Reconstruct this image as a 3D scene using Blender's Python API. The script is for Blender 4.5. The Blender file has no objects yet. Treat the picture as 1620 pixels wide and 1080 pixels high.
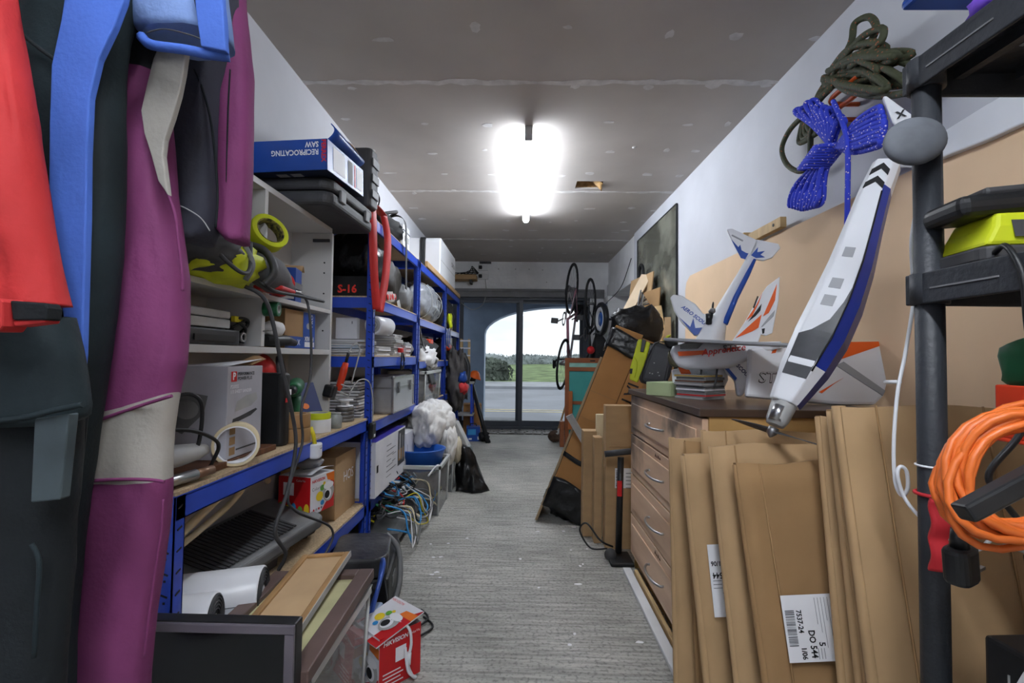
import bpy, bmesh, math, random
from mathutils import Vector, Matrix, Euler
random.seed(7)
R = math.radians
PI = math.pi
S = bpy.context.scene
COL = S.collection

# ------------------------------------------------------------------ camera
FPX, CAMZ = 765.0, 1.05
CAM_ROT = Matrix.Rotation(R(1.123), 3, 'Z') @ Matrix.Rotation(R(90 + 1.946), 3, 'X') @ Matrix.Rotation(R(0.7), 3, 'Z')
cam_d = bpy.data.cameras.new('camera')
cam_d.sensor_width = 36.0
cam_d.lens = FPX / 1620.0 * 36.0
cam_d.clip_start = 0.02
cam_d.clip_end = 2000
cam = bpy.data.objects.new('camera', cam_d)
cam.matrix_world = Matrix.Translation((0, 0, CAMZ)) @ CAM_ROT.to_4x4()
COL.objects.link(cam)
S.camera = cam

# ------------------------------------------------------------------ colour management
S.view_settings.view_transform = 'Standard'
S.view_settings.look = 'None'
S.view_settings.gamma = 1.0
S.view_settings.use_curve_mapping = False
S.view_settings.exposure = 0.3

# ------------------------------------------------------------------ overcast sky
wd = bpy.data.worlds.new('overcast_sky')
S.world = wd
wd.use_nodes = True
_n = wd.node_tree.nodes
_l = wd.node_tree.links
_bg = _n['Background']
_tc = _n.new('ShaderNodeTexCoord')
_mp = _n.new('ShaderNodeMapping')
_mp.inputs['Scale'].default_value = (1, 1, 3.5)
_nz = _n.new('ShaderNodeTexNoise')
_nz.inputs['Scale'].default_value = 3.2
_nz.inputs['Detail'].default_value = 5
_cr = _n.new('ShaderNodeValToRGB')
_cr.color_ramp.elements[0].position = 0.36
_cr.color_ramp.elements[0].color = (0.66, 0.70, 0.75, 1)
_cr.color_ramp.elements[1].position = 0.58
_cr.color_ramp.elements[1].color = (0.96, 0.97, 0.98, 1)
_l.new(_tc.outputs['Generated'], _mp.inputs['Vector'])
_l.new(_mp.outputs['Vector'], _nz.inputs['Vector'])
_l.new(_nz.outputs['Fac'], _cr.inputs['Fac'])
_l.new(_cr.outputs['Color'], _bg.inputs['Color'])
_bg.inputs['Strength'].default_value = 1.5

TUBE_POWER = 62.0      # emission of the ceiling tube, scaled up for the added fill tube

# ------------------------------------------------------------------ calibration: photo pixel + a known plane -> point in the room
def _ray(px, py):
    return CAM_ROT @ Vector(((px - 810) / FPX, -(py - 540) / FPX, -1))
def atY(px, py, y):
    d = _ray(px, py); return Vector((0, 0, CAMZ)) + d * (y / d.y)
def atX(px, py, x):
    d = _ray(px, py); return Vector((0, 0, CAMZ)) + d * (x / d.x)
def atZ(px, py, z):
    d = _ray(px, py); return Vector((0, 0, CAMZ)) + d * ((z - CAMZ) / d.z)

# ------------------------------------------------------------------ materials
def c255(r, g, b):
    f = lambda v: (v / 255 / 12.92) if v / 255 <= 0.04045 else ((v / 255 + 0.055) / 1.055) ** 2.4
    return (f(r), f(g), f(b), 1)
MATS = {}
def mat(name, rgb, rough=0.6, metal=0.0, var=0.12, scale=8.0, bump=0.0, bscale=60.0, spec=0.4, rgb2=None, stretch=(1, 1, 1),
        trans=0.0, alpha=1.0, emit=0.0, thr=(0.35, 0.7), coat=0.0, detail=4):
    """Procedural surface: object-space noise mixes the colour with a second tone (var or rgb2), optional noise bump."""
    if name in MATS: return MATS[name]
    m = bpy.data.materials.new(name); m.use_nodes = True
    n, l = m.node_tree.nodes, m.node_tree.links
    b = n['Principled BSDF']
    a = c255(*rgb)
    if rgb2: a2 = c255(*rgb2)
    else: a2 = tuple(v * (1 - var * 2.2) for v in a[:3]) + (1,)
    tc = n.new('ShaderNodeTexCoord'); mp = n.new('ShaderNodeMapping'); mp.inputs['Scale'].default_value = stretch
    nz = n.new('ShaderNodeTexNoise'); nz.inputs['Scale'].default_value = scale; nz.inputs['Detail'].default_value = detail
    cr = n.new('ShaderNodeValToRGB')
    cr.color_ramp.elements[0].position = thr[0]; cr.color_ramp.elements[1].position = thr[1]
    cr.color_ramp.elements[0].color = a2; cr.color_ramp.elements[1].color = a
    l.new(tc.outputs['Object'], mp.inputs['Vector']); l.new(mp.outputs['Vector'], nz.inputs['Vector'])
    l.new(nz.outputs['Fac'], cr.inputs['Fac']); l.new(cr.outputs['Color'], b.inputs['Base Color'])
    b.inputs['Roughness'].default_value = rough; b.inputs['Metallic'].default_value = metal
    b.inputs['Specular IOR Level'].default_value = spec
    b.inputs['Coat Weight'].default_value = coat
    if trans: b.inputs['Transmission Weight'].default_value = trans
    if alpha < 1: b.inputs['Alpha'].default_value = alpha
    if emit:
        b.inputs['Emission Color'].default_value = a; b.inputs['Emission Strength'].default_value = emit
    if bump:
        nb = n.new('ShaderNodeTexNoise'); nb.inputs['Scale'].default_value = bscale; nb.inputs['Detail'].default_value = 3
        bp = n.new('ShaderNodeBump'); bp.inputs['Strength'].default_value = bump; bp.inputs['Distance'].default_value = 0.01
        l.new(mp.outputs['Vector'], nb.inputs['Vector']); l.new(nb.outputs['Fac'], bp.inputs['Height']); l.new(bp.outputs['Normal'], b.inputs['Normal'])
    MATS[name] = m
    return m
def pane_mat(name, tint=(235, 240, 242), refl=0.08, clear=1.0):
    """Thin clear sheet: transparent with a fresnel-weighted mirror coat."""
    if name in MATS: return MATS[name]
    m = bpy.data.materials.new(name); m.use_nodes = True
    n, l = m.node_tree.nodes, m.node_tree.links
    out = n['Material Output']; n.remove(n['Principled BSDF'])
    tr = n.new('ShaderNodeBsdfTransparent'); tr.inputs['Color'].default_value = c255(*tint)
    gl = n.new('ShaderNodeBsdfGlossy'); gl.inputs['Roughness'].default_value = 0.03
    lw = n.new('ShaderNodeLayerWeight'); lw.inputs['Blend'].default_value = refl * 3
    mx = n.new('ShaderNodeMixShader')
    l.new(lw.outputs['Fresnel'], mx.inputs['Fac']); l.new(tr.outputs[0], mx.inputs[1]); l.new(gl.outputs[0], mx.inputs[2])
    if clear < 1:
        df = n.new('ShaderNodeBsdfDiffuse'); df.inputs['Color'].default_value = c255(*tint)
        nz = n.new('ShaderNodeTexNoise'); nz.inputs['Scale'].default_value = 12
        mr = n.new('ShaderNodeMapRange'); mr.inputs['To Min'].default_value = (1 - clear) * 0.8; mr.inputs['To Max'].default_value = (1 - clear) * 1.2
        l.new(nz.outputs['Fac'], mr.inputs['Value'])
        m2 = n.new('ShaderNodeMixShader')
        l.new(mr.outputs[0], m2.inputs['Fac']); l.new(mx.outputs[0], m2.inputs[1]); l.new(df.outputs[0], m2.inputs[2])
        l.new(m2.outputs[0], out.inputs['Surface'])
    else:
        l.new(mx.outputs[0], out.inputs['Surface'])
    MATS[name] = m
    return m

# ------------------------------------------------------------------ mesh building
def frame(o, u, v):
    """4x4 with origin o, x axis u, y axis v, z axis u x v."""
    u = Vector(u).normalized(); w = u.cross(Vector(v)).normalized(); v2 = w.cross(u)
    m = Matrix((u, v2, w)).transposed().to_4x4(); m.translation = Vector(o); return m
def rot(rx=0, ry=0, rz=0):
    return Euler((R(rx), R(ry), R(rz))).to_matrix().to_4x4()
def TR(x, y, z): return Matrix.Translation((x, y, z))

class MB:
    def __init__(s): s.v = []; s.f = []; s.m = []; s.sm = []; s.M = Matrix.Identity(4)
    def _add(s, vs, fs, mi=0, sm=False):
        o = len(s.v); s.v += [tuple(s.M @ Vector(p)) for p in vs]
        for f in fs:
            s.f.append([o + i for i in f]); s.m.append(mi); s.sm.append(sm)
        return s
    def box(s, c, d, mi=0, r=None):
        hx, hy, hz = d[0] / 2, d[1] / 2, d[2] / 2
        vs = [Vector((x, y, z)) for z in (-hz, hz) for y in (-hy, hy) for x in (-hx, hx)]
        if r is not None: vs = [r.to_3x3() @ p for p in vs]
        vs = [p + Vector(c) for p in vs]
        return s._add(vs, [(0, 2, 3, 1), (4, 5, 7, 6), (0, 1, 5, 4), (2, 6, 7, 3), (0, 4, 6, 2), (1, 3, 7, 5)], mi)
    def bb(s, x0, x1, y0, y1, z0, z1, mi=0):
        return s.box(((x0 + x1) / 2, (y0 + y1) / 2, (z0 + z1) / 2), (abs(x1 - x0), abs(y1 - y0), abs(z1 - z0)), mi)
    def rings(s, rs, mi=0, caps=True, sm=True, closed=True, loop=False, mif=None):
        k = len(rs[0]); o = len(s.v)
        for r_ in rs: s.v += [tuple(s.M @ Vector(p)) for p in r_]
        n = len(rs)
        for i in range(n if loop else n - 1):
            a = o + i * k; b = o + ((i + 1) % n) * k
            for j in range(k if closed else k - 1):
                j2 = (j + 1) % k
                s.f.append([a + j, a + j2, b + j2, b + j]); s.sm.append(sm)
                s.m.append(mif(i, j) if mif else mi)
        if caps and not loop and closed:
            s.f.append([o + j for j in range(k)][::-1]); s.m.append(mif(0, 0) if mif else mi); s.sm.append(False)
            e = o + (n - 1) * k
            s.f.append([e + j for j in range(k)]); s.m.append(mif(n - 2, 0) if mif else mi); s.sm.append(False)
        return s
    def tube(s, pts, r=0.004, n=8, mi=0, caps=True, loop=False, sq=1.0):
        pts = [Vector(p) for p in pts]
        N = len(pts); rs = []
        t0 = (pts[1] - pts[0]).normalized()
        up = Vector((0, 0, 1)) if abs(t0.z) < 0.9 else Vector((1, 0, 0))
        nn = (up - t0 * up.dot(t0)).normalized()
        for i, p in enumerate(pts):
            if loop: t = (pts[(i + 1) % N] - pts[i - 1])
            else: t = pts[min(i + 1, N - 1)] - pts[max(i - 1, 0)]
            if t.length < 1e-9: t = t0
            t = t.normalized()
            nn = nn - t * nn.dot(t)
            nn = nn.normalized() if nn.length > 1e-6 else t.orthogonal().normalized()
            bb_ = t.cross(nn)
            rr = r[i] if isinstance(r, (list, tuple)) else r
            rs.append([p + nn * (rr * math.cos(2 * PI * j / n)) + bb_ * (rr * sq * math.sin(2 * PI * j / n)) for j in range(n)])
        return s.rings(rs, mi, caps, True, True, loop)
    def cyl(s, p0, p1, r0, r1=None, n=16, mi=0, caps=True):
        return s.tube([p0, p1], [r0, r0 if r1 is None else r1], n, mi, caps)
    def lathe(s, prof, n=20, c=(0, 0, 0), M=None, mi=0, loop=False, mif=None):
        M = M or Matrix.Identity(4)
        rs = [[M @ Vector((r_ * math.cos(2 * PI * j / n), r_ * math.sin(2 * PI * j / n), z)) + Vector(c) for j in range(n)] for r_, z in prof]
        return s.rings(rs, mi, not loop, True, True, loop, mif)
    def prism(s, poly, d, M=None, mi=0, z0=0.0):
        """polygon in local xy extruded along z from z0 to z0+d, placed by M"""
        M = M or Matrix.Identity(4); n = len(poly)
        a = 0.0
        for i in range(n): a += poly[i][0] * poly[(i + 1) % n][1] - poly[(i + 1) % n][0] * poly[i][1]
        if a < 0: poly = poly[::-1]
        vs = [M @ Vector((x, y, z0)) for x, y in poly] + [M @ Vector((x, y, z0 + d)) for x, y in poly]
        fs = [tuple(range(n))[::-1], tuple(range(n, 2 * n))] + [(i, (i + 1) % n, n + (i + 1) % n, n + i) for i in range(n)]
        return s._add(vs, fs, mi)
    def poly(s, pts, mi=0): return s._add(pts, [tuple(range(len(pts)))], mi)
    def grid(s, fn, nu, nv, mi=0, sm=True, th=0.0, mif=None):
        """surface fn(u,v) u,v in 0..1; th>0 closes it with a second layer offset along the normal"""
        P = [[Vector(fn(i / nu, j / nv)) for i in range(nu + 1)] for j in range(nv + 1)]
        def nrm(i, j):
            a = P[j][min(i + 1, nu)] - P[j][max(i - 1, 0)]; b = P[min(j + 1, nv)][i] - P[max(j - 1, 0)][i]
            w = a.cross(b); return w.normalized() if w.length > 1e-12 else Vector((0, 0, 1))
        o = len(s.v); W = nu + 1
        s.v += [tuple(s.M @ P[j][i]) for j in range(nv + 1) for i in range(nu + 1)]
        g = mif or (lambda i, j: mi)
        for j in range(nv):
            for i in range(nu):
                s.f.append([o + j * W + i, o + j * W + i + 1, o + (j + 1) * W + i + 1, o + (j + 1) * W + i]); s.m.append(g(i, j)); s.sm.append(sm)
        if th:
            o2 = len(s.v)
            s.v += [tuple(s.M @ (P[j][i] - nrm(i, j) * th)) for j in range(nv + 1) for i in range(nu + 1)]
            for j in range(nv):
                for i in range(nu):
                    s.f.append([o2 + j * W + i, o2 + (j + 1) * W + i, o2 + (j + 1) * W + i + 1, o2 + j * W + i + 1]); s.m.append(g(i, j)); s.sm.append(sm)
            ed = [(j * W, (j + 1) * W) for j in range(nv)][::-1]
            B = [i for i in range(W)] + [j * W + nu for j in range(1, nv + 1)] + [nv * W + i for i in range(nu - 1, -1, -1)] + [j * W for j in range(nv - 1, 0, -1)]
            for k in range(len(B)):
                a, b = B[k], B[(k + 1) % len(B)]
                s.f.append([o + b, o + a, o2 + a, o2 + b]); s.m.append(mi); s.sm.append(False)
        return s
    def ell(s, c, r3, n=14, mi=0, M=None):
        M = M or Matrix.Identity(4); k = max(6, n // 2)
        rs = []
        for i in range(k + 1):
            a = -PI / 2 + PI * i / k; q = max(math.cos(a), 0.02)
            rs.append([M @ Vector((r3[0] * q * math.cos(2 * PI * j / n), r3[1] * q * math.sin(2 * PI * j / n), r3[2] * math.sin(a))) + Vector(c) for j in range(n)])
        return s.rings(rs, mi)
    def build(s, name, mats, parent=None, bevel=0.0, sub=0, seg=2):
        me = bpy.data.meshes.new(name); me.from_pydata(s.v, [], s.f)
        if not isinstance(mats, (list, tuple)): mats = [mats]
        for m_ in mats: me.materials.append(m_)
        me.polygons.foreach_set('material_index', s.m)
        me.polygons.foreach_set('use_smooth', s.sm)
        me.update()
        o = bpy.data.objects.new(name, me); COL.objects.link(o)
        if parent: o.parent = parent
        if bevel:
            md = o.modifiers.new('bevel', 'BEVEL'); md.width = bevel; md.segments = seg; md.limit_method = 'ANGLE'; md.angle_limit = R(40)
        if sub:
            md = o.modifiers.new('sub', 'SUBSURF'); md.levels = sub; md.render_levels = sub
        return o

def tag(o, label, cat, group=None):
    o['label'] = label; o['category'] = cat
    if group: o['group'] = group
    return o
def thing(name, label, cat, loc=(0, 0, 0), rotz=0.0, group=None, M=None):
    o = bpy.data.objects.new(name, None); COL.objects.link(o); o.empty_display_size = 0.05
    if M is not None: o.matrix_world = M
    else: o.location = loc; o.rotation_euler = (0, 0, R(rotz))
    return tag(o, label, cat, group)
def struct(o): o['kind'] = 'structure'; return o
def copy_thing(root, loc=None, rotz=None, label=None, M=None):
    r = root.copy(); COL.objects.link(r)
    if M is not None: r.matrix_world = M
    if loc is not None: r.location = loc
    if rotz is not None: r.rotation_euler = (0, 0, R(rotz))
    if label: r['label'] = label
    for ch in list(root.children):
        c = ch.copy(); COL.objects.link(c); c.parent = r
        for g in list(ch.children):
            d = g.copy(); COL.objects.link(d); d.parent = c
    return r
def text(s, size, parent, M, m, name='lettering', align='LEFT', sx=1.0, bold=0.0, shear=0.0):
    cu = bpy.data.curves.new('t', 'FONT'); cu.body = s; cu.size = size; cu.align_x = align; cu.align_y = 'CENTER'
    cu.resolution_u = 2; cu.offset = bold; cu.shear = shear
    t = bpy.data.objects.new('t', cu); COL.objects.link(t)
    bpy.context.view_layer.update()
    me = bpy.data.meshes.new_from_object(t.evaluated_get(bpy.context.evaluated_depsgraph_get()))
    bpy.data.objects.remove(t); bpy.data.curves.remove(cu)
    me.materials.clear(); me.materials.append(m)
    me.name = name
    o = bpy.data.objects.new(name, me); COL.objects.link(o)
    if parent: o.parent = parent
    o.matrix_local = M @ Matrix.Diagonal((sx, 1, 1, 1))
    return o
def smooth_path(pts, n=8, loop=False):
    """Catmull-Rom through pts"""
    P = [Vector(p) for p in pts]; N = len(P); out = []
    rng = range(N if loop else N - 1)
    for i in rng:
        if loop: a, b, c, d = P[i - 1], P[i], P[(i + 1) % N], P[(i + 2) % N]
        else: a, b, c, d = P[max(i - 1, 0)], P[i], P[i + 1], P[min(i + 2, N - 1)]
        for k in range(n):
            t = k / n
            out.append(0.5 * ((2 * b) + (c - a) * t + (2 * a - 5 * b + 4 * c - d) * t * t + (3 * b - a - 3 * c + d) * t ** 3))
    if not loop: out.append(P[-1])
    return out
def cord(name, label, cat, pts, r, m, group=None, n=6, k=8, loop=False, parent=None):
    o = MB().tube(smooth_path(pts, k, loop), r, n, loop=loop).build(name, m, parent)
    if parent is None: tag(o, label, cat, group)
    return o
# face frames of a box of size d whose base centre is at the local origin: (origin at face centre, u, v), lifted by e
def face(d, side, e=0.0012):
    w, l, h = d
    return {'front': frame((0, -l / 2 - e, h / 2), (1, 0, 0), (0, 0, 1)), 'back': frame((0, l / 2 + e, h / 2), (-1, 0, 0), (0, 0, 1)),
            'right': frame((w / 2 + e, 0, h / 2), (0, 1, 0), (0, 0, 1)), 'left': frame((-w / 2 - e, 0, h / 2), (0, -1, 0), (0, 0, 1)),
            'top': frame((0, 0, h + e), (1, 0, 0), (0, 1, 0))}[side]
def patch(parent, M, pts, m, name='print', e=0.0):
    """flat printed area: polygon in the face's plane"""
    return MB().poly([M @ Vector((x, y, e)) for x, y in pts]).build(name, m, parent)
def rect(x0, x1, y0, y1): return [(x0, y0), (x1, y0), (x1, y1), (x0, y1)]
def disc(cx, cy, rx, ry=None, n=20): return [(cx + rx * math.cos(2 * PI * i / n), cy + (ry or rx) * math.sin(2 * PI * i / n)) for i in range(n)]
def barcode(parent, M, x0, x1, y0, y1, m, vertical=False):
    b = MB(); rnd = random.Random(5); t = 0.0; L = (y1 - y0) if vertical else (x1 - x0)
    while t < L:
        w = L * rnd.choice((0.012, 0.02, 0.03)); 
        if t + w > L: break
        r_ = rect(x0, x1, y0 + t, y0 + t + w) if vertical else rect(x0 + t, x0 + t + w, y0, y1)
        b.poly([M @ Vector((x, y, 0.0004)) for x, y in r_]); t += w + L * rnd.choice((0.012, 0.02, 0.035))
    return b.build('barcode', m, parent)

# shared materials
M_ = MATS
mat('white_paint', (200, 201, 206), 0.7, var=0.05, scale=2.5, bump=0.06, bscale=90)
mat('lintel_paint', (246, 246, 246), 0.75, var=0.07, scale=3.0, bump=0.35, bscale=25)
mat('board_grey', (194, 187, 180), 0.85, var=0.06, scale=2.0)
mat('filler', (222, 219, 216), 0.85, var=0.1, scale=20)
mat('blue_steel', (36, 76, 196), 0.35, var=0.10, scale=5, spec=0.5, coat=0.2)
mat('chipboard', (206, 180, 144), 0.8, var=0.16, scale=160, detail=2, bump=0.1, bscale=200)
mat('cardboard', (180, 148, 108), 0.85, var=0.07, scale=6, stretch=(1, 1, 3))
mat('cardboard_dark', (158, 124, 84), 0.85, var=0.08, scale=6)
mat('cardboard_red', (176, 128, 76), 0.8, var=0.08, scale=5)
mat('white_gloss', (232, 233, 236), 0.3, var=0.03, scale=4)
mat('white_matt', (226, 226, 226), 0.6, var=0.05, scale=6)
mat('white_card', (228, 228, 232), 0.5, var=0.05, scale=9)
mat('black_plastic', (34, 35, 37), 0.45, var=0.25, scale=12)
mat('black_matt', (24, 24, 26), 0.75, var=0.25, scale=14)
mat('black_bag', (22, 23, 25), 0.28, var=0.3, scale=9, bump=0.9, bscale=14)
mat('dark_grey', (70, 70, 72), 0.6, var=0.18, scale=10)
mat('mid_grey', (120, 121, 122), 0.55, var=0.14, scale=10)
mat('light_grey', (178, 178, 176), 0.55, var=0.1, scale=10)
mat('steel', (190, 190, 192), 0.3, 1.0, var=0.1, scale=14)
mat('dull_steel', (140, 140, 142), 0.45, 0.9, var=0.15, scale=14)
mat('red', (206, 44, 42), 0.5, var=0.1)
mat('red_gloss', (196, 30, 34), 0.35, var=0.06)
mat('orange', (232, 104, 32), 0.45, var=0.08)
mat('yellow', (222, 206, 40), 0.5, var=0.08)
mat('lime', (204, 214, 32), 0.55, var=0.1)
mat('green', (34, 106, 66), 0.5, var=0.15)
mat('blue_print', (30, 74, 158), 0.35, var=0.08)
mat('navy', (28, 44, 98), 0.4, var=0.12)
mat('print_white', (238, 238, 240), 0.5, var=0.02)
mat('print_black', (22, 22, 24), 0.6, var=0.02)
mat('print_grey', (120, 122, 126), 0.6, var=0.05)
mat('print_red', (208, 36, 38), 0.5, var=0.03)
mat('print_yellow', (232, 200, 40), 0.5, var=0.03)
mat('print_green', (100, 170, 60), 0.5, var=0.03)
mat('print_orange', (226, 116, 34), 0.5, var=0.03)
mat('print_sky', (50, 140, 200), 0.5, var=0.03)
mat('wood', (178, 138, 90), 0.6, var=0.18, scale=7, stretch=(1, 1, 9))
mat('pine', (206, 174, 124), 0.65, var=0.12, scale=6, stretch=(6, 1, 1))
mat('dark_wood', (112, 70, 44), 0.5, var=0.2, scale=7, stretch=(1, 8, 1))
mat('rubber', (30, 30, 32), 0.7, var=0.2)
mat('white_cloth', (226, 224, 220), 0.9, var=0.06, scale=6, bump=0.9, bscale=13)
mat('tape_tan', (170, 132, 88), 0.5, var=0.1)
mat('skin_tape', (226, 210, 172), 0.7, var=0.05)
# ================================================================== the room
XL, XR0, XR1, YB, ZC = -1.15, 1.31, 1.245, 7.1, 2.468     # left wall, right wall (near, far), door wall, ceiling
YR = -2.6                                                   # wall behind the photographer
def xr(y): return XR0 + (XR1 - XR0) * y / YB

def floor_mat():
    m = bpy.data.materials.new('brushed_concrete'); m.use_nodes = True
    n, l = m.node_tree.nodes, m.node_tree.links; b = n['Principled BSDF']
    tc = n.new('ShaderNodeTexCoord')
    n1 = n.new('ShaderNodeTexNoise'); n1.inputs['Scale'].default_value = 1.6; n1.inputs['Detail'].default_value = 6
    mp = n.new('ShaderNodeMapping'); mp.inputs['Scale'].default_value = (4, 62, 1)
    n2 = n.new('ShaderNodeTexNoise'); n2.inputs['Scale'].default_value = 1.0; n2.inputs['Detail'].default_value = 5; n2.inputs['Roughness'].default_value = 0.62
    n3 = n.new('ShaderNodeTexNoise'); n3.inputs['Scale'].default_value = 75; n3.inputs['Detail'].default_value = 3
    c1 = n.new('ShaderNodeValToRGB'); c1.color_ramp.elements[0].position = 0.3; c1.color_ramp.elements[1].position = 0.72
    c1.color_ramp.elements[0].color = c255(156, 155, 148); c1.color_ramp.elements[1].color = c255(208, 206, 198)
    c2 = n.new('ShaderNodeValToRGB'); c2.color_ramp.elements[0].position = 0.38; c2.color_ramp.elements[1].position = 0.62
    c2.color_ramp.elements[0].color = (0.55, 0.55, 0.54, 1); c2.color_ramp.elements[1].color = (1, 1, 1, 1)
    c3 = n.new('ShaderNodeValToRGB'); c3.color_ramp.elements[0].position = 0.33; c3.color_ramp.elements[1].position = 0.5
    c3.color_ramp.elements[0].color = (0.55, 0.55, 0.55, 1); c3.color_ramp.elements[1].color = (1, 1, 1, 1)
    mx = n.new('ShaderNodeMix'); mx.data_type = 'RGBA'; mx.blend_type = 'MULTIPLY'; mx.inputs['Factor'].default_value = 1
    m2 = n.new('ShaderNodeMix'); m2.data_type = 'RGBA'; m2.blend_type = 'MULTIPLY'; m2.inputs['Factor'].default_value = 1
    l.new(tc.outputs['Object'], n1.inputs['Vector']); l.new(tc.outputs['Object'], mp.inputs['Vector']); l.new(mp.outputs['Vector'], n2.inputs['Vector'])
    l.new(tc.outputs['Object'], n3.inputs['Vector'])
    l.new(n1.outputs['Fac'], c1.inputs['Fac']); l.new(n2.outputs['Fac'], c2.inputs['Fac']); l.new(n3.outputs['Fac'], c3.inputs['Fac'])
    l.new(c1.outputs['Color'], mx.inputs['A']); l.new(c2.outputs['Color'], mx.inputs['B'])
    l.new(mx.outputs['Result'], m2.inputs['A']); l.new(c3.outputs['Color'], m2.inputs['B'])
    # a few green-blue paint stains
    n4 = n.new('ShaderNodeTexNoise'); n4.inputs['Scale'].default_value = 3.1; n4.inputs['Detail'].default_value = 8
    c4 = n.new('ShaderNodeValToRGB'); c4.color_ramp.elements[0].position = 0.68; c4.color_ramp.elements[1].position = 0.74
    c4.color_ramp.elements[0].color = (0, 0, 0, 1); c4.color_ramp.elements[1].color = (0.7, 0.7, 0.7, 1)
    m3 = n.new('ShaderNodeMix'); m3.data_type = 'RGBA'; m3.inputs['B'].default_value = c255(92, 112, 100)
    l.new(tc.outputs['Object'], n4.inputs['Vector']); l.new(n4.outputs['Fac'], c4.inputs['Fac']); l.new(c4.outputs['Color'], m3.inputs['Factor'])
    l.new(m2.outputs['Result'], m3.inputs['A']); l.new(m3.outputs['Result'], b.inputs['Base Color'])
    bp = n.new('ShaderNodeBump'); bp.inputs['Strength'].default_value = 0.55; bp.inputs['Distance'].default_value = 0.012
    l.new(n2.outputs['Fac'], bp.inputs['Height']); l.new(bp.outputs['Normal'], b.inputs['Normal'])
    b.inputs['Roughness'].default_value = 0.62
    return m
fl = struct(MB().bb(XL - 0.1, 1.75, YR, YB + 0.02, -0.1, 0).build('floor', floor_mat()))

# --- ceiling: taped plasterboard sheets, with filled joints and a broken-out hole
ceil = struct(MB().bb(XL - 0.1, 1.75, YR, YB + 0.2, ZC + 0.13, ZC + 0.17).build('ceiling', M_['board_grey']))
HX0, HX1, HY0, HY1 = 0.43, 0.645, 3.83, 4.0
JN = [YR, -0.87, 0.79, 2.442, 4.078, 5.752, YB + 0.15]
for i in range(6):
    a, b = JN[i] + 0.003, JN[i + 1] - 0.003
    p = MB()
    if a < HY0 < b:
        p.bb(XL, 1.4, a, HY0, ZC, ZC + 0.0125); p.bb(XL, 1.4, HY1, b, ZC, ZC + 0.0125)
        p.bb(XL, HX0, HY0, HY1, ZC, ZC + 0.0125); p.bb(HX1, 1.4, HY0, HY1, ZC, ZC + 0.0125)
    else: p.bb(XL, 1.4, a, b, ZC, ZC + 0.0125)
    p.build('plasterboard', M_['board_grey'], ceil)
rnd = random.Random(3)
for y in JN[1:-1]:
    p = MB(); top = []; bot = []
    for k in range(40):
        x = XL + 2.5 * k / 39
        top.append((x, y + 0.014 + rnd.uniform(-0.008, 0.016))); bot.append((x, y - 0.014 - rnd.uniform(-0.008, 0.016)))
    p.prism(bot + top[::-1], 0.002, TR(0, 0, ZC - 0.002)); p.build('filler_joint', M_['filler'], ceil)
def blob(cx, cy, rx, ry, rnd, n=9):
    return [(cx + rx * rnd.uniform(0.6, 1.15) * math.cos(2 * PI * i / n), cy + ry * rnd.uniform(0.6, 1.15) * math.sin(2 * PI * i / n)) for i in range(n)]
for y in [JN[i] + t * (JN[i + 1] - JN[i]) for i in range(1, 6) for t in (0.27, 0.52, 0.77)] + JN[2:6]:
    for x in (-1.0, -0.62, -0.22, 0.2, 0.6, 0.98, 1.2):
        if rnd.random() < 0.12: continue
        bx_, by_ = x + rnd.uniform(-0.09, 0.09), y + rnd.uniform(-0.06, 0.06)
        if HX0 - 0.1 < bx_ < HX1 + 0.1 and HY0 - 0.1 < by_ < HY1 + 0.1: continue
        MB().prism(blob(bx_, by_, rnd.uniform(0.015, 0.06), rnd.uniform(0.012, 0.035), rnd), 0.0015, TR(0, 0, ZC - 0.0015)).build('filler_patch', M_['filler'], ceil)
# torn hole in the ceiling
mat('torn_paper', (176, 140, 92), 0.9, var=0.2, scale=30, bump=0.5)
q = MB().bb(HX0, HX1, HY0, HY0 + 0.004, ZC + 0.0125, ZC + 0.13).bb(HX0, HX1, HY1 - 0.004, HY1, ZC + 0.0125, ZC + 0.13)
q.bb(HX0, HX0 + 0.004, HY0, HY1, ZC + 0.0125, ZC + 0.13).bb(HX1 - 0.004, HX1, HY0, HY1, ZC + 0.0125, ZC + 0.13)
q.build('hole_lining', M_['torn_paper'], ceil)
q = MB().grid(lambda u, v: (HX0 + 0.11 + 0.1 * u, HY0 + 0.01 + 0.15 * v, ZC + 0.07 - 0.09 * u + 0.03 * math.sin(9 * v) * u), 6, 6, th=0.003)
q.build('torn_flap', M_['torn_paper'], ceil)
# round cable hole near the right-hand edge of the ceiling
MB().lathe([(0.001, -0.002), (0.016, -0.002), (0.016, 0), (0.001, 0)], 14, (0.74, 3.2, ZC - 0.001)).build('screw_plug', M_['filler'], ceil)
MB().lathe([(0.001, -0.004), (0.012, -0.004), (0.014, 0), (0.001, 0)], 14, (1.27, 1.86, ZC - 0.36), rot(0, -90, 0)).build('screw_plug', M_['dark_wood'], ceil)

# --- walls
wl = struct(MB().bb(XL - 0.1, XL, YR, YB + 0.2, 0, ZC + 0.02).build('wall_left', M_['white_paint']))
YE = 5.45
w = MB()
w.prism([(xr(YR), YR), (xr(YE), YE), (1.75, YE), (1.75, YR)], ZC + 0.02)
wr = struct(w.build('wall_right', M_['white_paint']))
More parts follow.
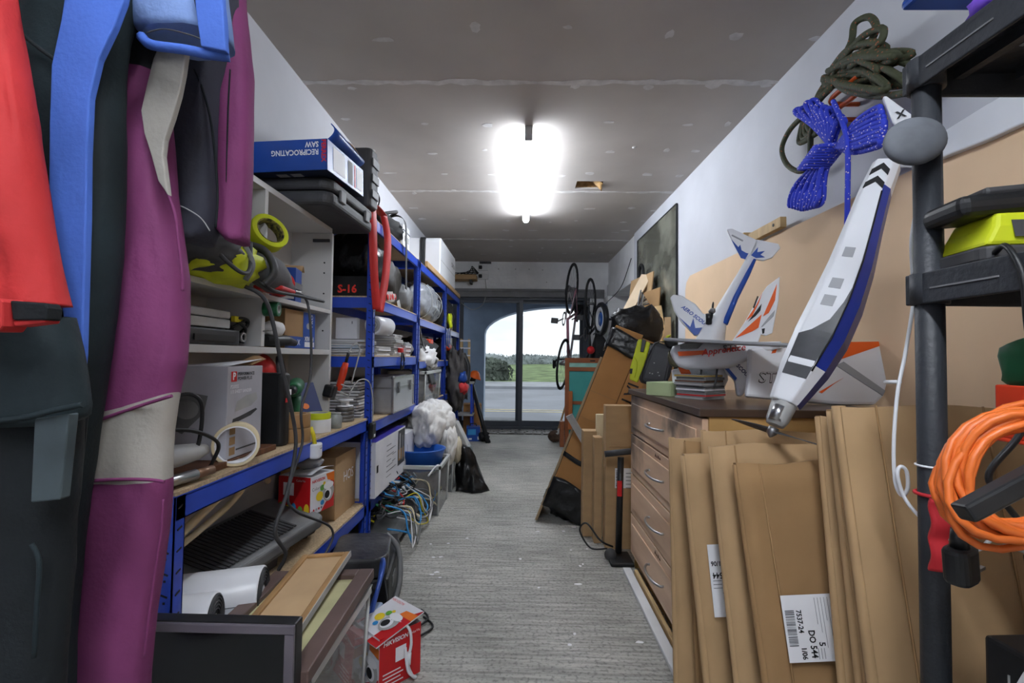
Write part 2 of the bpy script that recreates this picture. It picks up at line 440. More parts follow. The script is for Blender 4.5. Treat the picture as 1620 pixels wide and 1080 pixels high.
# deep lintel over the side opening, with a ledge
ZL = 1.93
b = MB()
b.prism([(xr(YE) + 0.02, YE), (xr(YB) + 0.02, YB), (1.75, YB), (1.75, YE)], ZC + 0.02 - ZL, TR(0, 0, ZL))
b.build('lintel', M_['lintel_paint'], wr)
MB().prism([(xr(YE) - 0.0, YE), (xr(YB) - 0.0, YB), (xr(YB) + 0.02, YB), (xr(YE) + 0.02, YE)], 0.2, TR(0, 0, ZL)).build('ledge', M_['lintel_paint'], wr)
wr2 = struct(MB().bb(1.5, 1.75, YE, YB, 0, ZL).build('wall_recess', M_['lintel_paint']))
MB().bb(1.2, 1.5, 6.75, YB, 0, ZL).build('pier', M_['lintel_paint'], wr2)
wb = struct(MB().bb(XL, 1.75, YR - 0.1, YR, 0, ZC + 0.02).build('wall_rear', M_['white_paint']))
# door wall: block lintel above the door, piers either side
ZD = 1.93
w = MB().bb(XL, 1.75, YB, YB + 0.15, ZD + 0.1, ZC + 0.02)
w.bb(1.0, 1.75, YB, YB + 0.15, 0, ZD + 0.1); w.bb(XL, -1.02, YB, YB + 0.15, 0, ZD + 0.1)
wf = struct(w.build('wall_front', M_['lintel_paint']))
for i, (x, z) in enumerate([(-0.35, 2.36), (0.1, 2.36), (-0.1, 2.36), (0.3, 2.35), (0.36, 2.17), (0.36, 2.05)]):
    MB().box((x, YB - 0.001, z), (0.012, 0.004, 0.01)).build('chip', M_['dark_grey'], wf)
struct(MB().bb(XL + 0.02, 1.2, YB - 0.05, YB, ZD + 0.01, ZD + 0.13).bb(XL + 0.02, 1.2, YB - 0.065, YB - 0.05, ZD + 0.09, ZD + 0.13).build('trim_1', mat('trim_grey', (128, 128, 130), 0.6, var=0.1), None, 0.003))

# --- sliding glazed door
mat('anthracite', (72, 78, 88), 0.4, var=0.08, scale=5)
DX0, DX1, DXM = -1.02, 1.0, -0.03
dr = struct(MB().bb(DX0, DX0 + 0.11, YB, YB + 0.12, 0, ZD).bb(DX1 - 0.09, DX1, YB, YB + 0.12, 0, ZD).bb(DX0, DX1, YB, YB + 0.12, ZD - 0.03, ZD + 0.1).bb(DX0, DX1, YB, YB + 0.12, 0, 0.05).build('door_1', M_['anthracite'], None, 0.004))
def leaf(x0, x1, y):
    fr = MB().bb(x0, x0 + 0.06, y, y + 0.045, 0.05, ZD - 0.03).bb(x1 - 0.06, x1, y, y + 0.045, 0.05, ZD - 0.03)
    fr.bb(x0 + 0.06, x1 - 0.06, y, y + 0.045, 0.05, 0.13).bb(x0 + 0.06, x1 - 0.06, y, y + 0.045, ZD - 0.07, ZD - 0.03)
    fr = fr.build('door_leaf', M_['anthracite'], dr, 0.003)
    MB().bb(x0 + 0.06, x1 - 0.06, y + 0.018, y + 0.026, 0.13, ZD - 0.07).build('pane', pane_mat('door_glass', (236, 240, 242), 0.05), fr)
    return fr
lf = leaf(DX0 + 0.1, DXM + 0.05, YB + 0.005)
l2 = leaf(DXM - 0.05, DX1 - 0.08, YB + 0.062)
MB().bb(DXM - 0.015, DXM + 0.015, YB - 0.012, YB + 0.005, 0.98, 1.16).build('door_pull', M_['anthracite'], lf, 0.003)
MB().bb(DXM - 0.004, DXM + 0.006, YB - 0.016, YB - 0.012, 1.0, 1.14).build('pull_slot', M_['black_plastic'], lf)
# threshold drain of cobbles
st = struct(MB().bb(-0.9, 0.95, YB - 0.42, YB - 0.02, 0, 0.006).build('trim_2', mat('wet_cement', (92, 90, 86), 0.35, var=0.2)))
for j in range(4):
    for i in range(15):
        x = -0.86 + i * 0.122 + (j % 2) * 0.05 + rnd.uniform(-0.01, 0.01)
        MB().box((x, YB - 0.36 + j * 0.092, 0.012 + rnd.uniform(-0.003, 0.003)), (rnd.uniform(0.095, 0.112), 0.078, 0.014)).build('sett', mat('sett_grey', (140, 136, 132), 0.3, var=0.3, scale=14), st, 0.004)

# --- outside the door: rendered archway, road, grass, hedge, sea
mat('arch_render', (176, 190, 212), 0.6, var=0.06)
AX0, AX1, ASP, ATOP = -0.58, 1.95, 1.42, 1.86
pts = [(-1.6, -0.05), (AX0, -0.05), (AX0, ASP)]
for i in range(1, 20):
    a = PI - PI * i / 20
    pts.append(((AX0 + AX1) / 2 + (AX1 - AX0) / 2 * math.cos(a), ASP + (ATOP - ASP) * math.sin(a)))
pts += [(AX1, ASP), (AX1, -0.05), (2.6, -0.05), (2.6, 3.0), (-1.6, 3.0)]
struct(MB().prism(pts, 0.3, frame((0, YB + 0.75, 0), (1, 0, 0), (0, 0, 1))).build('wall_arch', M_['arch_render']))
struct(MB().bb(-1.7, -1.55, YB + 0.15, YB + 0.45, -0.05, 3.0).build('wall_porch', M_['arch_render']))
struct(MB().bb(-1.7, 2.6, YB + 0.15, YB + 0.75, 2.4, 2.6).build('ceiling_porch', M_['arch_render']))
GZ = -0.05
mat('asphalt', (142, 144, 152), 0.7, var=0.12, scale=0.6, bump=0.3, bscale=30)
mat('paving', (158, 160, 166), 0.6, var=0.14, scale=1.5)
mat('grass', (138, 160, 104), 0.9, var=0.3, scale=1.2)
mat('sea', (150, 166, 180), 0.4, var=0.1, scale=0.02)
struct(MB().bb(-40, 40, YB + 0.02, 17.2, GZ - 0.3, GZ).build('road', M_['asphalt']))
for y in (9.9, 10.25):
    struct(MB().bb(-30, 30, y, y + 0.11, GZ, GZ + 0.006).build('road_line', mat('line_paint', (210, 196, 160), 0.7, var=0.15)))
struct(MB().bb(-1.3, 2.2, YB + 0.15, 8.0, GZ, GZ + 0.03).build('doorstep', M_['paving']))
struct(MB().bb(-0.1, 0.35, 7.75, 7.95, GZ + 0.03, GZ + 0.05).build('drain_cover', M_['light_grey']))
struct(MB().bb(-0.95, -0.1, 8.5, 8.85, GZ, GZ + 0.012).build('road_patch', mat('asphalt_patch', (96, 98, 104), 0.6)))
struct(MB().bb(-40, 40, 17.2, 20.5, GZ - 0.2, GZ + 0.1).build('pavement', M_['paving'], None, 0.02))
struct(MB().grid(lambda u, v: (-60 + 120 * u, 20.5 + 45 * v, GZ + 0.1 + 0.75 * (1 - (1 - v) ** 2) * (0.45 + 0.55 * min(1, max(0, (u * 120 - 60 + 6) / 12)))), 60, 8).build('verge', M_['grass']))
struct(MB().bb(-600, 600, 66, 1500, -1.5, -1.2).build('sea', M_['sea']))
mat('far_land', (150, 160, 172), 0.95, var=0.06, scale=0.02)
struct(MB().grid(lambda u, v: (-300 + 700 * u, 900 + 30 * v, -2 + (3.5 + 4 * math.sin(7 * u) ** 2 + 1.5 * math.sin(40 * u)) * min(1, v * 2)), 60, 3).build('far_coast', M_['far_land']))
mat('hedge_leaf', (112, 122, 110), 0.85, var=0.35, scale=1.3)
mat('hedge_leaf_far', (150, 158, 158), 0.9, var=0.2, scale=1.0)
def bush(name, label, x0, x1, y, h, dep, m, seed, leafs=2600):
    rn = random.Random(seed); b = MB()
    b.M = TR((x0 + x1) / 2, y, GZ + 0.1)
    wd_ = (x1 - x0) / 2
    ph = [rn.uniform(0, 6) for _ in range(6)]
    def sf(t, a):
        k = 1 + 0.12 * math.sin(5 * t + ph[0]) + 0.1 * math.sin(9 * t + ph[1] + 3 * a) + 0.07 * math.sin(17 * t + ph[2] + 5 * a)
        return (wd_ * (2 * t - 1), -dep * math.cos(a) * k * (1 - 0.5 * abs(2 * t - 1) ** 6), h * math.sin(a) * k * (1 - 0.6 * abs(2 * t - 1) ** 8))
    b.grid(lambda u, v: sf(u, PI * v), 40, 10)
    core = b
    th = thing(name, label, 'hedge')
    core.build('leaf_mass', m, th)
    L = MB(); L.M = b.M
    for _ in range(leafs):
        p = Vector(sf(rn.random(), PI * (0.02 + 0.75 * rn.random()))) * rn.uniform(0.97, 1.06)
        e = Euler((rn.uniform(0, 6), rn.uniform(0, 6), rn.uniform(0, 6))).to_matrix(); z = rn.uniform(0.05, 0.13)
        L.poly([p + e @ Vector(q) * z for q in ((-1, 0, 0), (0, -0.6, 0), (1, 0, 0), (0, 0.6, 0))])
    o = L.build('leaves', m, th); o['kind'] = 'stuff'
bush('hedge', 'dark green hedge across the road seen through the left door pane', -8.5, -0.55, 21.5, 0.95, 0.9, M_['hedge_leaf'], 4)
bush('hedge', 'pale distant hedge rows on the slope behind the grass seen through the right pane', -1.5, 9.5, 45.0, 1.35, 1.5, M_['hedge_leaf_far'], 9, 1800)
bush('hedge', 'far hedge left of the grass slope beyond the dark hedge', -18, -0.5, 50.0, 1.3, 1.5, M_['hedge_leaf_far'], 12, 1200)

# --- fluorescent batten, plus an added fill batten out of view
mat('tube_glow', (236, 244, 255), 0.5, var=0.0, emit=TUBE_POWER)
mat('tube_glow_fill', (236, 244, 255), 0.5, var=0.0, emit=TUBE_POWER * 1.55)
def batten(x, y0, y1, label, gm):
    t = thing('tube_light', label, 'light', (x, y0, ZC))
    L = y1 - y0
    MB().bb(-0.02, 0.02, 0.02, L - 0.02, -0.03, -0.003).build('batten', M_['white_gloss'], t, 0.003)
    for y in (0, L - 0.03):
        MB().bb(-0.024, 0.024, y, y + 0.03, -0.085, -0.002).build('end_cap', M_['light_grey'], t, 0.003)
    MB().cyl((0, 0.03, -0.056), (0, L - 0.03, -0.056), 0.03, n=20).build('tube', gm, t)
    return t
batten(0.03, 2.90, 4.75, 'lit fluorescent tube on the garage ceiling', M_['tube_glow'])
batten(0.03, -1.35, 0.45, 'added unseen fill tube on the ceiling above the camera', M_['tube_glow_fill'])  # added tube, out of view, put in to brighten the near clutter
from mathutils import noise
# ================================================================== generic builders
def lump(r3, amp=0.15, freq=3.0, seed=0, n=28, box=2.0, c=(0, 0, 0), ridge=False, flat=0.0):
    """noise-displaced superellipsoid: bags, crumpled cloth, backpacks"""
    b = MB(); k = n // 2; rs = []
    so = Vector((seed * 7.3, seed * 3.1, seed * 1.7))
    def pw(v): return math.copysign(abs(v) ** (2.0 / box), v)
    for i in range(k + 1):
        a = -PI / 2 + PI * i / k; ring = []
        for j in range(n):
            t = 2 * PI * j / n
            d = Vector((pw(math.cos(a)) * pw(math.cos(t)), pw(math.cos(a)) * pw(math.sin(t)), pw(math.sin(a))))
            if i in (0, k): d = Vector((0.03 * math.cos(t), 0.03 * math.sin(t), math.copysign(1, a)))
            q = noise.fractal(d * freq + so, 1.0, 2.0, 3)
            if ridge: q = 0.5 - abs(q) * 2
            s_ = 1 + amp * q
            p = Vector((d.x * r3[0] * s_, d.y * r3[1] * s_, d.z * r3[2] * s_))
            if flat: p.z = max(p.z, -r3[2] * (1 - flat))
            ring.append(p + Vector(c))
        rs.append(ring)
    return b.rings(rs)
def carton(name, label, cat, d, loc=(0, 0, 0), rotz=0, m=None, group=None, M=None, bevel=0.002, mats=None, mif=None):
    t = thing(name, label, cat, loc, rotz, group, M)
    b = MB().box((0, 0, d[2] / 2), d)
    if mif: b.m = mif      # bottom, top, front, back, left, right
    b.build('body', mats or m, t, bevel)
    return t
def tape_roll(name, label, ro, ri, w, M, mo, mc, group=None, cat='tape roll'):
    """roll whose axis is local z, base at origin"""
    t = thing(name, label, cat, M=M, group=group)
    MB().lathe([(ri + 0.004, 0), (ro, 0), (ro, w), (ri + 0.004, w)], 36, loop=True).build('tape', mo, t, 0.0008)
    MB().lathe([(ri, 0), (ri + 0.004, 0), (ri + 0.004, w), (ri, w)], 36, loop=True).build('core', mc, t)
    return t
def rbox(d, r=0.02, n=4, c=(0, 0, 0), mi=0):
    """box with vertical edges rounded by r"""
    w, l, h = d; pts = []
    for cx, cy, a0 in ((w / 2 - r, l / 2 - r, 0), (-w / 2 + r, l / 2 - r, 90), (-w / 2 + r, -l / 2 + r, 180), (w / 2 - r, -l / 2 + r, 270)):
        for k in range(n + 1):
            a = R(a0 + 90 * k / n); pts.append((cx + r * math.cos(a), cy + r * math.sin(a)))
    return MB().prism(pts, h, TR(*c), mi)

# ================================================================== blue boltless shelving
XF, XW = -0.80, -1.13
slot_mesh = None
def angle_post(parent, x, y, sx, sy, h, slots=True, near=False):
    """L-section upright: corner at (x,y), flanges running sx along x and sy along y"""
    t, wf = 0.003, 0.036
    p = MB()
    p.bb(x, x + sx * wf, y, y + sy * t, 0, h); p.bb(x, x + sx * t, y, y + sy * wf, 0, h)
    p.bb(x + sx * wf, x + sx * (wf - t), y, y + sy * 0.010, 0, h); p.bb(x, x + sx * 0.010, y + sy * wf, y + sy * (wf - t), 0, h)
    po = p.build('post', M_['blue_steel'], parent)
    global slot_mesh
    if slots:
        z = 0.04; q = MB()
        while z < h - 0.02:
            if near:
                s_ = MB().box((x + sx * 0.018, y - sy * 0.0006, z), (0.016, 0.0012, 0.004), r=rot(0, 20, 0)); s_.box((x + sx * 0.018, y - sy * 0.0006, z - 0.016), (0.005, 0.0012, 0.005))
                s_.build('slot', M_['print_black'], po)
                s_ = MB().box((x - sx * 0.0006, y + sy * 0.018, z), (0.0012, 0.016, 0.004), r=rot(20, 0, 0))
                s_.build('slot', M_['print_black'], po)
            else:
                q.box((x + sx * 0.018, y - sy * 0.0006, z), (0.014, 0.0012, 0.004), r=rot(0, 20, 0)); q.box((x - sx * 0.0006, y + sy * 0.018, z), (0.0012, 0.014, 0.004), r=rot(20, 0, 0))
            z += 0.038 if not near else 0.05
        if not near: q.build('slots', M_['print_black'], po)['kind'] = 'stuff'
    return po
def shelf_unit(label, y0, y1, levels, h, near=False, group='blue boltless shelving units'):
    t = thing('shelving_unit', label, 'shelves', (0, 0, 0), group=group)
    angle_post(t, XF, y0, -1, 1, h, True, near); angle_post(t, XF, y1, -1, -1, h)
    angle_post(t, XW, y0, 1, 1, h, False); angle_post(t, XW, y1, 1, -1, h, False)
    for z in levels:
        MB().bb(XW + 0.004, XF - 0.004, y0 + 0.006, y1 - 0.006, z - 0.012, z).build('shelf_board', M_['chipboard'], t)
        for x, s in ((XF, -1), (XW, 1)):
            b = MB().bb(x, x + s * 0.002, y0 + 0.003, y1 - 0.003, z - 0.065, z - 0.008); b.bb(x, x + s * 0.012, y0 + 0.003, y1 - 0.003, z - 0.065, z - 0.062)
            b.bb(x, x + s * 0.02, y0 + 0.003, y1 - 0.003, z - 0.0145, z - 0.012)
            b.build('long_beam', M_['blue_steel'], t)
        for y, s in ((y0, 1), (y1, -1)):
            MB().bb(XW, XF, y + s * 0.003, y + s * 0.005, z - 0.065, z - 0.008).build('end_beam', M_['blue_steel'], t)
    return t
shelf_unit('low blue workbench unit nearest the camera with chipboard top', 1.12, 2.54, (0.285, 0.725), 0.715, near=True)
shelf_unit('tall blue shelving unit right behind the workbench, holding the silver case', 2.58, 3.70, (0.06, 0.285, 0.70, 1.055, 1.375, 1.80), 1.80)
shelf_unit('middle tall blue shelving unit with the plastic-wrapped roll on it', 3.74, 5.05, (0.66, 1.02, 1.36, 1.80), 1.80)
shelf_unit('farthest tall blue shelving unit beside the glazed door', 5.09, 6.20, (0.27, 0.66, 1.02, 1.36, 1.80), 1.80)

# ================================================================== white bookcase on the workbench
XBF = -0.925
bk = thing('bookcase', 'white laminate open bookcase standing on the workbench', 'bookcase', (0, 0, 0))
wm = mat('laminate', (204, 203, 201), 0.45, var=0.04, scale=3)
MB().bb(XW, XBF, 2.315, 2.335, 0.725, 1.645).build('side_panel', wm, bk, 0.001)
MB().bb(XW, XBF, 0.86, 0.88, 0.725, 1.645).build('side_panel', wm, bk, 0.001)
MB().bb(XW, XBF, 1.70, 1.722, 1.08, 1.645).build('divider', wm, bk, 0.001)
MB().bb(XW, XBF, 0.88, 2.315, 1.645, 1.667).build('top_panel', wm, bk, 0.001)
MB().bb(XW, XBF, 0.88, 2.315, 1.055, 1.078).build('shelf', wm, bk, 0.001)
MB().bb(XW, XBF, 0.88, 1.70, 1.252, 1.27).build('shelf', wm, bk, 0.001)
MB().bb(XW, XBF, 1.722, 2.315, 1.252, 1.27).build('shelf', wm, bk, 0.001)
MB().bb(XW, XW + 0.006, 0.88, 2.315, 0.725, 1.645).build('back_panel', mat('laminate_back', (196, 192, 186), 0.6, var=0.05), bk)
MB().bb(XBF - 0.09, XBF - 0.01, 2.303, 2.314, 1.6, 1.614).build('hinge_plate', M_['dark_grey'], bk)
for z in (1.35, 1.45, 1.5, 1.17):
    MB().cyl((XBF - 0.035, 2.3145, z), (XBF - 0.035, 2.312, z), 0.004, n=8).build('peg_hole', M_['print_black'], bk)
# nail-like screws in the divider front
for z in (1.135,):
    MB().cyl((XBF, 1.711, z), (XBF + 0.035, 1.711, z + 0.004), 0.0022, n=6).build('nail', M_['steel'], bk)

# ---- on top of the bookcase
sb = thing('tool_box', 'blue open reciprocating saw box overhanging the bookcase top', 'box', M=TR(-0.93, 2.06, 1.785) @ rot(2, -1, -4))
SD = (0.34, 0.36, 0.125)
b = MB().bb(-SD[0] / 2, SD[0] / 2, -SD[1] / 2, -SD[1] / 2 + 0.004, 0, SD[2], 0).bb(-SD[0] / 2, SD[0] / 2, SD[1] / 2 - 0.004, SD[1] / 2, 0, SD[2], 0)
b.bb(-SD[0] / 2, -SD[0] / 2 + 0.004, -SD[1] / 2, SD[1] / 2, 0, SD[2], 0).bb(SD[0] / 2 - 0.004, SD[0] / 2, -SD[1] / 2, SD[1] / 2, 0, SD[2], 0).bb(-SD[0] / 2, SD[0] / 2, -SD[1] / 2, SD[1] / 2, 0, 0.004, 1)
b.build('body', [M_['blue_print'], mat('navy_side', (26, 40, 66), 0.5, var=0.1)], sb, 0.001)
b = MB().grid(lambda u, v: (-SD[0] / 2 + SD[0] * u, -SD[1] / 2 + 0.12 + 0.24 * v, SD[2] + 0.004 + 0.055 * math.sin(PI * (0.15 + 0.75 * v)) + 0.012 * u), 8, 8, th=0.004, mif=lambda i, j: 0)
b.build('lid_flap', [M_['cardboard_dark'], M_['blue_print']], sb)
b = MB().grid(lambda u, v: (SD[0] / 2 - 0.03 + 0.045 * math.sin(u * 2.4), -SD[1] / 2 + 0.03 + 0.3 * v, SD[2] + 0.07 * u * (1 - 0.4 * v)), 8, 6, th=0.004)
b.build('side_flap', M_['blue_print'], sb)
MB().bb(-0.15, 0.14, -0.1, 0.16, 0.03, 0.115).build('contents', M_['black_matt'], sb, 0.02)
F_ = face(SD, 'front') @ rot(0, 0, 180)
text('RECIPROCATING', 0.030, sb, F_ @ TR(-0.135, -0.012, 0), M_['print_white'], bold=0.0008, sx=0.85)
text('SAW', 0.030, sb, F_ @ TR(-0.135, -0.042 + 0.06, 0) @ TR(0, -0.036 - 0.024, 0), M_['print_white'], bold=0.0008, sx=0.85)
text('FERREX', 0.026, sb, F_ @ TR(-0.155, -0.015, 0) @ rot(0, 0, 90), M_['print_red'], bold=0.0008, align='CENTER')
F2 = face(SD, 'right')
patch(sb, F2, rect(-0.13, -0.02, -0.045, 0.05), M_['print_white']); patch(sb, F2, rect(0.01, 0.06, -0.05, 0.05), M_['print_grey'])
patch(sb, F2, rect(0.075, 0.09, -0.05, 0.05), M_['print_red']); patch(sb, F2, rect(0.1, 0.165, -0.045, 0.045), M_['print_white'])
F3 = frame((0, 0, -0.0012), (1, 0, 0), (0, -1, 0))
patch(sb, F3, rect(0.02, 0.14, -0.1, -0.09), M_['print_grey'])
text('FERREX', 0.022, sb, F3 @ TR(0.145, 0.02, 0) @ rot(0, 0, 90), M_['print_red'], align='CENTER')
for k in range(2): patch(sb, F3, rect(-0.06 + 0.06 * k, -0.015 + 0.06 * k, 0.12, 0.155), M_['light_grey'])

tc_ = thing('tool_case', 'dark grey plastic tool case lying on the bookcase under the saw box', 'case', M=TR(-0.955, 2.19, 1.668) @ rot(0, 0, -3))
b = rbox((0.37, 0.5, 0.06), 0.05, 5)
b.build('lower_shell', M_['dark_grey'], tc_, 0.02, seg=3)
rbox((0.37, 0.5, 0.05), 0.05, 5, (0, 0, 0.063)).build('upper_shell', M_['dark_grey'], tc_, 0.015, seg=3)
for y in (-0.14, 0.14): MB().box((0.188, y, 0.06), (0.012, 0.05, 0.05)).build('latch', M_['mid_grey'], tc_, 0.003)
tc2 = thing('tool_case', 'upright ribbed grey tool case standing behind the blue saw box', 'case', M=TR(-0.93, 2.44, 1.80) @ rot(0, 0, -3))
rbox((0.34, 0.11, 0.30), 0.03, 4).build('shell', M_['dark_grey'], tc2, 0.012, seg=3)
for k in range(3): MB().bb(0.171, 0.178, -0.045, 0.045, 0.05 + 0.08 * k, 0.09 + 0.08 * k).build('rib', M_['mid_grey'], tc2, 0.003)
MB().bb(-0.165, 0.165, 0.048, 0.062, 0.015, 0.285).build('lid_edge', M_['mid_grey'], tc2, 0.004)
MB().bb(-1.12, -0.82, 2.385, 2.50, 1.785, 1.80).build('shelf_board', M_['chipboard'], bk)
bl = carton('cardboard_box', 'blue printed box leaning at the back of the bookcase top', 'box', (0.02, 0.5, 0.36), M=TR(-1.09, 1.62, 1.668) @ rot(0, -6, 0), m=M_['blue_print'])
F_ = face((0.02, 0.5, 0.36), 'right')
patch(bl, F_, rect(0.0, 0.2, 0.05, 0.14), M_['print_white']); patch(bl, F_, rect(-0.1, 0.2, -0.02, 0.02), M_['print_sky'])

# ---- upper shelves of the bookcase
tape_roll('tape_roll', 'bright yellow tape roll hung on the front edge of the bookcase', 0.066, 0.045, 0.042, TR(XBF + 0.002, 1.70, 1.475) @ rot(68, 0, 58), M_['lime'], mat('tape_core_print', (160, 150, 60), 0.7, var=0.5, scale=60))
# yellow and grey tool bag with a reciprocating saw poking out
bg = thing('tool_bag', 'lime yellow and grey tool bag on the bookcase shelf behind the wetsuits', 'bag', (-0.93, 1.45, 1.272))
lump((0.11, 0.17, 0.065), 0.22, 2.2, 3, 28, 2.6, (0, -0.02, 0.06)).build('bag_body', M_['lime'], bg)
lump((0.115, 0.1, 0.055), 0.3, 2.5, 5, 24, 2.4, (0.01, -0.13, 0.07)).build('dark_panel', M_['dark_grey'], bg)
MB().tube(smooth_path([(0.10, 0.09, 0.005), (0.125, 0.1, 0.05), (0.09, 0.1, 0.115), (0, 0.1, 0.135)], 6), 0.012, 8, sq=2.2).build('grey_band', M_['dark_grey'], bg)
MB().tube(smooth_path([(0.105, -0.03, 0.0), (0.125, -0.03, 0.05), (0.09, -0.03, 0.12)], 6), 0.008, 8).build('buckle_strap', M_['mid_grey'], bg)
MB().tube(smooth_path([(0.05, -0.22, 0.14), (0.12, -0.14, 0.03), (0.13, -0.06, 0.02), (0.1, 0.0, 0.12)], 8), 0.006, 6).build('carry_strap', M_['dark_grey'], bg)
sw = thing('power_saw', 'dusty grey reciprocating saw lying beside the tool bag', 'power tool', M=TR(-0.875, 1.66, 1.275) @ rot(0, 0, 6) @ Matrix.Scale(1.25, 4))
prof = [(-0.10, 0.035), (-0.06, 0.055), (0.0, 0.058), (0.06, 0.045), (0.11, 0.026), (0.15, 0.018)]
rs = []
for y, r_ in prof: rs.append([(r_ * 0.8 * math.cos(2 * PI * j / 14), y, 0.055 + r_ * 0.85 * math.sin(2 * PI * j / 14) - (y + 0.1) * 0.12) for j in range(14)])
MB().rings(rs).build('motor_housing', mat('dust_grey', (104, 104, 106), 0.8, var=0.2, scale=14), sw)
MB().bb(-0.006, 0.006, 0.15, 0.235, 0.03, 0.05).build('blade_shaft', M_['dull_steel'], sw)
MB().bb(-0.04, 0.04, -0.02, 0.08, 0.0, 0.012).build('red_grip', M_['red'], sw, 0.004)
gg = thing('safety_goggles', 'clear dark-rimmed safety goggles on the tool bag', 'goggles', M=TR(-0.93, 1.62, 1.375) @ rot(10, -12, 8))
MB().tube(smooth_path([(0.03, -0.07, 0), (0.045, 0, 0.012), (0.03, 0.08, 0), (0.0, 0.09, -0.02), (-0.01, 0, -0.02), (0.0, -0.08, -0.02)], 6, True), 0.004, 6, loop=True).build('rim', M_['black_plastic'], gg)
MB().grid(lambda u, v: (0.025 + 0.02 * math.sin(PI * u) - 0.03 * v, -0.07 + 0.15 * u, -0.01 + 0.03 * (1 - v)), 8, 3).build('lens', pane_mat('lens_clear', (200, 210, 216), 0.15, 0.75), gg)
tape_roll('tape_roll', 'white and red tape roll lying on the bookcase upper shelf', 0.048, 0.03, 0.05, TR(-0.945, 1.85, 1.322) @ rot(90, 0, 40), M_['print_red'], M_['light_grey'])
bx_ = carton('cardboard_box', 'crumpled blue and white carton on the bookcase upper shelf', 'box', (0.1, 0.1, 0.14), (-0.99, 2.0, 1.271), 12, M_['blue_print'])
MB().grid(lambda u, v: (-0.05 + 0.1 * u, 0.05 + 0.05 * v, 0.14 + 0.03 * math.sin(3 * v)), 4, 4, th=0.002).build('flap', M_['cardboard'], bx_)
F_ = face((0.1, 0.1, 0.14), 'right'); patch(bx_, F_, rect(-0.045, 0.045, -0.03, 0.0), M_['print_white'])
F_ = face((0.1, 0.1, 0.14), 'front'); patch(bx_, F_, rect(-0.02, 0.045, -0.06, -0.02), M_['print_white'])

# ---- middle shelves of the bookcase
c1 = thing('tool_case', 'pale grey plastic case stacked on the bookcase middle shelf', 'case', (-1.03, 1.42, 1.132))
rbox((0.2, 0.22, 0.028), 0.012).build('base', M_['light_grey'], c1, 0.003); rbox((0.2, 0.22, 0.024), 0.012, 4, (0, 0, 0.031)).build('lid', M_['light_grey'], c1, 0.004)
c2 = thing('charger_case', 'dark grey flat case under the pale grey case', 'case', (-1.025, 1.45, 1.079))
rbox((0.19, 0.28, 0.05), 0.02).build('body', M_['dark_grey'], c2, 0.006); MB().bb(0.096, 0.1, -0.1, 0.1, 0.012, 0.03).build('slot', M_['black_plastic'], c2)
cc = thing('cable_coil', 'coil of black cable on the bookcase middle shelf', 'cable', (-1.0, 1.64, 1.079))
rn = random.Random(11)
for k in range(5):
    MB().tube(smooth_path([(0.045 * math.cos(a) + rn.uniform(-.008, .008), 0.045 * math.sin(a) + rn.uniform(-.008, .008), 0.055 + 0.05 * math.sin(a + k) * 0.8) for a in [2 * PI * i / 9 for i in range(9)]], 5, True), 0.005, 6, loop=True).build('loop', M_['black_plastic'], cc)
MB().bb(0.03, 0.045, -0.05, 0.0, 0.08, 0.1).build('yellow_tip', M_['yellow'], cc, 0.003)
MB().lathe([(0.012, 0), (0.016, 0), (0.016, 0.01), (0.012, 0.01)], 12, (0.05, -0.02, 0.03), rot(0, 90, 0), loop=True).build('metal_clip', M_['steel'], cc)
tape_roll('tape_roll', 'small green tape roll hung on the bookcase divider', 0.026, 0.012, 0.05, TR(XBF + 0.002, 1.712, 1.215) @ rot(0, 90, 8), M_['green'], M_['light_grey'])
fx = carton('tool_box', 'tan and blue drill carton on the bookcase middle shelf', 'box', (0.16, 0.28, 0.16), (-1.03, 2.06, 1.079), 0, mats=[M_['cardboard_dark'], M_['blue_print']], mif=[0, 0, 0, 1, 0, 0])
F_ = face((0.16, 0.28, 0.16), 'right')
patch(fx, F_, rect(0.02, 0.139, -0.079, 0.079), M_['blue_print']); patch(fx, F_, rect(-0.139, 0.02, -0.079, -0.03), M_['blue_print'])
F_ = F_ @ TR(0, 0, 0.0008)
text('FERREX', 0.026, fx, F_ @ TR(0.08, -0.035, 0) @ rot(0, 0, 180), M_['print_white'], align='CENTER', bold=0.0006)
patch(fx, F_, rect(0.035, 0.13, -0.072, -0.05), M_['print_white']); patch(fx, F_, disc(0.07, 0.02, 0.02, 0.014), M_['light_grey'])
text('PRO', 0.03, fx, F_ @ TR(0.105, 0.045, 0) @ rot(0, 0, 90), M_['print_white'], align='CENTER')
text('X', 0.035, fx, F_ @ TR(-0.02, -0.055, 0), M_['print_white'], align='CENTER')
wt = thing('multi_tool', 'dark hand tool with white grip in front of the drill carton', 'power tool', M=TR(-0.935, 1.86, 1.104) @ rot(0, 0, -4))
MB().tube([(0, -0.11, 0.0), (0, -0.04, 0.0), (0, 0.04, 0.005), (0, 0.1, -0.004)], [0.022, 0.024, 0.02, 0.014], 10).build('grip', M_['black_plastic'], wt)
lump((0.03, 0.05, 0.03), 0.1, 2, 1, 16, 2.5, (0, -0.05, 0.045)).build('white_casing', M_['white_matt'], wt)

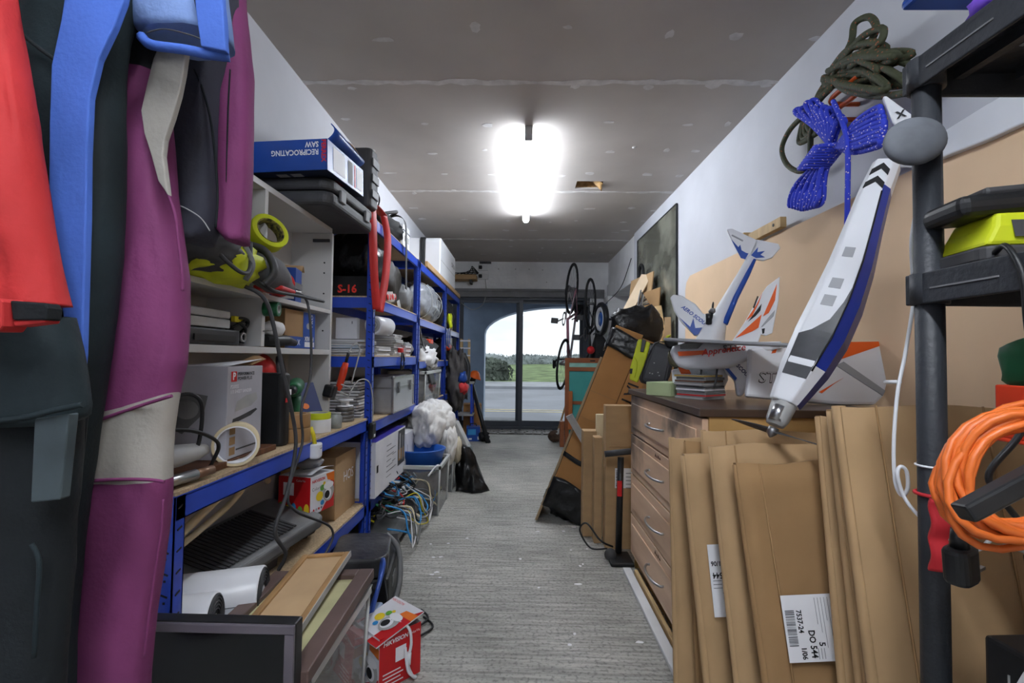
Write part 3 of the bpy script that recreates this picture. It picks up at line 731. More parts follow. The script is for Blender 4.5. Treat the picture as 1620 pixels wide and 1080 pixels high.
# ---- loose cables hanging in front of the bookcase and bench
cord('power_cable', 'black power cable hanging from the tool bag down over the bench edge', 'cable',
     [(-0.85, 1.46, 1.26), (-0.80, 1.5, 1.21), (-0.775, 1.56, 1.0), (-0.77, 1.62, 0.86), (-0.772, 1.66, 0.74), (-0.768, 1.60, 0.6), (-0.765, 1.52, 0.5), (-0.768, 1.60, 0.40), (-0.80, 1.62, 0.335)], 0.0065, M_['dark_grey'])
cord('power_cable', 'thin black cable looping from the saw to the floor by the picture frames', 'cable',
     [(-0.87, 1.75, 1.28), (-0.80, 1.78, 1.25), (-0.77, 1.76, 1.0), (-0.765, 1.68, 0.86), (-0.768, 1.70, 0.74), (-0.765, 1.60, 0.60), (-0.76, 1.65, 0.52), (-0.755, 1.95, 0.36), (-0.755, 1.9, 0.28), (-0.755, 1.5, 0.22), (-0.755, 1.35, 0.1), (-0.70, 1.38, 0.05)], 0.0048, M_['dark_grey'])
cord('power_cable', 'grey cable loop sticking out over the drill carton', 'cable',
     [(-0.86, 1.56, 1.29), (-0.82, 1.58, 1.262), (-0.80, 1.7, 1.262), (-0.78, 1.86, 1.262), (-0.80, 1.9, 1.268), (-0.84, 1.82, 1.276)], 0.006, M_['dark_grey'])

# ================================================================== on the workbench (top at 0.725)
ZB = 0.726
sg = thing('caulking_gun', 'pale grey caulking gun lying on the near end of the workbench', 'tool', M=TR(-0.835, 1.19, ZB + 0.02) @ rot(0, 0, -8))
rs = []
for y, w_, h_ in ((-0.14, 0.012, 0.02), (-0.08, 0.022, 0.035), (-0.02, 0.028, 0.04), (0.04, 0.026, 0.03), (0.07, 0.015, 0.02)):
    rs.append([(w_ * math.cos(2 * PI * j / 12), y, 0.055 + h_ * 0.7 * math.sin(2 * PI * j / 12)) for j in range(12)])
MB().rings(rs).build('body', M_['light_grey'], sg)
MB().cyl((0.01, -0.12, 0.0), (0.01, 0.03, 0.0), 0.014, n=12).build('barrel', M_['steel'], sg)
MB().cyl((0.01, 0.03, 0.0), (0.01, 0.085, 0.0), 0.012, n=12).build('bronze_tip', mat('bronze', (150, 118, 96), 0.4, 0.6), sg)
MB().box((0, -0.07, 0.1), (0.03, 0.05, 0.08), r=rot(20, 0, 0)).build('handle', M_['mid_grey'], sg, 0.008)
cord('lead', '', '', [(0, -0.1, 0.12), (0.0, -0.02, 0.2), (0.02, 0.03, 0.18), (0.01, 0.03, 0.06), (0.0, -0.03, 0.05)], 0.005, M_['black_plastic'], parent=sg)
cord('lead', '', '', [(0, -0.12, 0.13), (0.02, 0.0, 0.115), (0.02, 0.09, 0.07), (0.0, 0.1, 0.02), (-0.02, 0.1, -0.012)], 0.005, M_['black_plastic'], parent=sg)
# picture-frame sized boards lying under the sander box
MB_ = MB().bb(-1.1, -0.84, 1.14, 1.66, ZB, ZB + 0.018).build('board_offcut', M_['dark_wood'], None, 0.002); tag(MB_, 'brown wooden board lying on the bench under the sander box', 'board')
ps = carton('tool_box', 'grey sheet sander box with white lid flap standing on the workbench', 'box', (0.21, 0.2, 0.27), (-0.955, 1.48, ZB + 0.019), 2, mat('sander_box_grey', (182, 182, 190), 0.45, var=0.06))
D_ = (0.21, 0.2, 0.27)
MB().grid(lambda u, v: (-0.1 + 0.2 * u, -0.1 + 0.2 * v, 0.272 + 0.02 * v * u), 4, 4, th=0.002).build('lid_flap', M_['white_card'], ps)
MB().grid(lambda u, v: (0.02 + 0.085 * u, 0.03 + 0.09 * v, 0.274 + 0.03 * math.sin(2.5 * u) * v), 4, 4, th=0.002).build('torn_flap', M_['cardboard_dark'], ps)
F_ = face(D_, 'right')
patch(ps, F_, rect(-0.085, -0.055, 0.09, 0.12), M_['print_red'])
text('P', 0.03, ps, F_ @ TR(-0.07, 0.105, 0.0008), M_['print_white'], align='CENTER', bold=0.001)
text('PERFORMANCE', 0.0135, ps, F_ @ TR(-0.05, 0.112, 0.0008), M_['print_black'], bold=0.0003); text('POWER PLUS', 0.0135, ps, F_ @ TR(-0.05, 0.098, 0.0008), M_['print_black'], bold=0.0003)
text('P200SS', 0.015, ps, F_ @ TR(-0.088, 0.075, 0.0008), M_['print_white']); text('1/3 SHEET SANDER', 0.014, ps, F_ @ TR(-0.088, 0.06, 0.0008), M_['print_white'])
patch(ps, F_, [(-0.06, 0.0), (0.03, 0.01), (0.07, 0.03), (0.06, 0.05), (0.0, 0.045), (-0.05, 0.03)], M_['light_grey']); patch(ps, F_, [(-0.075, -0.035), (0.03, -0.02), (0.07, -0.005), (0.06, 0.0), (-0.03, -0.015), (-0.07, -0.02)], M_['dark_grey'])
for k in range(3): patch(ps, F_, rect(-0.085, -0.055, -0.065 - 0.03 * k, -0.042 - 0.03 * k), M_['cardboard_dark'])
patch(ps, F_, rect(-0.05, 0.08, -0.115, -0.11), M_['dark_grey'])
F_ = face(D_, 'front')
patch(ps, F_, [(-0.09, -0.03), (-0.02, -0.06), (0.04, 0.0), (0.05, 0.05), (-0.01, 0.06), (-0.08, 0.03)], M_['mid_grey']); patch(ps, F_, disc(-0.01, 0.01, 0.035, 0.028), M_['light_grey'])
tape_roll('tape_roll', 'large cream masking tape roll standing on the bench edge', 0.062, 0.05, 0.05, TR(-0.845, 1.435, ZB + 0.063) @ rot(0, 90, -62) , M_['skin_tape'], M_['print_white'])
# black power tool case / sander standing
bt = thing('tool_casing', 'black upright power tool casing beside the sander box', 'power tool', (-0.905, 1.735, ZB))
rbox((0.13, 0.06, 0.26), 0.022, 5).build('casing', M_['black_plastic'], bt, 0.012, seg=3)
MB().bb(0.0655, 0.0675, -0.015, 0.02, 0.18, 0.2).build('label', M_['print_white'], bt); MB().bb(0.0655, 0.067, -0.02, 0.0, 0.155, 0.17).build('switch', M_['print_red'], bt)
for k, z in enumerate((0, 0.052)):
    tape_roll('tape_roll', ('lower' if k == 0 else 'upper') + ' of two brown parcel tape rolls stacked on the bench', 0.055, 0.038, 0.05, TR(-0.855 - 0.006 * k, 1.83 + 0.01 * k, ZB + z), M_['tape_tan'], M_['cardboard'], 'brown parcel tape rolls')
gd = thing('cordless_drill', 'green cordless drill standing on its battery on the bench', 'drill', M=TR(-0.915, 1.95, ZB) @ rot(0, 0, 20))
MB().bb(-0.04, 0.04, -0.055, 0.055, 0, 0.05).build('battery', M_['green'], gd, 0.01)
MB().tube([(0, 0.02, 0.05), (0, 0.005, 0.1), (0, 0.0, 0.16)], [0.022, 0.019, 0.024], 12, sq=1.25).build('handle', M_['green'], gd)
MB().tube([(0, 0.08, 0.2), (0, 0.05, 0.2), (0, -0.05, 0.19), (0, -0.1, 0.19)], [0.026, 0.032, 0.032, 0.022], 14).build('motor_body', M_['green'], gd)
MB().cyl((0, -0.1, 0.19), (0, -0.145, 0.188), 0.018, 0.012, 12).build('chuck', M_['black_plastic'], gd)
rg = thing('angle_grinder', 'red and black angle grinder behind the green drill', 'power tool', M=TR(-1.03, 1.86, ZB + 0.0))
MB().bb(-0.05, 0.05, -0.08, 0.08, 0, 0.24).build('stand', M_['black_plastic'], rg, 0.02)
MB().lathe([(0.001, 0), (0.05, 0), (0.058, 0.015), (0.05, 0.05), (0.001, 0.06)], 18, (0.02, -0.02, 0.26), rot(0, 60, 0)).build('red_head', M_['red'], rg)
MB().lathe([(0.05, 0), (0.06, 0), (0.06, 0.02), (0.05, 0.02)], 24, (0.06, 0.06, 0.26), rot(0, 80, 20), loop=True).build('guard_ring', M_['dark_grey'], rg)
nb = carton('cardboard_box', 'navy blue box leaning open on the bench beside the drill', 'box', (0.16, 0.03, 0.15), M=TR(-0.945, 2.12, ZB + 0.062) @ rot(-28, 0, 62), m=M_['navy'])
F_ = face((0.16, 0.03, 0.15), 'front'); text('X', 0.06, nb, F_ @ TR(-0.04, 0.03, 0), M_['light_grey'], align='CENTER', bold=0.001); patch(nb, F_, disc(0.0, -0.04, 0.018, 0.014), M_['print_orange'])
tape_roll('tape_roll', 'white tape roll under the yellow one on the bench', 0.05, 0.036, 0.055, TR(-0.86, 2.055, ZB), M_['white_matt'], M_['light_grey'])
tape_roll('tape_roll', 'yellow tape roll stacked on the white roll on the bench', 0.05, 0.036, 0.026, TR(-0.862, 2.055, ZB + 0.0555), M_['lime'], M_['light_grey'])
wr_ = thing('wire_reel', 'white wire reel on a stack of steel discs on the bench', 'reel', (-0.875, 2.40, ZB))
for k in range(4): MB().lathe([(0.001, 0), (0.045, 0), (0.045, 0.016), (0.001, 0.016)], 20, (0, 0, 0.018 * k)).build('disc', M_['dull_steel'], wr_, 0.002)
MB().lathe([(0.001, 0), (0.04, 0), (0.04, 0.005), (0.02, 0.008), (0.02, 0.028), (0.04, 0.03), (0.04, 0.035), (0.001, 0.035)], 20, (0, 0, 0.073)).build('spool', M_['white_gloss'], wr_)
jr = thing('glass_jar', 'small glass jar of screws on the bench edge', 'jar', (-0.83, 2.17, ZB))
MB().lathe([(0.001, 0), (0.025, 0), (0.026, 0.05), (0.02, 0.06), (0.02, 0.065), (0.001, 0.065)], 16).build('glass', pane_mat('jar_glass', (210, 216, 214), 0.2, 0.6), jr)
MB().lathe([(0.001, 0), (0.022, 0), (0.022, 0.002), (0.001, 0.002)], 16, (0, 0, 0.066)).build('lid', M_['light_grey'], jr)
for k, (y, s) in enumerate(((2.12, 'white reel of wire on the bench beside the tape rolls'), (2.2, 'small grey reel of solder wire at the back of the bench'))):
    t = thing('wire_reel', s, 'reel', (-0.93 - 0.05 * k, y + 0.05 * k, ZB))
    MB().lathe([(0.001, 0), (0.035, 0), (0.035, 0.006), (0.018, 0.008), (0.018, 0.05), (0.035, 0.052), (0.035, 0.058), (0.001, 0.058)], 20).build('spool', [M_['light_grey'], M_['mid_grey']][k], t)
sd_ = thing('soldering_iron', 'orange handled soldering iron with a coiled white lead hanging at the bookcase end', 'tool', M=TR(-0.89, 2.36, 0.90) @ rot(-6, 12, 0))
MB().tube([(0, 0, 0.12), (0, 0, 0.08), (0, 0, 0.0), (0, 0, -0.03)], [0.014, 0.018, 0.016, 0.008], 12).build('handle', mat('orange_red', (222, 66, 34), 0.4), sd_)
MB().cyl((0, 0, 0.12), (0, 0, 0.17), 0.008, n=8).build('cord_boot', M_['black_plastic'], sd_)
hp = [(0.012 + 0.035 * math.cos(a), 0.02 + 0.03 * math.sin(a), -0.02 - 0.006 * a + 0.06) for a in [0.7 * i for i in range(28)]]
cord('coiled_lead', '', '', [(0, 0, 0.17), (0.01, 0.02, 0.22), (0.035, 0.045, 0.2)] + hp, 0.004, M_['light_grey'], parent=sd_, k=4)
MB().box((-0.02, -0.05, -0.03), (0.05, 0.06, 0.06)).build('plug_block', M_['black_plastic'], sd_, 0.01)
MB().bb(-0.93, -0.87, 2.337, 2.345, 0.9, 1.08).build('hook_plate', M_['dull_steel'], sd_)
pc = thing('plug_charger', 'white plug charger hanging over the bench front', 'charger', M=TR(-0.792, 1.87, 0.655) @ rot(0, 0, 8))
rbox((0.04, 0.062, 0.056), 0.014, 4).build('case', M_['white_gloss'], pc, 0.006)
MB().tube([(0.0, -0.01, 0.05), (-0.005, -0.015, 0.09), (-0.015, -0.02, 0.12)], 0.008, 8).build('yellow_boot', M_['yellow'], pc)
MB().bb(0.0205, 0.0215, -0.012, 0.008, 0.035, 0.038).build('indicator', M_['print_grey'], pc)
sc = thing('door_sensor', 'black sensor box hung on the blue post by a white lead', 'sensor', (-0.785, 2.56, 0.615))
rbox((0.025, 0.07, 0.085), 0.01, 4).build('case', M_['black_plastic'], sc, 0.008); MB().bb(0.0128, 0.0138, -0.01, 0.012, 0.01, 0.024).build('label', M_['print_white'], sc)
cord('lead', '', '', [(0, 0, 0.085), (0.0, 0.0, 0.2), (-0.01, -0.04, 0.3), (-0.04, -0.12, 0.31), (-0.06, -0.2, 0.24)], 0.0035, M_['light_grey'], parent=sc)

# ================================================================== workbench lower shelf (board at 0.285)
ZS = 0.286
def blobs(parent, F_, s=1.0):
    for x, y, r_, m_ in ((-0.028, 0.0, 0.022, 'print_yellow'), (-0.012, 0.03, 0.014, 'print_green'), (-0.01, -0.03, 0.012, 'print_sky'), (0.0, 0.045, 0.008, 'print_yellow')):
        patch(parent, F_, disc(x * s, y * s, r_ * s, r_ * s * 0.85), M_[m_])
def cam_picture(parent, F_, s=1.0):
    F_ = F_ @ TR(0, 0, 0.0005)
    patch(parent, F_, disc(0, 0, 0.038 * s, 0.04 * s), M_['light_grey']); patch(parent, F_ @ TR(0, 0, 0.0003), disc(0, 0.028 * s, 0.034 * s, 0.016 * s), M_['print_white'])
    patch(parent, F_ @ TR(0, 0, 0.0006), disc(-0.004 * s, -0.008 * s, 0.024 * s), M_['print_white']); patch(parent, F_ @ TR(0, 0, 0.0009), disc(-0.01 * s, -0.01 * s, 0.017 * s), M_['print_black'])
h1 = carton('camera_box', 'red and white security camera box on the workbench lower shelf', 'box', (0.15, 0.15, 0.15), M=TR(-0.875, 1.99, 0.42) @ rot(0, 0, -14) , mats=[M_['white_card'], M_['red_gloss']], mif=[0, 0, 1, 0, 0, 0])
D_ = (0.15, 0.15, 0.15)
F_ = face(D_, 'right')
patch(h1, F_, [(0.03, 0.045), (0.074, 0.03), (0.074, 0.07), (0.02, 0.07)], M_['print_orange']); patch(h1, F_, [(-0.01, -0.074), (0.074, -0.074), (0.074, 0.03), (0.05, 0.04), (0.06, -0.02), (0.02, -0.045)], M_['red_gloss'], e=0.0002)
text('HIKVISION', 0.017, h1, F_ @ TR(-0.07, 0.055, 0.001), M_['print_red'], bold=0.0004, shear=0.2); text('ColorVu', 0.019, h1, F_ @ TR(-0.068, 0.024, 0.001), M_['print_grey'])
blobs(h1, F_ @ TR(0.008, -0.01, 0.0008), 1.0); cam_picture(h1, F_ @ TR(0.035, -0.005, 0.0012), 0.95)
for k in range(4): patch(h1, F_ @ TR(0, 0, 0.0006), disc(-0.055 + 0.016 * k, -0.058, 0.005, 0.005), M_[['print_red', 'light_grey', 'print_red', 'print_grey'][k]])
F_ = face(D_, 'front')
for k, m_ in enumerate(('print_green', 'print_yellow', 'print_sky', 'print_green', 'print_yellow')): patch(h1, F_ @ TR(0, 0, 0.0004), disc(-0.06 + 0.03 * k, -0.05 - 0.01 * (k % 2), 0.012, 0.022), M_[m_])
patch(h1, F_ @ TR(0, 0, 0.0005), rect(-0.05, 0.0, 0.0, 0.05), M_['print_white']); text('ColorVu', 0.012, h1, F_ @ TR(0.01, 0.06, 0.001), M_['print_white'])
MB().grid(lambda u, v: (-0.06 + 0.14 * u, -0.075 + 0.14 * v, 0.152 + 0.025 * u * math.sin(2 * v + 0.4)), 5, 5, th=0.001).build('lid_flap', M_['white_card'], h1)
lump((0.05, 0.04, 0.03), 0.5, 3, 6, 18, 2, (-0.01, 0.03, 0.185)).build('plastic_wrap', pane_mat('wrap_clear', (226, 228, 230), 0.25, 0.55), h1)
hb = carton('cardboard_box', 'tan cardboard box at the far end of the workbench lower shelf', 'box', (0.26, 0.27, 0.29), (-0.985, 2.385, ZS), 0, M_['cardboard'])
text('HOS', 0.07, hb, face((0.26, 0.27, 0.29), 'right') @ TR(0.03, 0.03, 0), M_['print_white'], align='CENTER')
hs = lump((0.12, 0.12, 0.06), 0.25, 2.5, 8, 24, 2.4, (-0.96, 2.02, ZS + 0.065)).build('cloth_heap', mat('brown_cloth', (86, 74, 62), 0.9, var=0.3)); tag(hs, 'brown cloth heap under the camera box on the lower shelf', 'cloth')
# slatted grey heater / scanner body
ht = thing('fan_heater', 'grey louvred appliance lying on the workbench lower shelf', 'appliance', M=TR(-0.965, 1.70, 0.375) @ rot(6, 10, -14))
rbox((0.27, 0.52, 0.05), 0.03, 4).build('casing', M_['mid_grey'], ht, 0.012, seg=3)
for k in range(22): MB().bb(-0.1, 0.11, -0.22 + 0.016 * k, -0.212 + 0.016 * k, 0.055, 0.06).build('louvre', M_['dark_grey'], ht)
sk = thing('plastic_cover', 'grey plastic panel under the louvred appliance', 'panel', M=TR(-0.97, 1.66, ZS + 0.045) @ rot(0, 3, -6))
rbox((0.2, 0.34, 0.04), 0.015, 4).build('panel', M_['mid_grey'], sk, 0.006); MB().bb(0.1, 0.103, -0.15, 0.15, 0.012, 0.024).build('groove', M_['dark_grey'], sk)
MB().bb(-0.08, 0.08, -0.12, 0.12, -0.044, 0.0).build('foot_block', M_['dark_grey'], sk)
ch_ = thing('bent_frame', 'cream bent-wood folded frame in the dark under the bench top', 'frame', (-1.0, 1.6, 0.46))
MB().tube(smooth_path([(0.05, -0.35, 0.05), (0.06, -0.1, 0.14), (0.06, 0.1, 0.2), (0.02, 0.28, 0.1)], 8), 0.012, 8).build('bent_rail', M_['skin_tape'], ch_)
MB().tube(smooth_path([(0.0, -0.3, 0.0), (0.05, -0.05, 0.09), (0.07, 0.02, 0.14)], 8), 0.01, 8).build('bent_rail', M_['skin_tape'], ch_)
# two white cylindrical devices with black ringed ends
def tubular(label, M, r_, L):
    t = thing('tubular_camera', label, 'camera', M=M, group='white tubular housings under the bench')
    MB().lathe([(0.001, 0), (r_ * 0.6, 0), (r_ * 0.98, 0.012), (r_, 0.03), (r_, L - 0.004), (r_ * 0.97, L), (0.001, L)], 36).build('housing', M_['white_gloss'], t)
    e = MB().lathe([(r_ * 0.3, L - 0.001), (r_ * 0.93, L - 0.001), (r_ * 0.93, L + 0.002), (r_ * 0.3, L + 0.002)], 36, loop=True).build('end_ring', M_['black_plastic'], t)
    for k in range(5): MB().lathe([(r_ * (0.42 + 0.11 * k), L + 0.001), (r_ * (0.45 + 0.11 * k), L + 0.001), (r_ * (0.45 + 0.11 * k), L + 0.004), (r_ * (0.42 + 0.11 * k), L + 0.004)], 30, loop=True).build('ridge', M_['dark_grey'], e)
    MB().lathe([(0.001, L - 0.02), (r_ * 0.28, L - 0.02), (r_ * 0.28, L - 0.018), (0.001, L - 0.018)], 20).build('core', M_['black_matt'], t)
    MB().bb(-0.001, 0.001, -r_ - 0.0006, -r_ + 0.001, 0.03, L - 0.006).build('seam', M_['print_grey'], t)
    return t
tubular('larger white tubular housing with black ringed end under the bench', TR(-1.02, 1.315, 0.362) @ rot(0, 88, 15), 0.072, 0.30)
tubular('smaller white tubular housing with black ringed end just behind the monitor', TR(-1.03, 1.165, 0.362) @ rot(0, 88, 15), 0.072, 0.27)
def crumple(r3, seed, n, c, amp=0.34):
    """cloth heap: sharp creases from warped ridged noise"""
    k = n // 2; rs = []; so = Vector((seed * 3.7, seed * 1.3, seed * 2.1))
    for i in range(k + 1):
        a = -PI / 2 + PI * i / k; ring = []
        for j in range(n):
            t = 2 * PI * j / n; q = max(0.02, math.cos(a))
            d = Vector((q * math.cos(t), q * math.sin(t), math.sin(a)))
            w = noise.noise_vector(d * 1.7 + so) * 0.9
            s_ = 1 + 0.5 * amp * noise.noise(d * 1.3 + so) - 0.30 * (0.35 - min(0.35, abs(noise.noise((d + w * 0.5) * 1.9 + so)) * 1.1)) - 0.12 * (0.3 - min(0.3, abs(noise.noise((d + w * 0.8) * 3.8 + so))))
            ring.append(Vector((d.x * r3[0], d.y * r3[1], d.z * r3[2])) * s_ + Vector(c))
        rs.append(ring)
    return MB().rings(rs)
# ================================================================== contents of the first tall unit (y 2.58..3.70)
def book_stack(items, x, y, z, rnd_, group, cat='book', face_x=True):
    """items: list of (name, label, size, material); stacked upwards"""
    N_ = len(items)
    for k_, (name, label, d, m_) in enumerate(items):
        if N_ > 1: label = ('lowest ' if k_ == 0 else 'topmost ' if k_ == N_ - 1 else ['', 'second', 'third', 'fourth', 'fifth', 'sixth', 'seventh', 'eighth', 'ninth', 'tenth', 'eleventh', 'twelfth'][k_] + ' from bottom ') + label
        t = thing(name, label, cat, (x + rnd_.uniform(-0.008, 0.008), y + rnd_.uniform(-0.01, 0.01), z), rnd_.uniform(-5, 5), group)
        w, l, h = d
        MB().bb(-w / 2, w / 2, -l / 2, l / 2, 0, h * 0.12).bb(-w / 2, w / 2, -l / 2, l / 2, h * 0.88, h).build('cover', m_, t)
        MB().bb(-w / 2 + 0.003, w / 2 - 0.003, -l / 2 + 0.003, l / 2 - 0.003, h * 0.12, h * 0.88).build('pages', M_['white_matt'], t)
        z += h + 0.0005
    return z
rn = random.Random(21)
# --- top level
rb = thing('drawstring_bag', 'red drawstring bag on top of the grey tool cases', 'bag', (-0.84, 2.53, 1.81))
lump((0.055, 0.06, 0.09), 0.3, 2.2, 2, 24, 2.2, (0, 0.0, 0.11)).build('pouch', M_['red'], rb)
MB().tube(smooth_path([(0.03, 0.03, 0.16), (0.06, 0.05, 0.1), (0.05, 0.06, 0.05)], 6), 0.004, 6).build('toggle_cord', M_['black_matt'], rb)
st_ = thing('luggage_strap', 'red webbing strap looped over the top of the nearest tall blue post', 'strap', (0, 0, 0))
pth = smooth_path([(-0.79, 2.49, 1.83), (-0.778, 2.47, 1.72), (-0.776, 2.50, 1.5), (-0.776, 2.56, 1.30)], 8)
def ribbon(pts, w, dirs, th=0.002):
    return MB().grid(lambda u, v: Vector(pts[min(int(round(v * (len(pts) - 1))), len(pts) - 1)]) + Vector(dirs) * (w * (u - 0.5)), 2, len(pts) - 1, th=th)
ribbon(pth, 0.05, (0.6, 0.8, 0.1)).build('strap_half', M_['red'], st_)
pth = smooth_path([(-0.79, 2.70, 1.85), (-0.778, 2.75, 1.72), (-0.772, 2.70, 1.5), (-0.772, 2.60, 1.29)], 8)
ribbon(pth, 0.05, (0.6, 0.8, -0.1)).build('strap_half', M_['red'], st_)
ribbon(smooth_path([(-0.79, 2.47, 1.835), (-0.80, 2.58, 1.86), (-0.79, 2.69, 1.845)], 5), 0.05, (1, 0, 0)).build('strap_top', M_['red'], st_)
hg = thing('holdall', 'black holdall with dangling shoulder strap on the top shelf', 'bag', (-0.93, 3.05, 1.802))
lump((0.13, 0.28, 0.075), 0.3, 2.4, 4, 28, 2.6, (0, 0, 0.07)).build('bag_body', M_['black_matt'], hg)
ribbon(smooth_path([(0.05, 0.0, 0.13), (0.11, 0.06, 0.165), (0.145, 0.13, 0.14), (0.15, 0.15, 0.0), (0.15, 0.16, -0.15), (0.15, 0.17, -0.3)], 6), 0.045, (0, 1, 0)).build('shoulder_strap', M_['dark_grey'], hg)
MB().tube(smooth_path([(0.08, -0.2, 0.1), (0.13, -0.1, 0.14), (0.12, 0.0, 0.17), (0.06, 0.05, 0.15)], 6), 0.01, 8).build('carry_handle', M_['dark_grey'], hg)
wb_ = carton('storage_box', 'small white box on the top shelf behind the shoulder strap', 'box', (0.2, 0.2, 0.22), (-0.97, 3.58, 1.802), 0, M_['white_gloss'], bevel=0.006)
MB().bb(0.101, 0.104, -0.06, 0.06, 0.1, 0.14).build('latch', M_['light_grey'], wb_)
MB().bb(-0.103, 0.103, -0.103, 0.103, 0.17, 0.178).build('lid_seam', M_['print_grey'], wb_)
# --- second level (1.375)
z2 = 1.376
bb_ = lump((0.14, 0.17, 0.14), 0.2, 2.2, 11, 28, 3.2, (-0.975, 2.83, z2 + 0.245)).build('bin_bag', M_['black_bag']); tag(bb_, 'black plastic sack on the second shelf behind the red strap', 'bag')
s16 = carton('cardboard_box', 'black carton with red lettering on the second shelf behind the first post', 'box', (0.25, 0.3, 0.115), (-0.975, 2.79, z2), 0, M_['black_matt'])
text('S-16', 0.06, s16, face((0.25, 0.3, 0.115), 'front') @ TR(0.01, -0.015, 0), mat('print_bright_red', (230, 56, 40), 0.5, var=0.02), align='CENTER', bold=0.002)
MB().bb(-0.125, 0.125, -0.153, -0.1505, -0.004, 0.004).build('tan_edge', M_['cardboard_dark'], s16)
lb = lump((0.09, 0.14, 0.16), 0.25, 2.0, 14, 28, 2.6, (-0.90, 3.12, z2 + 0.15)).build('leather_bag', mat('old_leather', (58, 52, 46), 0.55, var=0.3, bump=0.4, bscale=20)); tag(lb, 'worn dark leather bag on the second shelf', 'bag')
cn = thing('cardboard_sleeve', 'opened tan cardboard sleeve next to the leather bag', 'box', M=TR(-0.875, 3.27, z2) @ rot(0, -12, 4))
for x in (-0.04, 0.04): MB().bb(x - 0.002, x + 0.002, -0.06, 0.06, 0, 0.2).build('side', M_['light_grey'], cn)
for y in (-0.06, 0.06): MB().bb(-0.04, 0.04, y - 0.002, y + 0.002, 0, 0.19).build('end', M_['cardboard_dark'], cn)
pk = thing('plastic_packet', 'clear packet with red print at the front of the second shelf', 'packet', M=TR(-0.845, 3.0, z2 + 0.002) @ rot(8, -6, 0))
lump((0.04, 0.17, 0.04), 0.25, 2.5, 3, 24, 2.6, (0, 0, 0.04)).build('film', pane_mat('packet_film', (224, 216, 212), 0.3, 0.45), pk)
for k in range(4): MB().ell((0.038, -0.1 + 0.06 * k, 0.04), (0.004, 0.022, 0.02), 12).build('red_print', M_['print_red'], pk)
gb = lump((0.07, 0.1, 0.1), 0.3, 2.6, 9, 24, 2.4, (-0.88, 3.5, z2 + 0.09)).build('grey_bag', M_['mid_grey']); tag(gb, 'crumpled grey bag at the far end of the second shelf', 'bag')
# --- third level (1.055)
z3 = 1.056
book_stack([('magazine', 'magazine in the left stack of papers on the third shelf', (0.2, 0.28, h_), M_[m_]) for h_, m_ in ((0.012, 'light_grey'), (0.01, 'mid_grey'), (0.014, 'white_card'), (0.012, 'print_sky'), (0.012, 'light_grey'), (0.01, 'mid_grey'), (0.012, 'white_card'))], -0.98, 2.78, z3, rn, 'left stack of magazines', 'magazine')
wbx = carton('cardboard_box', 'small square white box standing on the magazines on the third shelf', 'box', (0.12, 0.05, 0.12), (-0.99, 2.73, z3 + 0.09), 3, M_['white_card'])
MB().bb(0.03, 0.034, -0.0262, -0.0254, 0.085, 0.1).build('print', M_['print_black'], wbx)
wc = thing('camera_housing', 'white cylindrical housing with ringed end on the third shelf beside the post', 'camera', M=TR(-0.815, 2.635, z3 + 0.165) @ rot(-90, 0, -10))
MB().lathe([(0.001, 0), (0.05, 0), (0.052, 0.003), (0.052, 0.17), (0.001, 0.17)], 28).build('housing', M_['white_gloss'], wc)
MB().lathe([(0.02, -0.002), (0.042, -0.002), (0.042, 0.001), (0.02, 0.001)], 24, loop=True).build('end_ring', M_['light_grey'], wc)
MB().lathe([(0.001, -0.003), (0.016, -0.003), (0.016, 0.0), (0.001, 0.0)], 18).build('end_cap', M_['mid_grey'], wc)
book_stack([('paper_pad', 'paper pad in the tall stack at the front of the third shelf', (0.16, 0.24, h_), M_[m_]) for h_, m_ in ((0.014, 'light_grey'), (0.012, 'white_card'), (0.01, 'mid_grey'), (0.012, 'light_grey'), (0.012, 'dark_grey'), (0.012, 'light_grey'), (0.01, 'white_card'), (0.01, 'light_grey'), (0.012, 'mid_grey'), (0.01, 'light_grey'), (0.01, 'white_card'), (0.01, 'mid_grey'))], -0.895, 3.2, z3, rn, 'tall stack of paper pads', 'paper')
book_stack([('magazine', 'magazine in the low stack below the white housing on the third shelf', (0.14, 0.26, h_), M_[m_]) for h_, m_ in ((0.014, 'white_card'), (0.012, 'light_grey'), (0.014, 'white_card'), (0.012, 'mid_grey'))], -0.88, 2.84, z3, rn, 'low stack of magazines', 'magazine')
book_stack([('paper_pad', 'white red-spined pad at the far front of the third shelf', (0.13, 0.16, 0.014), M_[m_]) for m_ in ('white_card', 'print_red', 'white_card', 'print_red', 'white_card')], -0.88, 3.46, z3, rn, 'red spined pads', 'paper')
pl_ = thing('pliers', 'red gripped pliers hanging over the third shelf beam', 'pliers', M=TR(-0.792, 3.2, z3 - 0.04) @ rot(0, 0, 0))
for s in (-1, 1):
    MB().tube(smooth_path([(0, 0.008 * s, 0.06), (0.006, 0.03 * s, 0.02), (0.004, 0.035 * s, -0.02), (0.0, 0.02 * s, -0.05)], 5), 0.006, 8).build('grip', M_['black_plastic'], pl_)
MB().box((-0.01, 0, 0.075), (0.03, 0.05, 0.03)).build('jaw', M_['red'], pl_, 0.006)
for s in (-1, 1): MB().lathe([(0.01, 0), (0.014, 0), (0.014, 0.004), (0.01, 0.004)], 16, (0.008, 0.035 * s, -0.012), rot(0, 90, 0), loop=True).build('ring', M_['blue_print'], pl_)
gl_ = lump((0.05, 0.08, 0.05), 0.35, 2.6, 8, 20, 2.2, (-0.86, 3.58, z3 + 0.05)).build('rag', M_['mid_grey']); tag(gl_, 'grey rag at the far end of the third shelf', 'rag')
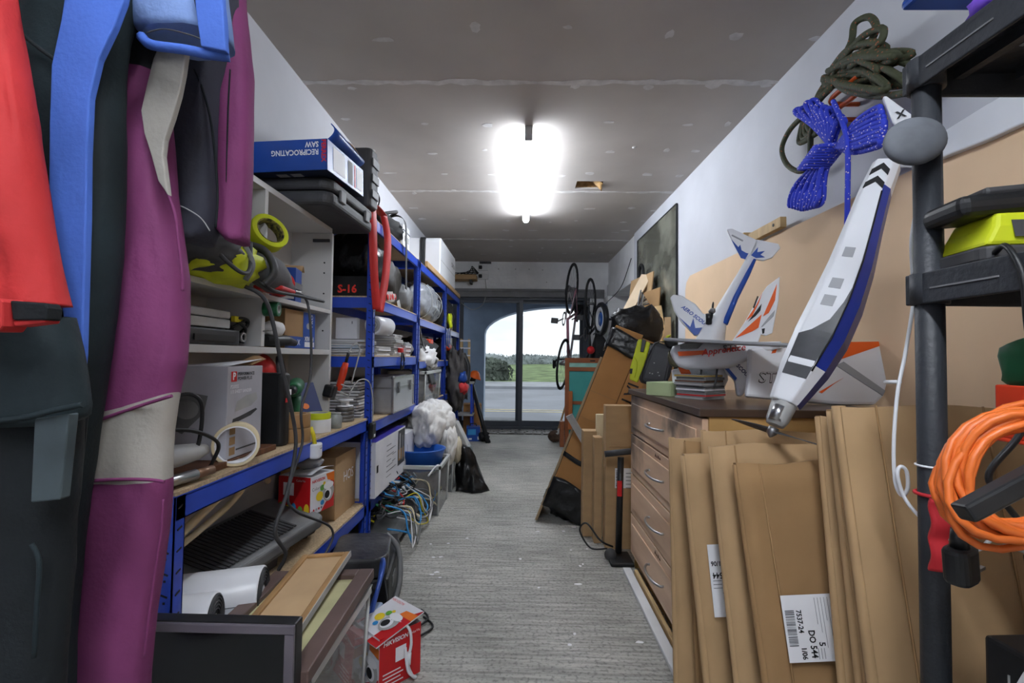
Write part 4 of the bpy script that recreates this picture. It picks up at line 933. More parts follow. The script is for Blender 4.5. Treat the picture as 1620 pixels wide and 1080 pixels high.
# --- fourth level (0.70)
z4 = 0.701
zt = z4
book_stack([('game_case', 'black disc case in the stack behind the first tall post', (0.19, 0.2, h_), M_[m_]) for h_, m_ in ((0.016, 'black_plastic'), (0.015, 'dark_grey'), (0.016, 'black_plastic'), (0.015, 'dark_grey'), (0.016, 'black_plastic'), (0.016, 'light_grey'), (0.015, 'black_plastic'), (0.016, 'dark_grey'), (0.015, 'mid_grey'), (0.016, 'black_plastic'), (0.015, 'dark_grey'), (0.016, 'black_plastic'), (0.015, 'black_plastic'))], -0.985, 2.74, z4, rn, 'stack of black disc cases', 'disc case')
alu = mat('ribbed_aluminium', (198, 200, 204), 0.35, 0.65, var=0.05, scale=3)
ac = thing('flight_case', 'silver ribbed aluminium case on the fourth shelf', 'case', (-0.905, 3.215, z4 + 0.004))
AD = (0.25, 0.55, 0.215)
MB().bb(-0.125, 0.125, -0.275, 0.275, 0, 0.15).build('body', alu, ac); MB().bb(-0.125, 0.125, -0.275, 0.275, 0.154, 0.215).build('lid', alu, ac)
for k in range(14): MB().bb(-0.115, 0.115, -0.2775, -0.275, 0.012 + 0.0095 * k, 0.017 + 0.0095 * k).build('rib', alu, ac)
e = MB()
for x in (-0.125, 0.125):
    for y in (-0.275, 0.275): MB().box((x, y, 0.1075), (0.014, 0.014, 0.217)).build('corner_edge', M_['steel'], ac, 0.003)
for z in (0.002, 0.152, 0.214):
    MB().bb(-0.13, 0.13, -0.28, -0.27, z - 0.005, z + 0.005).build('edge_trim', M_['steel'], ac); MB().bb(0.12, 0.13, -0.28, 0.28, z - 0.005, z + 0.005).build('edge_trim', M_['steel'], ac)
for y in (-0.16, 0.16):
    l_ = MB().bb(0.13, 0.136, y - 0.02, y + 0.02, 0.115, 0.185).build('latch', M_['dull_steel'], ac, 0.003); MB().bb(0.136, 0.141, y - 0.012, y + 0.012, 0.125, 0.15).build('catch', M_['steel'], l_)
for x in (-0.125, 0.125): MB().ell((x, -0.275, 0.215), (0.012, 0.012, 0.012), 10).build('corner_cap', M_['steel'], ac)
MB().bb(-0.07, -0.05, -0.285, -0.275, 0.1, 0.16).build('hinge', M_['black_plastic'], ac)
bn = lump((0.06, 0.1, 0.1), 0.2, 2, 19, 20, 3, (-1.0, 2.97 - 0.07, 0.3 + 0.5 + 0.02)).build('black_pouch', M_['black_matt']); tag(bn, 'black pouch left of the silver case', 'bag')
# --- fifth level (0.285): printed white cartons
p1 = carton('appliance_box', 'white carton with blue lid and photo print on the fifth shelf', 'box', (0.28, 0.66, 0.30), (-0.915, 2.93, 0.287), 0, mats=[M_['white_card'], mat('purple_blue', (58, 52, 150), 0.4, var=0.06)], mif=[0, 1, 0, 0, 0, 0])
F_ = face((0.28, 0.66, 0.30), 'right')
patch(p1, F_, rect(0.14, 0.31, -0.08, 0.14), M_['dark_grey']); patch(p1, F_ @ TR(0, 0, 0.0004), rect(0.15, 0.29, -0.05, 0.02), M_['cardboard_dark']); patch(p1, F_ @ TR(0, 0, 0.0005), rect(0.17, 0.2, -0.04, 0.12), M_['light_grey']); patch(p1, F_ @ TR(0, 0, 0.0006), rect(0.24, 0.27, -0.06, 0.1), M_['mid_grey'])
for k in range(7): patch(p1, F_, rect(-0.12, -0.02 + 0.03 * ((k * 7) % 3), 0.09 - 0.03 * k, 0.094 - 0.03 * k), M_['print_grey'])
for k in range(4): patch(p1, F_, rect(0.0, 0.08 + 0.015 * (k % 2), 0.06 - 0.04 * k, 0.064 - 0.04 * k), M_['print_grey'])
patch(p1, F_, rect(-0.31, -0.28, -0.02, 0.02), M_['print_black'])
p2 = carton('appliance_box', 'smaller white carton behind the blue-lidded one on the fifth shelf', 'box', (0.28, 0.38, 0.24), (-0.915, 3.475, 0.287), 0, M_['white_card'])
F_ = face((0.28, 0.38, 0.24), 'right'); patch(p2, F_, rect(0.06, 0.085, 0.0, 0.1), M_['print_black']); patch(p2, F_, rect(-0.02, 0.08, -0.08, -0.065), M_['print_black']); patch(p2, F_, rect(-0.15, -0.14, -0.05, 0.04), M_['print_grey'])
p3 = carton('appliance_box', 'grey-lidded carton lying on top of the white cartons on the fifth shelf', 'box', (0.24, 0.3, 0.05), (-0.95, 3.45, 0.53), 4, M_['dark_grey'])
# --- bottom: box of tangled cables
tr = thing('cable_tray', 'low grey plastic crate of tangled cables on the bottom shelf', 'crate', (-0.855, 3.05, 0.061))
CW, CL = 0.20, 0.42
MB().bb(-CW, CW, -CL, CL, 0, 0.004).build('base', M_['mid_grey'], tr)
for x in (-CW, CW): MB().bb(x - 0.003, x + 0.003, -CL, CL, 0, 0.035).build('side', M_['mid_grey'], tr)
for y in (-CL, CL): MB().bb(-CW, CW, y - 0.003, y + 0.003, 0, 0.035).build('end', M_['mid_grey'], tr)
kinds = [('black', 'black_plastic', 46), ('blue', 'print_sky', 13), ('white', 'white_matt', 13), ('yellow', 'yellow', 3), ('green', 'green', 3), ('grey', 'mid_grey', 9), ('red', 'red', 2), ('tan', 'skin_tape', 4)]
heap = {m_: MB() for _, m_, _ in kinds}
for cname, m_, cnt in kinds:
    for k in range(cnt):
        c0 = Vector((rn.uniform(-0.15, 0.15), rn.uniform(-0.40, 0.46), 0)); r_ = rn.uniform(0.03, 0.085)
        ht_ = 0.05 + 0.20 * max(0.0, 1 - (c0.x / 0.24) ** 2) * max(0.1, 1 - (c0.y / 0.56) ** 2)
        ax_ = Euler((rn.uniform(-1.0, 1.0), rn.uniform(-1.0, 1.0), rn.uniform(0, 6))).to_matrix(); drift = Vector((rn.uniform(-0.05, 0.05), rn.uniform(-0.16, 0.16), 0)); N_ = rn.randint(9, 18); pts = []
        zb = rn.uniform(0.45, 1.0) * ht_
        for i in range(N_):
            a_ = i * 0.8; q = ax_ @ Vector((r_ * math.cos(a_), r_ * 1.4 * math.sin(a_), 0)) + Vector((rn.uniform(-.015, .015), rn.uniform(-.015, .015), rn.uniform(-.012, .012)))
            p = c0 + drift * (i / N_) + q
            pts.append((-0.845 + math.tanh(p.x / 0.22) * 0.235, 3.06 + math.tanh(p.y / 0.6) * 0.62, 0.078 + abs(zb + q.z * 0.6)))
        if cname in ('black', 'grey', 'white') and k > 4:
            heap[m_].tube(smooth_path(pts, 4), rn.choice((0.003, 0.004, 0.0055)), 5); continue
        cord('cable', f'{cname} cable tangled in the heap on the bottom shelf', 'cable', pts, rn.choice((0.003, 0.004, 0.0055)), M_[m_], f'{cname} cables in the heap', n=5, k=4)
for m_, hb2 in heap.items():
    if hb2.v:
        o = hb2.build('cable_tangle', M_[m_]); o['kind'] = 'stuff'; o.parent = tr; o.matrix_parent_inverse = TR(0.855, -3.05, -0.061)
for k in range(16):
    cname, m_ = [('blue', 'print_sky'), ('white', 'white_matt'), ('grey', 'mid_grey'), ('tan', 'skin_tape'), ('black', 'black_plastic'), ('blue', 'print_sky'), ('yellow', 'yellow'), ('grey', 'light_grey')][k % 8]
    y_ = 2.60 + 0.056 * k + rn.uniform(-0.02, 0.02); x_ = -0.60 + rn.uniform(0, 0.03)
    cord('cable', f'{cname} cable looping out over the front of the bottom shelf', 'cable', [(-0.72, y_, 0.22 + rn.uniform(-0.04, 0.05)), (x_ - 0.04, y_ + 0.03, 0.2 + rn.uniform(-0.03, 0.03)), (x_, y_ + rn.uniform(-0.05, 0.05), 0.13), (x_ + 0.02, y_ + rn.uniform(-0.12, 0.12), 0.07 + rn.uniform(-0.05, 0.05)), (x_ - 0.01, y_ + rn.uniform(-0.16, 0.16), 0.10), (-0.68, y_ + rn.uniform(-0.12, 0.12), 0.16)], rn.choice((0.0035, 0.005)), M_[m_], f'{cname} cables looping out of the heap', n=5, k=5)
for k in range(6):
    t = thing('power_adapter', 'black power adapter in the cable heap', 'adapter', M=TR(-0.82 + rn.uniform(-0.08, 0.1), 2.75 + 0.12 * k, 0.2 + rn.uniform(0, 0.06)) @ rot(rn.uniform(-40, 40), rn.uniform(-40, 40), rn.uniform(0, 180)), group='power adapters in the cable heap')
    rbox((0.045, 0.08, 0.03), 0.006).build('brick', M_['black_plastic'], t, 0.004); MB().bb(-0.015, 0.015, -0.02, 0.02, 0.0302, 0.031).build('rating_label', M_['light_grey'], t)
wu = thing('power_adapter', 'white boxy adapter with a cable at the far end of the cable heap', 'adapter', M=TR(-0.66, 3.42, 0.17) @ rot(10, 10, 20))
rbox((0.09, 0.13, 0.07), 0.015).build('brick', M_['light_grey'], wu, 0.008); cord('lead', '', '', [(0, -0.06, 0.07), (0.04, -0.1, 0.16), (0.0, -0.2, 0.2), (-0.05, -0.26, 0.15)], 0.006, M_['white_matt'], parent=wu)
wp = thing('plug', 'white plug hanging at the end of the cable crate', 'plug', M=TR(-0.63, 3.36, 0.09) @ rot(0, 20, 10))
rbox((0.05, 0.05, 0.05), 0.015).build('body', M_['white_gloss'], wp, 0.008)
for y in (-0.011, 0.011): MB().bb(0.025, 0.043, y - 0.003, y + 0.003, 0.015, 0.019).build('pin', M_['steel'], wp)
MB().bb(0.025, 0.046, -0.002, 0.002, 0.03, 0.038).build('pin', M_['steel'], wp)

# ================================================================== middle unit (y 3.74..5.05)
hc = thing('hard_case', 'large white hard-shell case with black ribbed hinge on top of the shelves', 'case', (-0.955, 5.2, 1.802))
def rcase(x0, x1, h, L, m_, nm):
    w = x1 - x0
    o = rbox((h, L, w), 0.05, 6).build(nm, m_, hc, 0.012, seg=3); o.matrix_local = TR(x0, 0, h / 2) @ rot(0, 90, 0) ; return o
rcase(-0.16, -0.05, 0.42, 1.05, M_['white_gloss'], 'rear_shell'); rcase(0.0, 0.155, 0.42, 1.05, M_['white_gloss'], 'front_shell')
for k in range(3): rcase(-0.048 + 0.016 * k, -0.036 + 0.016 * k, 0.43, 1.06, M_['black_plastic'], 'rib')
text('DKN', 0.07, hc, frame((0.157, 0.33, 0.29), (0, 1, 0), (0, 0, 1)), M_['print_black'], align='CENTER', sx=1.6)
MB().bb(0.1552, 0.1562, -0.5, 0.5, 0.2, 0.203).build('groove', M_['light_grey'], hc)
cr_ = thing('cardboard_tube', 'long brown cardboard strip along the front edge of the top shelves', 'cardboard', (0, 0, 0))
MB().bb(-0.815, -0.79, 4.0, 6.15, 1.802, 1.85).build('strip', M_['cardboard'], cr_, 0.004); MB().bb(-0.86, -0.815, 4.0, 6.15, 1.802, 1.806).build('flange', M_['cardboard'], cr_)
wrapm = mat('bubble_film', (170, 174, 180), 0.22, var=0.25, scale=6, bump=1.0, bscale=10, spec=0.7)
br = thing('wrapped_roll', 'big roll wrapped in clear crinkled plastic on the middle unit', 'bag', (-0.92, 4.36, 1.362))
lump((0.15, 0.42, 0.17), 0.16, 3.2, 6, 40, 2.4, (0, 0, 0.17), ridge=True).build('plastic_wrap', wrapm, br)
for k in range(3): MB().tube([(0.15 * math.cos(a) * 1.03, -0.25 + 0.25 * k, 0.17 + 0.165 * math.sin(a)) for a in [2 * PI * i / 20 for i in range(20)]], 0.004, 5, loop=True).build('band', M_['light_grey'], br)
bd = thing('bin_bag', 'dark crumpled sack at the far end of the middle unit', 'bag', (-0.92, 4.88, 1.362)); lump((0.12, 0.13, 0.12), 0.3, 2.5, 16, 24, 2.4, (0, 0, 0.115)).build('sack', M_['black_matt'], bd)
ld = thing('tool_bundle', 'dark tangle of tools and leads on the middle unit third shelf', 'tools', (-0.92, 4.3, 1.021))
lump((0.12, 0.4, 0.1), 0.35, 3, 26, 32, 2.4, (0, 0, 0.1)).build('heap', M_['dark_grey'], ld); cord('grey_hose', '', '', [(0.1, -0.45, 0.28), (0.1, -0.3, 0.14), (0.11, -0.1, 0.06), (0.12, 0.1, 0.07)], 0.008, M_['mid_grey'], parent=ld)
MB().bb(0.06, 0.11, -0.02, 0.14, 0.14, 0.19).build('orange_case', mat('orange_red', (222, 66, 34), 0.4), ld, 0.015)
gp = thing('storage_tub', 'translucent grey storage tub on the fourth shelf of the middle unit', 'tub', (-0.93, 4.3, 0.662))
clr = pane_mat('tub_plastic', (232, 234, 234), 0.10, 0.8)
TW, TL, TH = 0.15, 0.36, 0.27
def tub(t, TW, TL, TH, m_, rim=True, lid=None):
    tp = 0.93
    def q(x, y, z): return (x * (tp + (1 - tp) * z / TH), y * (tp + (1 - tp) * z / TH), z)
    b = MB()
    for sx, sy in ((1, 0), (-1, 0), (0, 1), (0, -1)):
        if sx: P = [q(sx * TW, -TL, 0), q(sx * TW, TL, 0), q(sx * TW, TL, TH), q(sx * TW, -TL, TH)]
        else: P = [q(-TW, sy * TL, 0), q(TW, sy * TL, 0), q(TW, sy * TL, TH), q(-TW, sy * TL, TH)]
        MB().poly(P).build('side', m_, t)
    MB().poly([q(-TW, -TL, 0.002), q(TW, -TL, 0.002), q(TW, TL, 0.002), q(-TW, TL, 0.002)]).build('base', m_, t)
    rm = MB()
    for x in (-TW, TW): rm.bb(x - 0.01, x + 0.01, -TL - 0.01, TL + 0.01, TH - 0.025, TH)
    for y in (-TL, TL): rm.bb(-TW - 0.01, TW + 0.01, y - 0.01, y + 0.01, TH - 0.025, TH)
    rm.build('rim', mat('tub_rim', (206, 208, 206), 0.3, var=0.05), t, 0.003)
    for sx in (-1, 1):
        for sy in (-1, 1): MB().tube([q(sx * TW, sy * TL, 0), q(sx * TW, sy * TL, TH)], 0.006, 8).build('corner', M_['tub_rim'], t)
    if lid: MB().bb(-TW - 0.015, TW + 0.015, -TL - 0.015, TL + 0.015, TH, TH + 0.02).build('lid', lid, t, 0.006)
tub(gp, TW, TL, TH, clr)
lump((0.12, 0.3, 0.1), 0.3, 2.5, 33, 24, 2.6, (0, 0, 0.12)).build('contents', M_['light_grey'], gp)
pp = thing('paper_bag', 'crumpled white and black printed bag on the grey tub', 'bag', (-0.89, 4.25, 0.93))
lump((0.13, 0.26, 0.13), 0.45, 3, 41, 36, 2.2, (0, 0, 0.1)).build('bag', mat('printed_bag', (226, 226, 226), 0.6, rgb2=(30, 30, 32), scale=5, thr=(0.36, 0.42)), pp)
cs = MB().grid(lambda u, v: (-0.79 + 0.03 * v, 4.0 + 0.22 * u + 0.1 * v, 0.97 - 0.16 * v), 4, 6, th=0.003).build('brochure', M_['dark_grey']); tag(cs, 'grey brochure sliding off the tub front', 'brochure')

# tubs on the floor with dust sheets
ta = thing('storage_tub', 'clear plastic tub on the floor by the cable heap with a blue basin on top', 'tub', (-0.70, 3.42, 0.0)); tub(ta, 0.17, 0.2, 0.33, clr)
lump((0.13, 0.16, 0.12), 0.3, 2.5, 34, 20, 2.6, (0, 0, 0.15)).build('contents', mat('tub_stuff', (150, 130, 110), 0.8, var=0.4, scale=6), ta)
bs = thing('basin', 'blue plastic basin sitting in the clear tub under the white sheets', 'basin', (-0.70, 3.42, 0.27))
MB().lathe([(0.10, 0.07), (0.105, 0.0), (0.14, 0.0), (0.165, 0.13), (0.175, 0.135), (0.175, 0.14), (0.155, 0.14), (0.13, 0.07)], 28, loop=True).build('bowl', mat('basin_blue', (40, 96, 186), 0.35, var=0.08), bs)
tb_ = thing('storage_tub', 'second clear plastic tub on the floor half hidden by the white sheets', 'tub', (-0.69, 4.0, 0.0)); tub(tb_, 0.17, 0.22, 0.34, clr)
lump((0.13, 0.18, 0.12), 0.3, 2.5, 35, 20, 2.6, (0, 0, 0.15)).build('contents', M_['mid_grey'], tb_)
ds = thing('dust_sheet', 'heap of crumpled white dust sheets on the tubs', 'cloth', (-0.70, 3.78, 0.40))
crumple((0.17, 0.36, 0.2), 44, 110, (0, 0, 0.14)).build('sheet', M_['white_cloth'], ds)
crumple((0.07, 0.16, 0.17), 46, 80, (0.14, 0.0, -0.02)).build('hanging_fold', M_['white_cloth'], ds)
crumple((0.035, 0.08, 0.11), 48, 60, (0.205, 0.06, -0.08)).build('cream_fold', mat('cream_cloth', (206, 196, 172), 0.9, var=0.12), ds)
ls = thing('leaning_panel', 'cream panel half wrapped in black plastic leaning beside the dust sheets', 'panel', (0, 0, 0))
def facing(name, poly, y, th, m_, bev, tilt=0.0):
    P = [atY(px, py, y) for px, py in poly]
    return MB().prism([(p.x, p.z) for p in P], th, frame((0, y + th, 0), (1, 0, 0), (0, 0, 1))).build(name, m_, ls, bev)
facing('panel', [(704, 673), (716, 668), (722, 669), (743, 712), (735, 719), (726, 712)], 3.98, 0.16, M_['light_grey'], 0.006)
facing('panel_edge', [(704, 673), (714, 668), (735, 716), (728, 722)], 3.975, 0.01, M_['skin_tape'], 0.002)
A_, B_, C_, D_ = atY(726, 700, 3.93), atY(744, 706, 3.93), atY(774, 777, 3.86), atY(720, 781, 3.86)
def wrapf(u, v):
    p = (A_.lerp(B_, u)).lerp(D_.lerp(C_, u), v); r_ = noise.noise(Vector((u * 3.5, v * 4, 2.0))) * 0.035 + 0.02 * abs(noise.noise(Vector((u * 8 + v * 3, v * 5, 5.0))))
    return Vector((p.x + 0.01 * math.sin(9 * v), p.y - 0.03 - 0.05 * math.sin(PI * u) - r_ * (0.4 + v), max(p.z, 0.006)))
MB().grid(wrapf, 18, 22, th=0.004).build('plastic_wrap', M_['black_bag'], ls)
facing('wrapped_core', [(724, 702), (742, 708), (768, 776), (722, 779)], 3.93, 0.14, M_['black_bag'], 0.01)

# ================================================================== farthest unit (y 5.09..6.20)
fb = thing('bin_bag', 'black sack on the second shelf of the farthest unit', 'bag', (-0.91, 5.5, 1.362)); lump((0.12, 0.3, 0.17), 0.3, 2.5, 51, 28, 2.5, (0, 0, 0.165)).build('sack', M_['black_matt'], fb)
lg = thing('work_glove', 'lime yellow work glove hanging from the farthest unit', 'glove', (-0.80, 5.28, 1.42))
lump((0.025, 0.07, 0.06), 0.25, 2.5, 2, 20, 2.4, (0.01, 0, 0.05)).build('palm', mat('neon_yellow', (226, 240, 30), 0.5), lg)
for k in range(4): MB().tube([(0.015, -0.05 + 0.03 * k, 0.03), (0.025, -0.05 + 0.034 * k, -0.03), (0.02, -0.05 + 0.036 * k, -0.055)], [0.013, 0.012, 0.007], 8).build('finger', M_['neon_yellow'], lg)
wcl = thing('wire_coil', 'blue and white wire coil hooked on a blue post', 'wire', (-0.785, 5.07, 1.25))
for k in range(4): MB().tube(smooth_path([(0.01 * k, 0.07 * math.cos(a), 0.08 * math.sin(a) * (1 + 0.1 * k)) for a in [2 * PI * i / 8 for i in range(8)]], 4, True), 0.004, 5, loop=True).build('turn', M_[('blue_print', 'light_grey')[k % 2]], wcl)
of = thing('tool_heap', 'orange tool and leads on the third shelf of the farthest unit', 'tools', (-0.9, 5.45, 1.021)); lump((0.1, 0.3, 0.12), 0.35, 3, 55, 28, 2.4, (0, 0, 0.11)).build('heap', M_['dark_grey'], of)
lump((0.04, 0.08, 0.04), 0.3, 3, 56, 16, 2.4, (0.09, -0.15, 0.14)).build('orange_part', mat('orange_red', (222, 66, 34), 0.4), of)
rk = thing('rucksack', 'dark rucksack with blue and red straps hanging on the farthest unit', 'rucksack', (-0.72, 5.42, 0.5))
lump((0.11, 0.22, 0.3), 0.42, 2.6, 61, 44, 2.6, (0, 0, 0.3)).build('bag_body', mat('grey_canvas', (92, 88, 86), 0.8, rgb2=(44, 42, 44), scale=7), rk)
lump((0.05, 0.12, 0.07), 0.3, 2.2, 62, 20, 2.4, (0.08, -0.1, 0.33)).build('blue_pocket', M_['blue_print'], rk); lump((0.05, 0.14, 0.06), 0.35, 2.6, 63, 20, 2.4, (0.09, -0.12, 0.22)).build('red_pouch', mat('coral_red', (220, 60, 62), 0.6), rk)
for y in (-0.1, 0.1): MB().tube(smooth_path([(0.07, y, 0.6), (0.13, y + 0.02, 0.45), (0.12, y, 0.25)], 6), 0.012, 6, sq=2).build('strap', M_['dark_grey'], rk)
jk = thing('jacket', 'crumpled dark blue and black clothes stuffed on the low shelf of the farthest unit', 'clothes', (-0.86, 4.75, 0.0 + 0.36)); lump((0.13, 0.36, 0.15), 0.4, 3, 66, 36, 2.3, (0, 0, 0.14)).build('heap', mat('dark_clothes', (36, 40, 54), 0.85, rgb2=(20, 20, 22), scale=7), jk)
lump((0.05, 0.1, 0.06), 0.4, 3, 67, 20, 2.2, (0.1, -0.2, 0.12)).build('blue_sleeve', M_['blue_print'], jk)
MB().bb(-0.13, 0.1, -0.36, 0.36, -0.36, 0.005).build('crate', M_['dark_grey'], jk, 0.01)
wrk = thing('wooden_rack', 'small wooden rack with rungs standing beyond the last shelves', 'rack', (-0.735, 6.3, 0.74))
for x in (-0.05, 0.05):
    for y in (-0.04, 0.1): MB().bb(x - 0.009, x + 0.009, y - 0.009, y + 0.009, 0, 0.55).build('upright', M_['pine'], wrk)
for k in range(6): MB().bb(-0.06, 0.07, -0.055, -0.035, 0.04 + 0.095 * k, 0.058 + 0.095 * k).build('rung', M_['white_card'], wrk)
pd = thing('pedestal', 'slim blue steel stand under the wooden rack', 'stand', (-0.735, 6.33, 0))
for x in (-0.1, 0.1):
    for y in (-0.1, 0.12): MB().bb(x - 0.012, x + 0.012, y - 0.012, y + 0.012, 0, 0.72).build('leg', M_['blue_steel'], pd)
for z in (0.30, 0.71): MB().bb(-0.12, 0.12, -0.12, 0.14, z, z + 0.025).build('tray', M_['light_grey'], pd)
om = thing('work_lamp', 'orange hooded lamp hanging at the end of the shelves', 'lamp', M=TR(-0.62, 6.42, 0.80) @ rot(0, 20, 0))
MB().lathe([(0.02, 0.08), (0.05, 0.06), (0.09, 0.0), (0.1, -0.02), (0.095, -0.02), (0.045, 0.05)], 20, loop=True).build('hood', M_['orange'], om); MB().tube([(0, 0, 0.06), (0, 0, -0.1), (0.02, 0, -0.14)], [0.03, 0.04, 0.02], 10).build('handle', M_['black_plastic'], om)
MB().bb(-0.1, 0.0, -0.008, 0.008, -0.07, -0.05).build('arm', M_['black_plastic'], om)
po_ = thing('pole', 'black round pole leaning beside the glazed door', 'pole', (0, 0, 0))
MB().cyl((-0.40, 6.0, 0.01), (-0.655, 6.38, 0.72), 0.028, 0.026, 14).build('shaft', M_['black_plastic'], po_); MB().cyl((-0.395, 5.995, 0.0), (-0.405, 6.01, 0.03), 0.032, n=14).build('foot', M_['rubber'], po_)
cb_ = carton('cardboard_box', 'tan cardboard box by the door beneath the rack', 'box', (0.24, 0.28, 0.42), (-0.66, 6.62, 0), 6, M_['cardboard_red'])
MB().bb(-0.1, 0.12, -0.16, 0.0, 0.42, 0.424).build('flap', M_['cardboard_red'], cb_)
bb2 = carton('appliance_box', 'blue printed carton on the floor by the black pole', 'box', (0.17, 0.16, 0.18), (-0.60, 6.17, 0), 8, M_['blue_print'])
F_ = face((0.17, 0.16, 0.18), 'front'); patch(bb2, F_, rect(-0.07, 0.03, -0.01, 0.06), M_['print_sky']); patch(bb2, F_, rect(0.05, 0.078, -0.07, -0.03), M_['print_white']); patch(bb2, F_, rect(-0.06, -0.02, -0.07, -0.05), M_['print_white'])
MB().tube(smooth_path([(-0.04, 0, 0.18), (-0.03, 0, 0.21), (0.03, 0, 0.21), (0.04, 0, 0.18)], 5), 0.006, 6).build('handle', M_['black_plastic'], bb2)
bl2 = lump((0.07, 0.08, 0.06), 0.4, 3, 71, 20, 2.2, (-0.46, 6.12, 0.055)).build('black_rag', M_['black_matt']); tag(bl2, 'black crumpled rag on the floor beside the blue carton', 'rag')
# shelf with wires high on the door wall
ws = thing('wall_shelf', 'small wooden shelf with wires high on the door wall', 'shelf', (-0.86, YB, 2.17))
MB().bb(-0.2, 0.2, -0.22, 0, 0, 0.07).build('board', M_['cardboard'], ws, 0.003); MB().bb(0.1, 0.13, -0.2, 0, -0.05, 0).build('bracket', M_['dark_grey'], ws)
for k in range(5): cord('wire', '', '', [(-0.15 + 0.05 * k, -0.15, 0.075), (-0.1 + 0.06 * k, -0.1, 0.11), (0.12, -0.04, 0.1 + 0.03 * k), (0.22, -0.01, 0.12)], 0.006, M_['black_plastic'], parent=ws)
sk_ = thing('wall_socket', 'double wall sockets with black plugs high on the door wall', 'socket', (-0.58, YB, 2.2))
for z in (0.0, 0.13):
    MB().bb(-0.07, 0.08, -0.03, 0, z, z + 0.09).build('socket_box', M_['white_matt'], sk_, 0.006); MB().bb(-0.06, -0.01, -0.07, -0.03, z + 0.02, z + 0.07).build('plug', M_['black_plastic'], sk_, 0.01)
MB().bb(-0.05, 0.12, -0.06, 0, 0.235, 0.255).build('bracket', M_['black_plastic'], sk_)
cord('lead', '', '', [(0.04, -0.02, 0.0), (0.05, -0.02, -0.2), (0.0, -0.05, -0.38), (-0.15, -0.06, -0.45), (-0.3, -0.06, -0.36)], 0.006, M_['light_grey'], parent=sk_)

# ================================================================== floor, near left
mo = thing('monitor', 'black computer monitor standing on the floor in front of the bench', 'monitor', M=TR(-0.665, 1.0, 0.14) @ rot(0, 0, 0))
mg = mat('bezel_grey', (104, 98, 106), 0.3, var=0.1)
MB().bb(-0.21, 0.21, 0, 0.035, 0, 0.36).build('casing', M_['black_plastic'], mo, 0.004)
for a_ in ((-0.21, 0.21, 0.342, 0.36), (-0.21, 0.21, 0.0, 0.02)): MB().bb(a_[0], a_[1], -0.008, 0.0, a_[2], a_[3]).build('bezel', mg, mo, 0.002)
for a_ in ((-0.21, -0.19, 0.02, 0.342), (0.19, 0.21, 0.02, 0.342)): MB().bb(a_[0], a_[1], -0.008, 0.0, a_[2], a_[3]).build('bezel', mg, mo, 0.002)
MB().bb(-0.19, 0.19, -0.0015, 0.0, 0.02, 0.342).build('screen', mat('screen_black', (12, 14, 18), 0.22, var=0.1), mo)
MB().bb(-0.04, 0.04, 0.01, 0.03, -0.12, 0.0).build('neck', M_['black_plastic'], mo); MB().bb(-0.13, 0.13, -0.07, 0.1, -0.14, -0.12).build('foot', M_['black_plastic'], mo, 0.006)
nt = thing('storage_tub', 'large translucent tub under the picture frames', 'tub', (-0.62, 1.30, 0)); tub(nt, 0.155, 0.22, 0.34, clr)
lump((0.13, 0.18, 0.11), 0.3, 2.5, 74, 20, 2.6, (0, 0, 0.13)).build('contents', M_['dark_grey'], nt)
def picture(label, M, w, l, fm, back, th=0.02, fw=0.022):
    t = thing('picture_frame', label, 'picture frame', M=M)
    for x in (-w / 2, w / 2 - fw): MB().bb(x, x + fw, -l / 2, l / 2, 0, th).build('frame_side', fm, t, 0.003)
    for y in (-l / 2, l / 2 - fw): MB().bb(-w / 2 + fw, w / 2 - fw, y, y + fw, 0, th).build('frame_end', fm, t, 0.003)
    MB().bb(-w / 2 + fw * 0.8, w / 2 - fw * 0.8, -l / 2 + fw * 0.8, l / 2 - fw * 0.8, 0.003, th * 0.55).build('backing', back, t)
    return t
pf2 = picture('dark brown moulded picture frame with gilt slip lying on the tub', TR(-0.60, 1.275, 0.352) @ rot(0, -2, 1.5), 0.31, 0.5, mat('brown_moulding', (104, 84, 78), 0.5, var=0.15, scale=8), mat('mount_green', (190, 186, 142), 0.7, var=0.1), 0.03, 0.045)
MB().bb(0.108, 0.112, -0.205, 0.205, 0.018, 0.022).build('gilt_slip', mat('gilt', (214, 180, 96), 0.35, 0.5), pf2)
pf1 = picture('light wooden picture frame lying face down on the brown frame', TR(-0.605, 1.33, 0.388) @ rot(3, -4, 3), 0.15, 0.48, M_['wood'], mat('hardboard', (196, 164, 124), 0.8, var=0.06), 0.016, 0.018)
MB().bb(0.0755, 0.078, -0.24, 0.24, 0, 0.017).build('white_edge', M_['light_grey'], pf1)
bks = thing('rounded_case', 'black rounded case with scuffed lid on the black bin by the bench end', 'case', M=TR(-0.645, 2.0, 0.20) @ rot(0, 2, 12))
rbox((0.22, 0.30, 0.075), 0.06, 6).build('shell', mat('scuffed_black', (40, 40, 42), 0.35, rgb2=(84, 84, 86), scale=5, thr=(0.3, 0.55), bump=0.3, bscale=30), bks, 0.012, seg=3)
bnb = carton('storage_bin', 'black plastic bin under the rounded black case', 'bin', (0.26, 0.42, 0.19), (-0.66, 2.08, 0.002), 8, M_['black_plastic'], bevel=0.012)
MB().bb(0.131, 0.134, -0.1, -0.02, 0.11, 0.15).build('label', M_['mid_grey'], bnb)
hose = cord('vacuum_hose', 'grey ribbed hose draped down the black bin', 'hose', [(-0.60, 2.2, 0.25), (-0.535, 2.16, 0.2), (-0.51, 2.1, 0.1), (-0.515, 2.04, 0.03), (-0.5, 1.95, 0.02)], 0.012, M_['mid_grey'])
bh = thing('spray_handle', 'blue plastic loop handle hooked beside the tub', 'handle', M=TR(-0.51, 1.74, 0.17) @ rot(0, 0, 0) @ Matrix.Scale(0.72, 4))
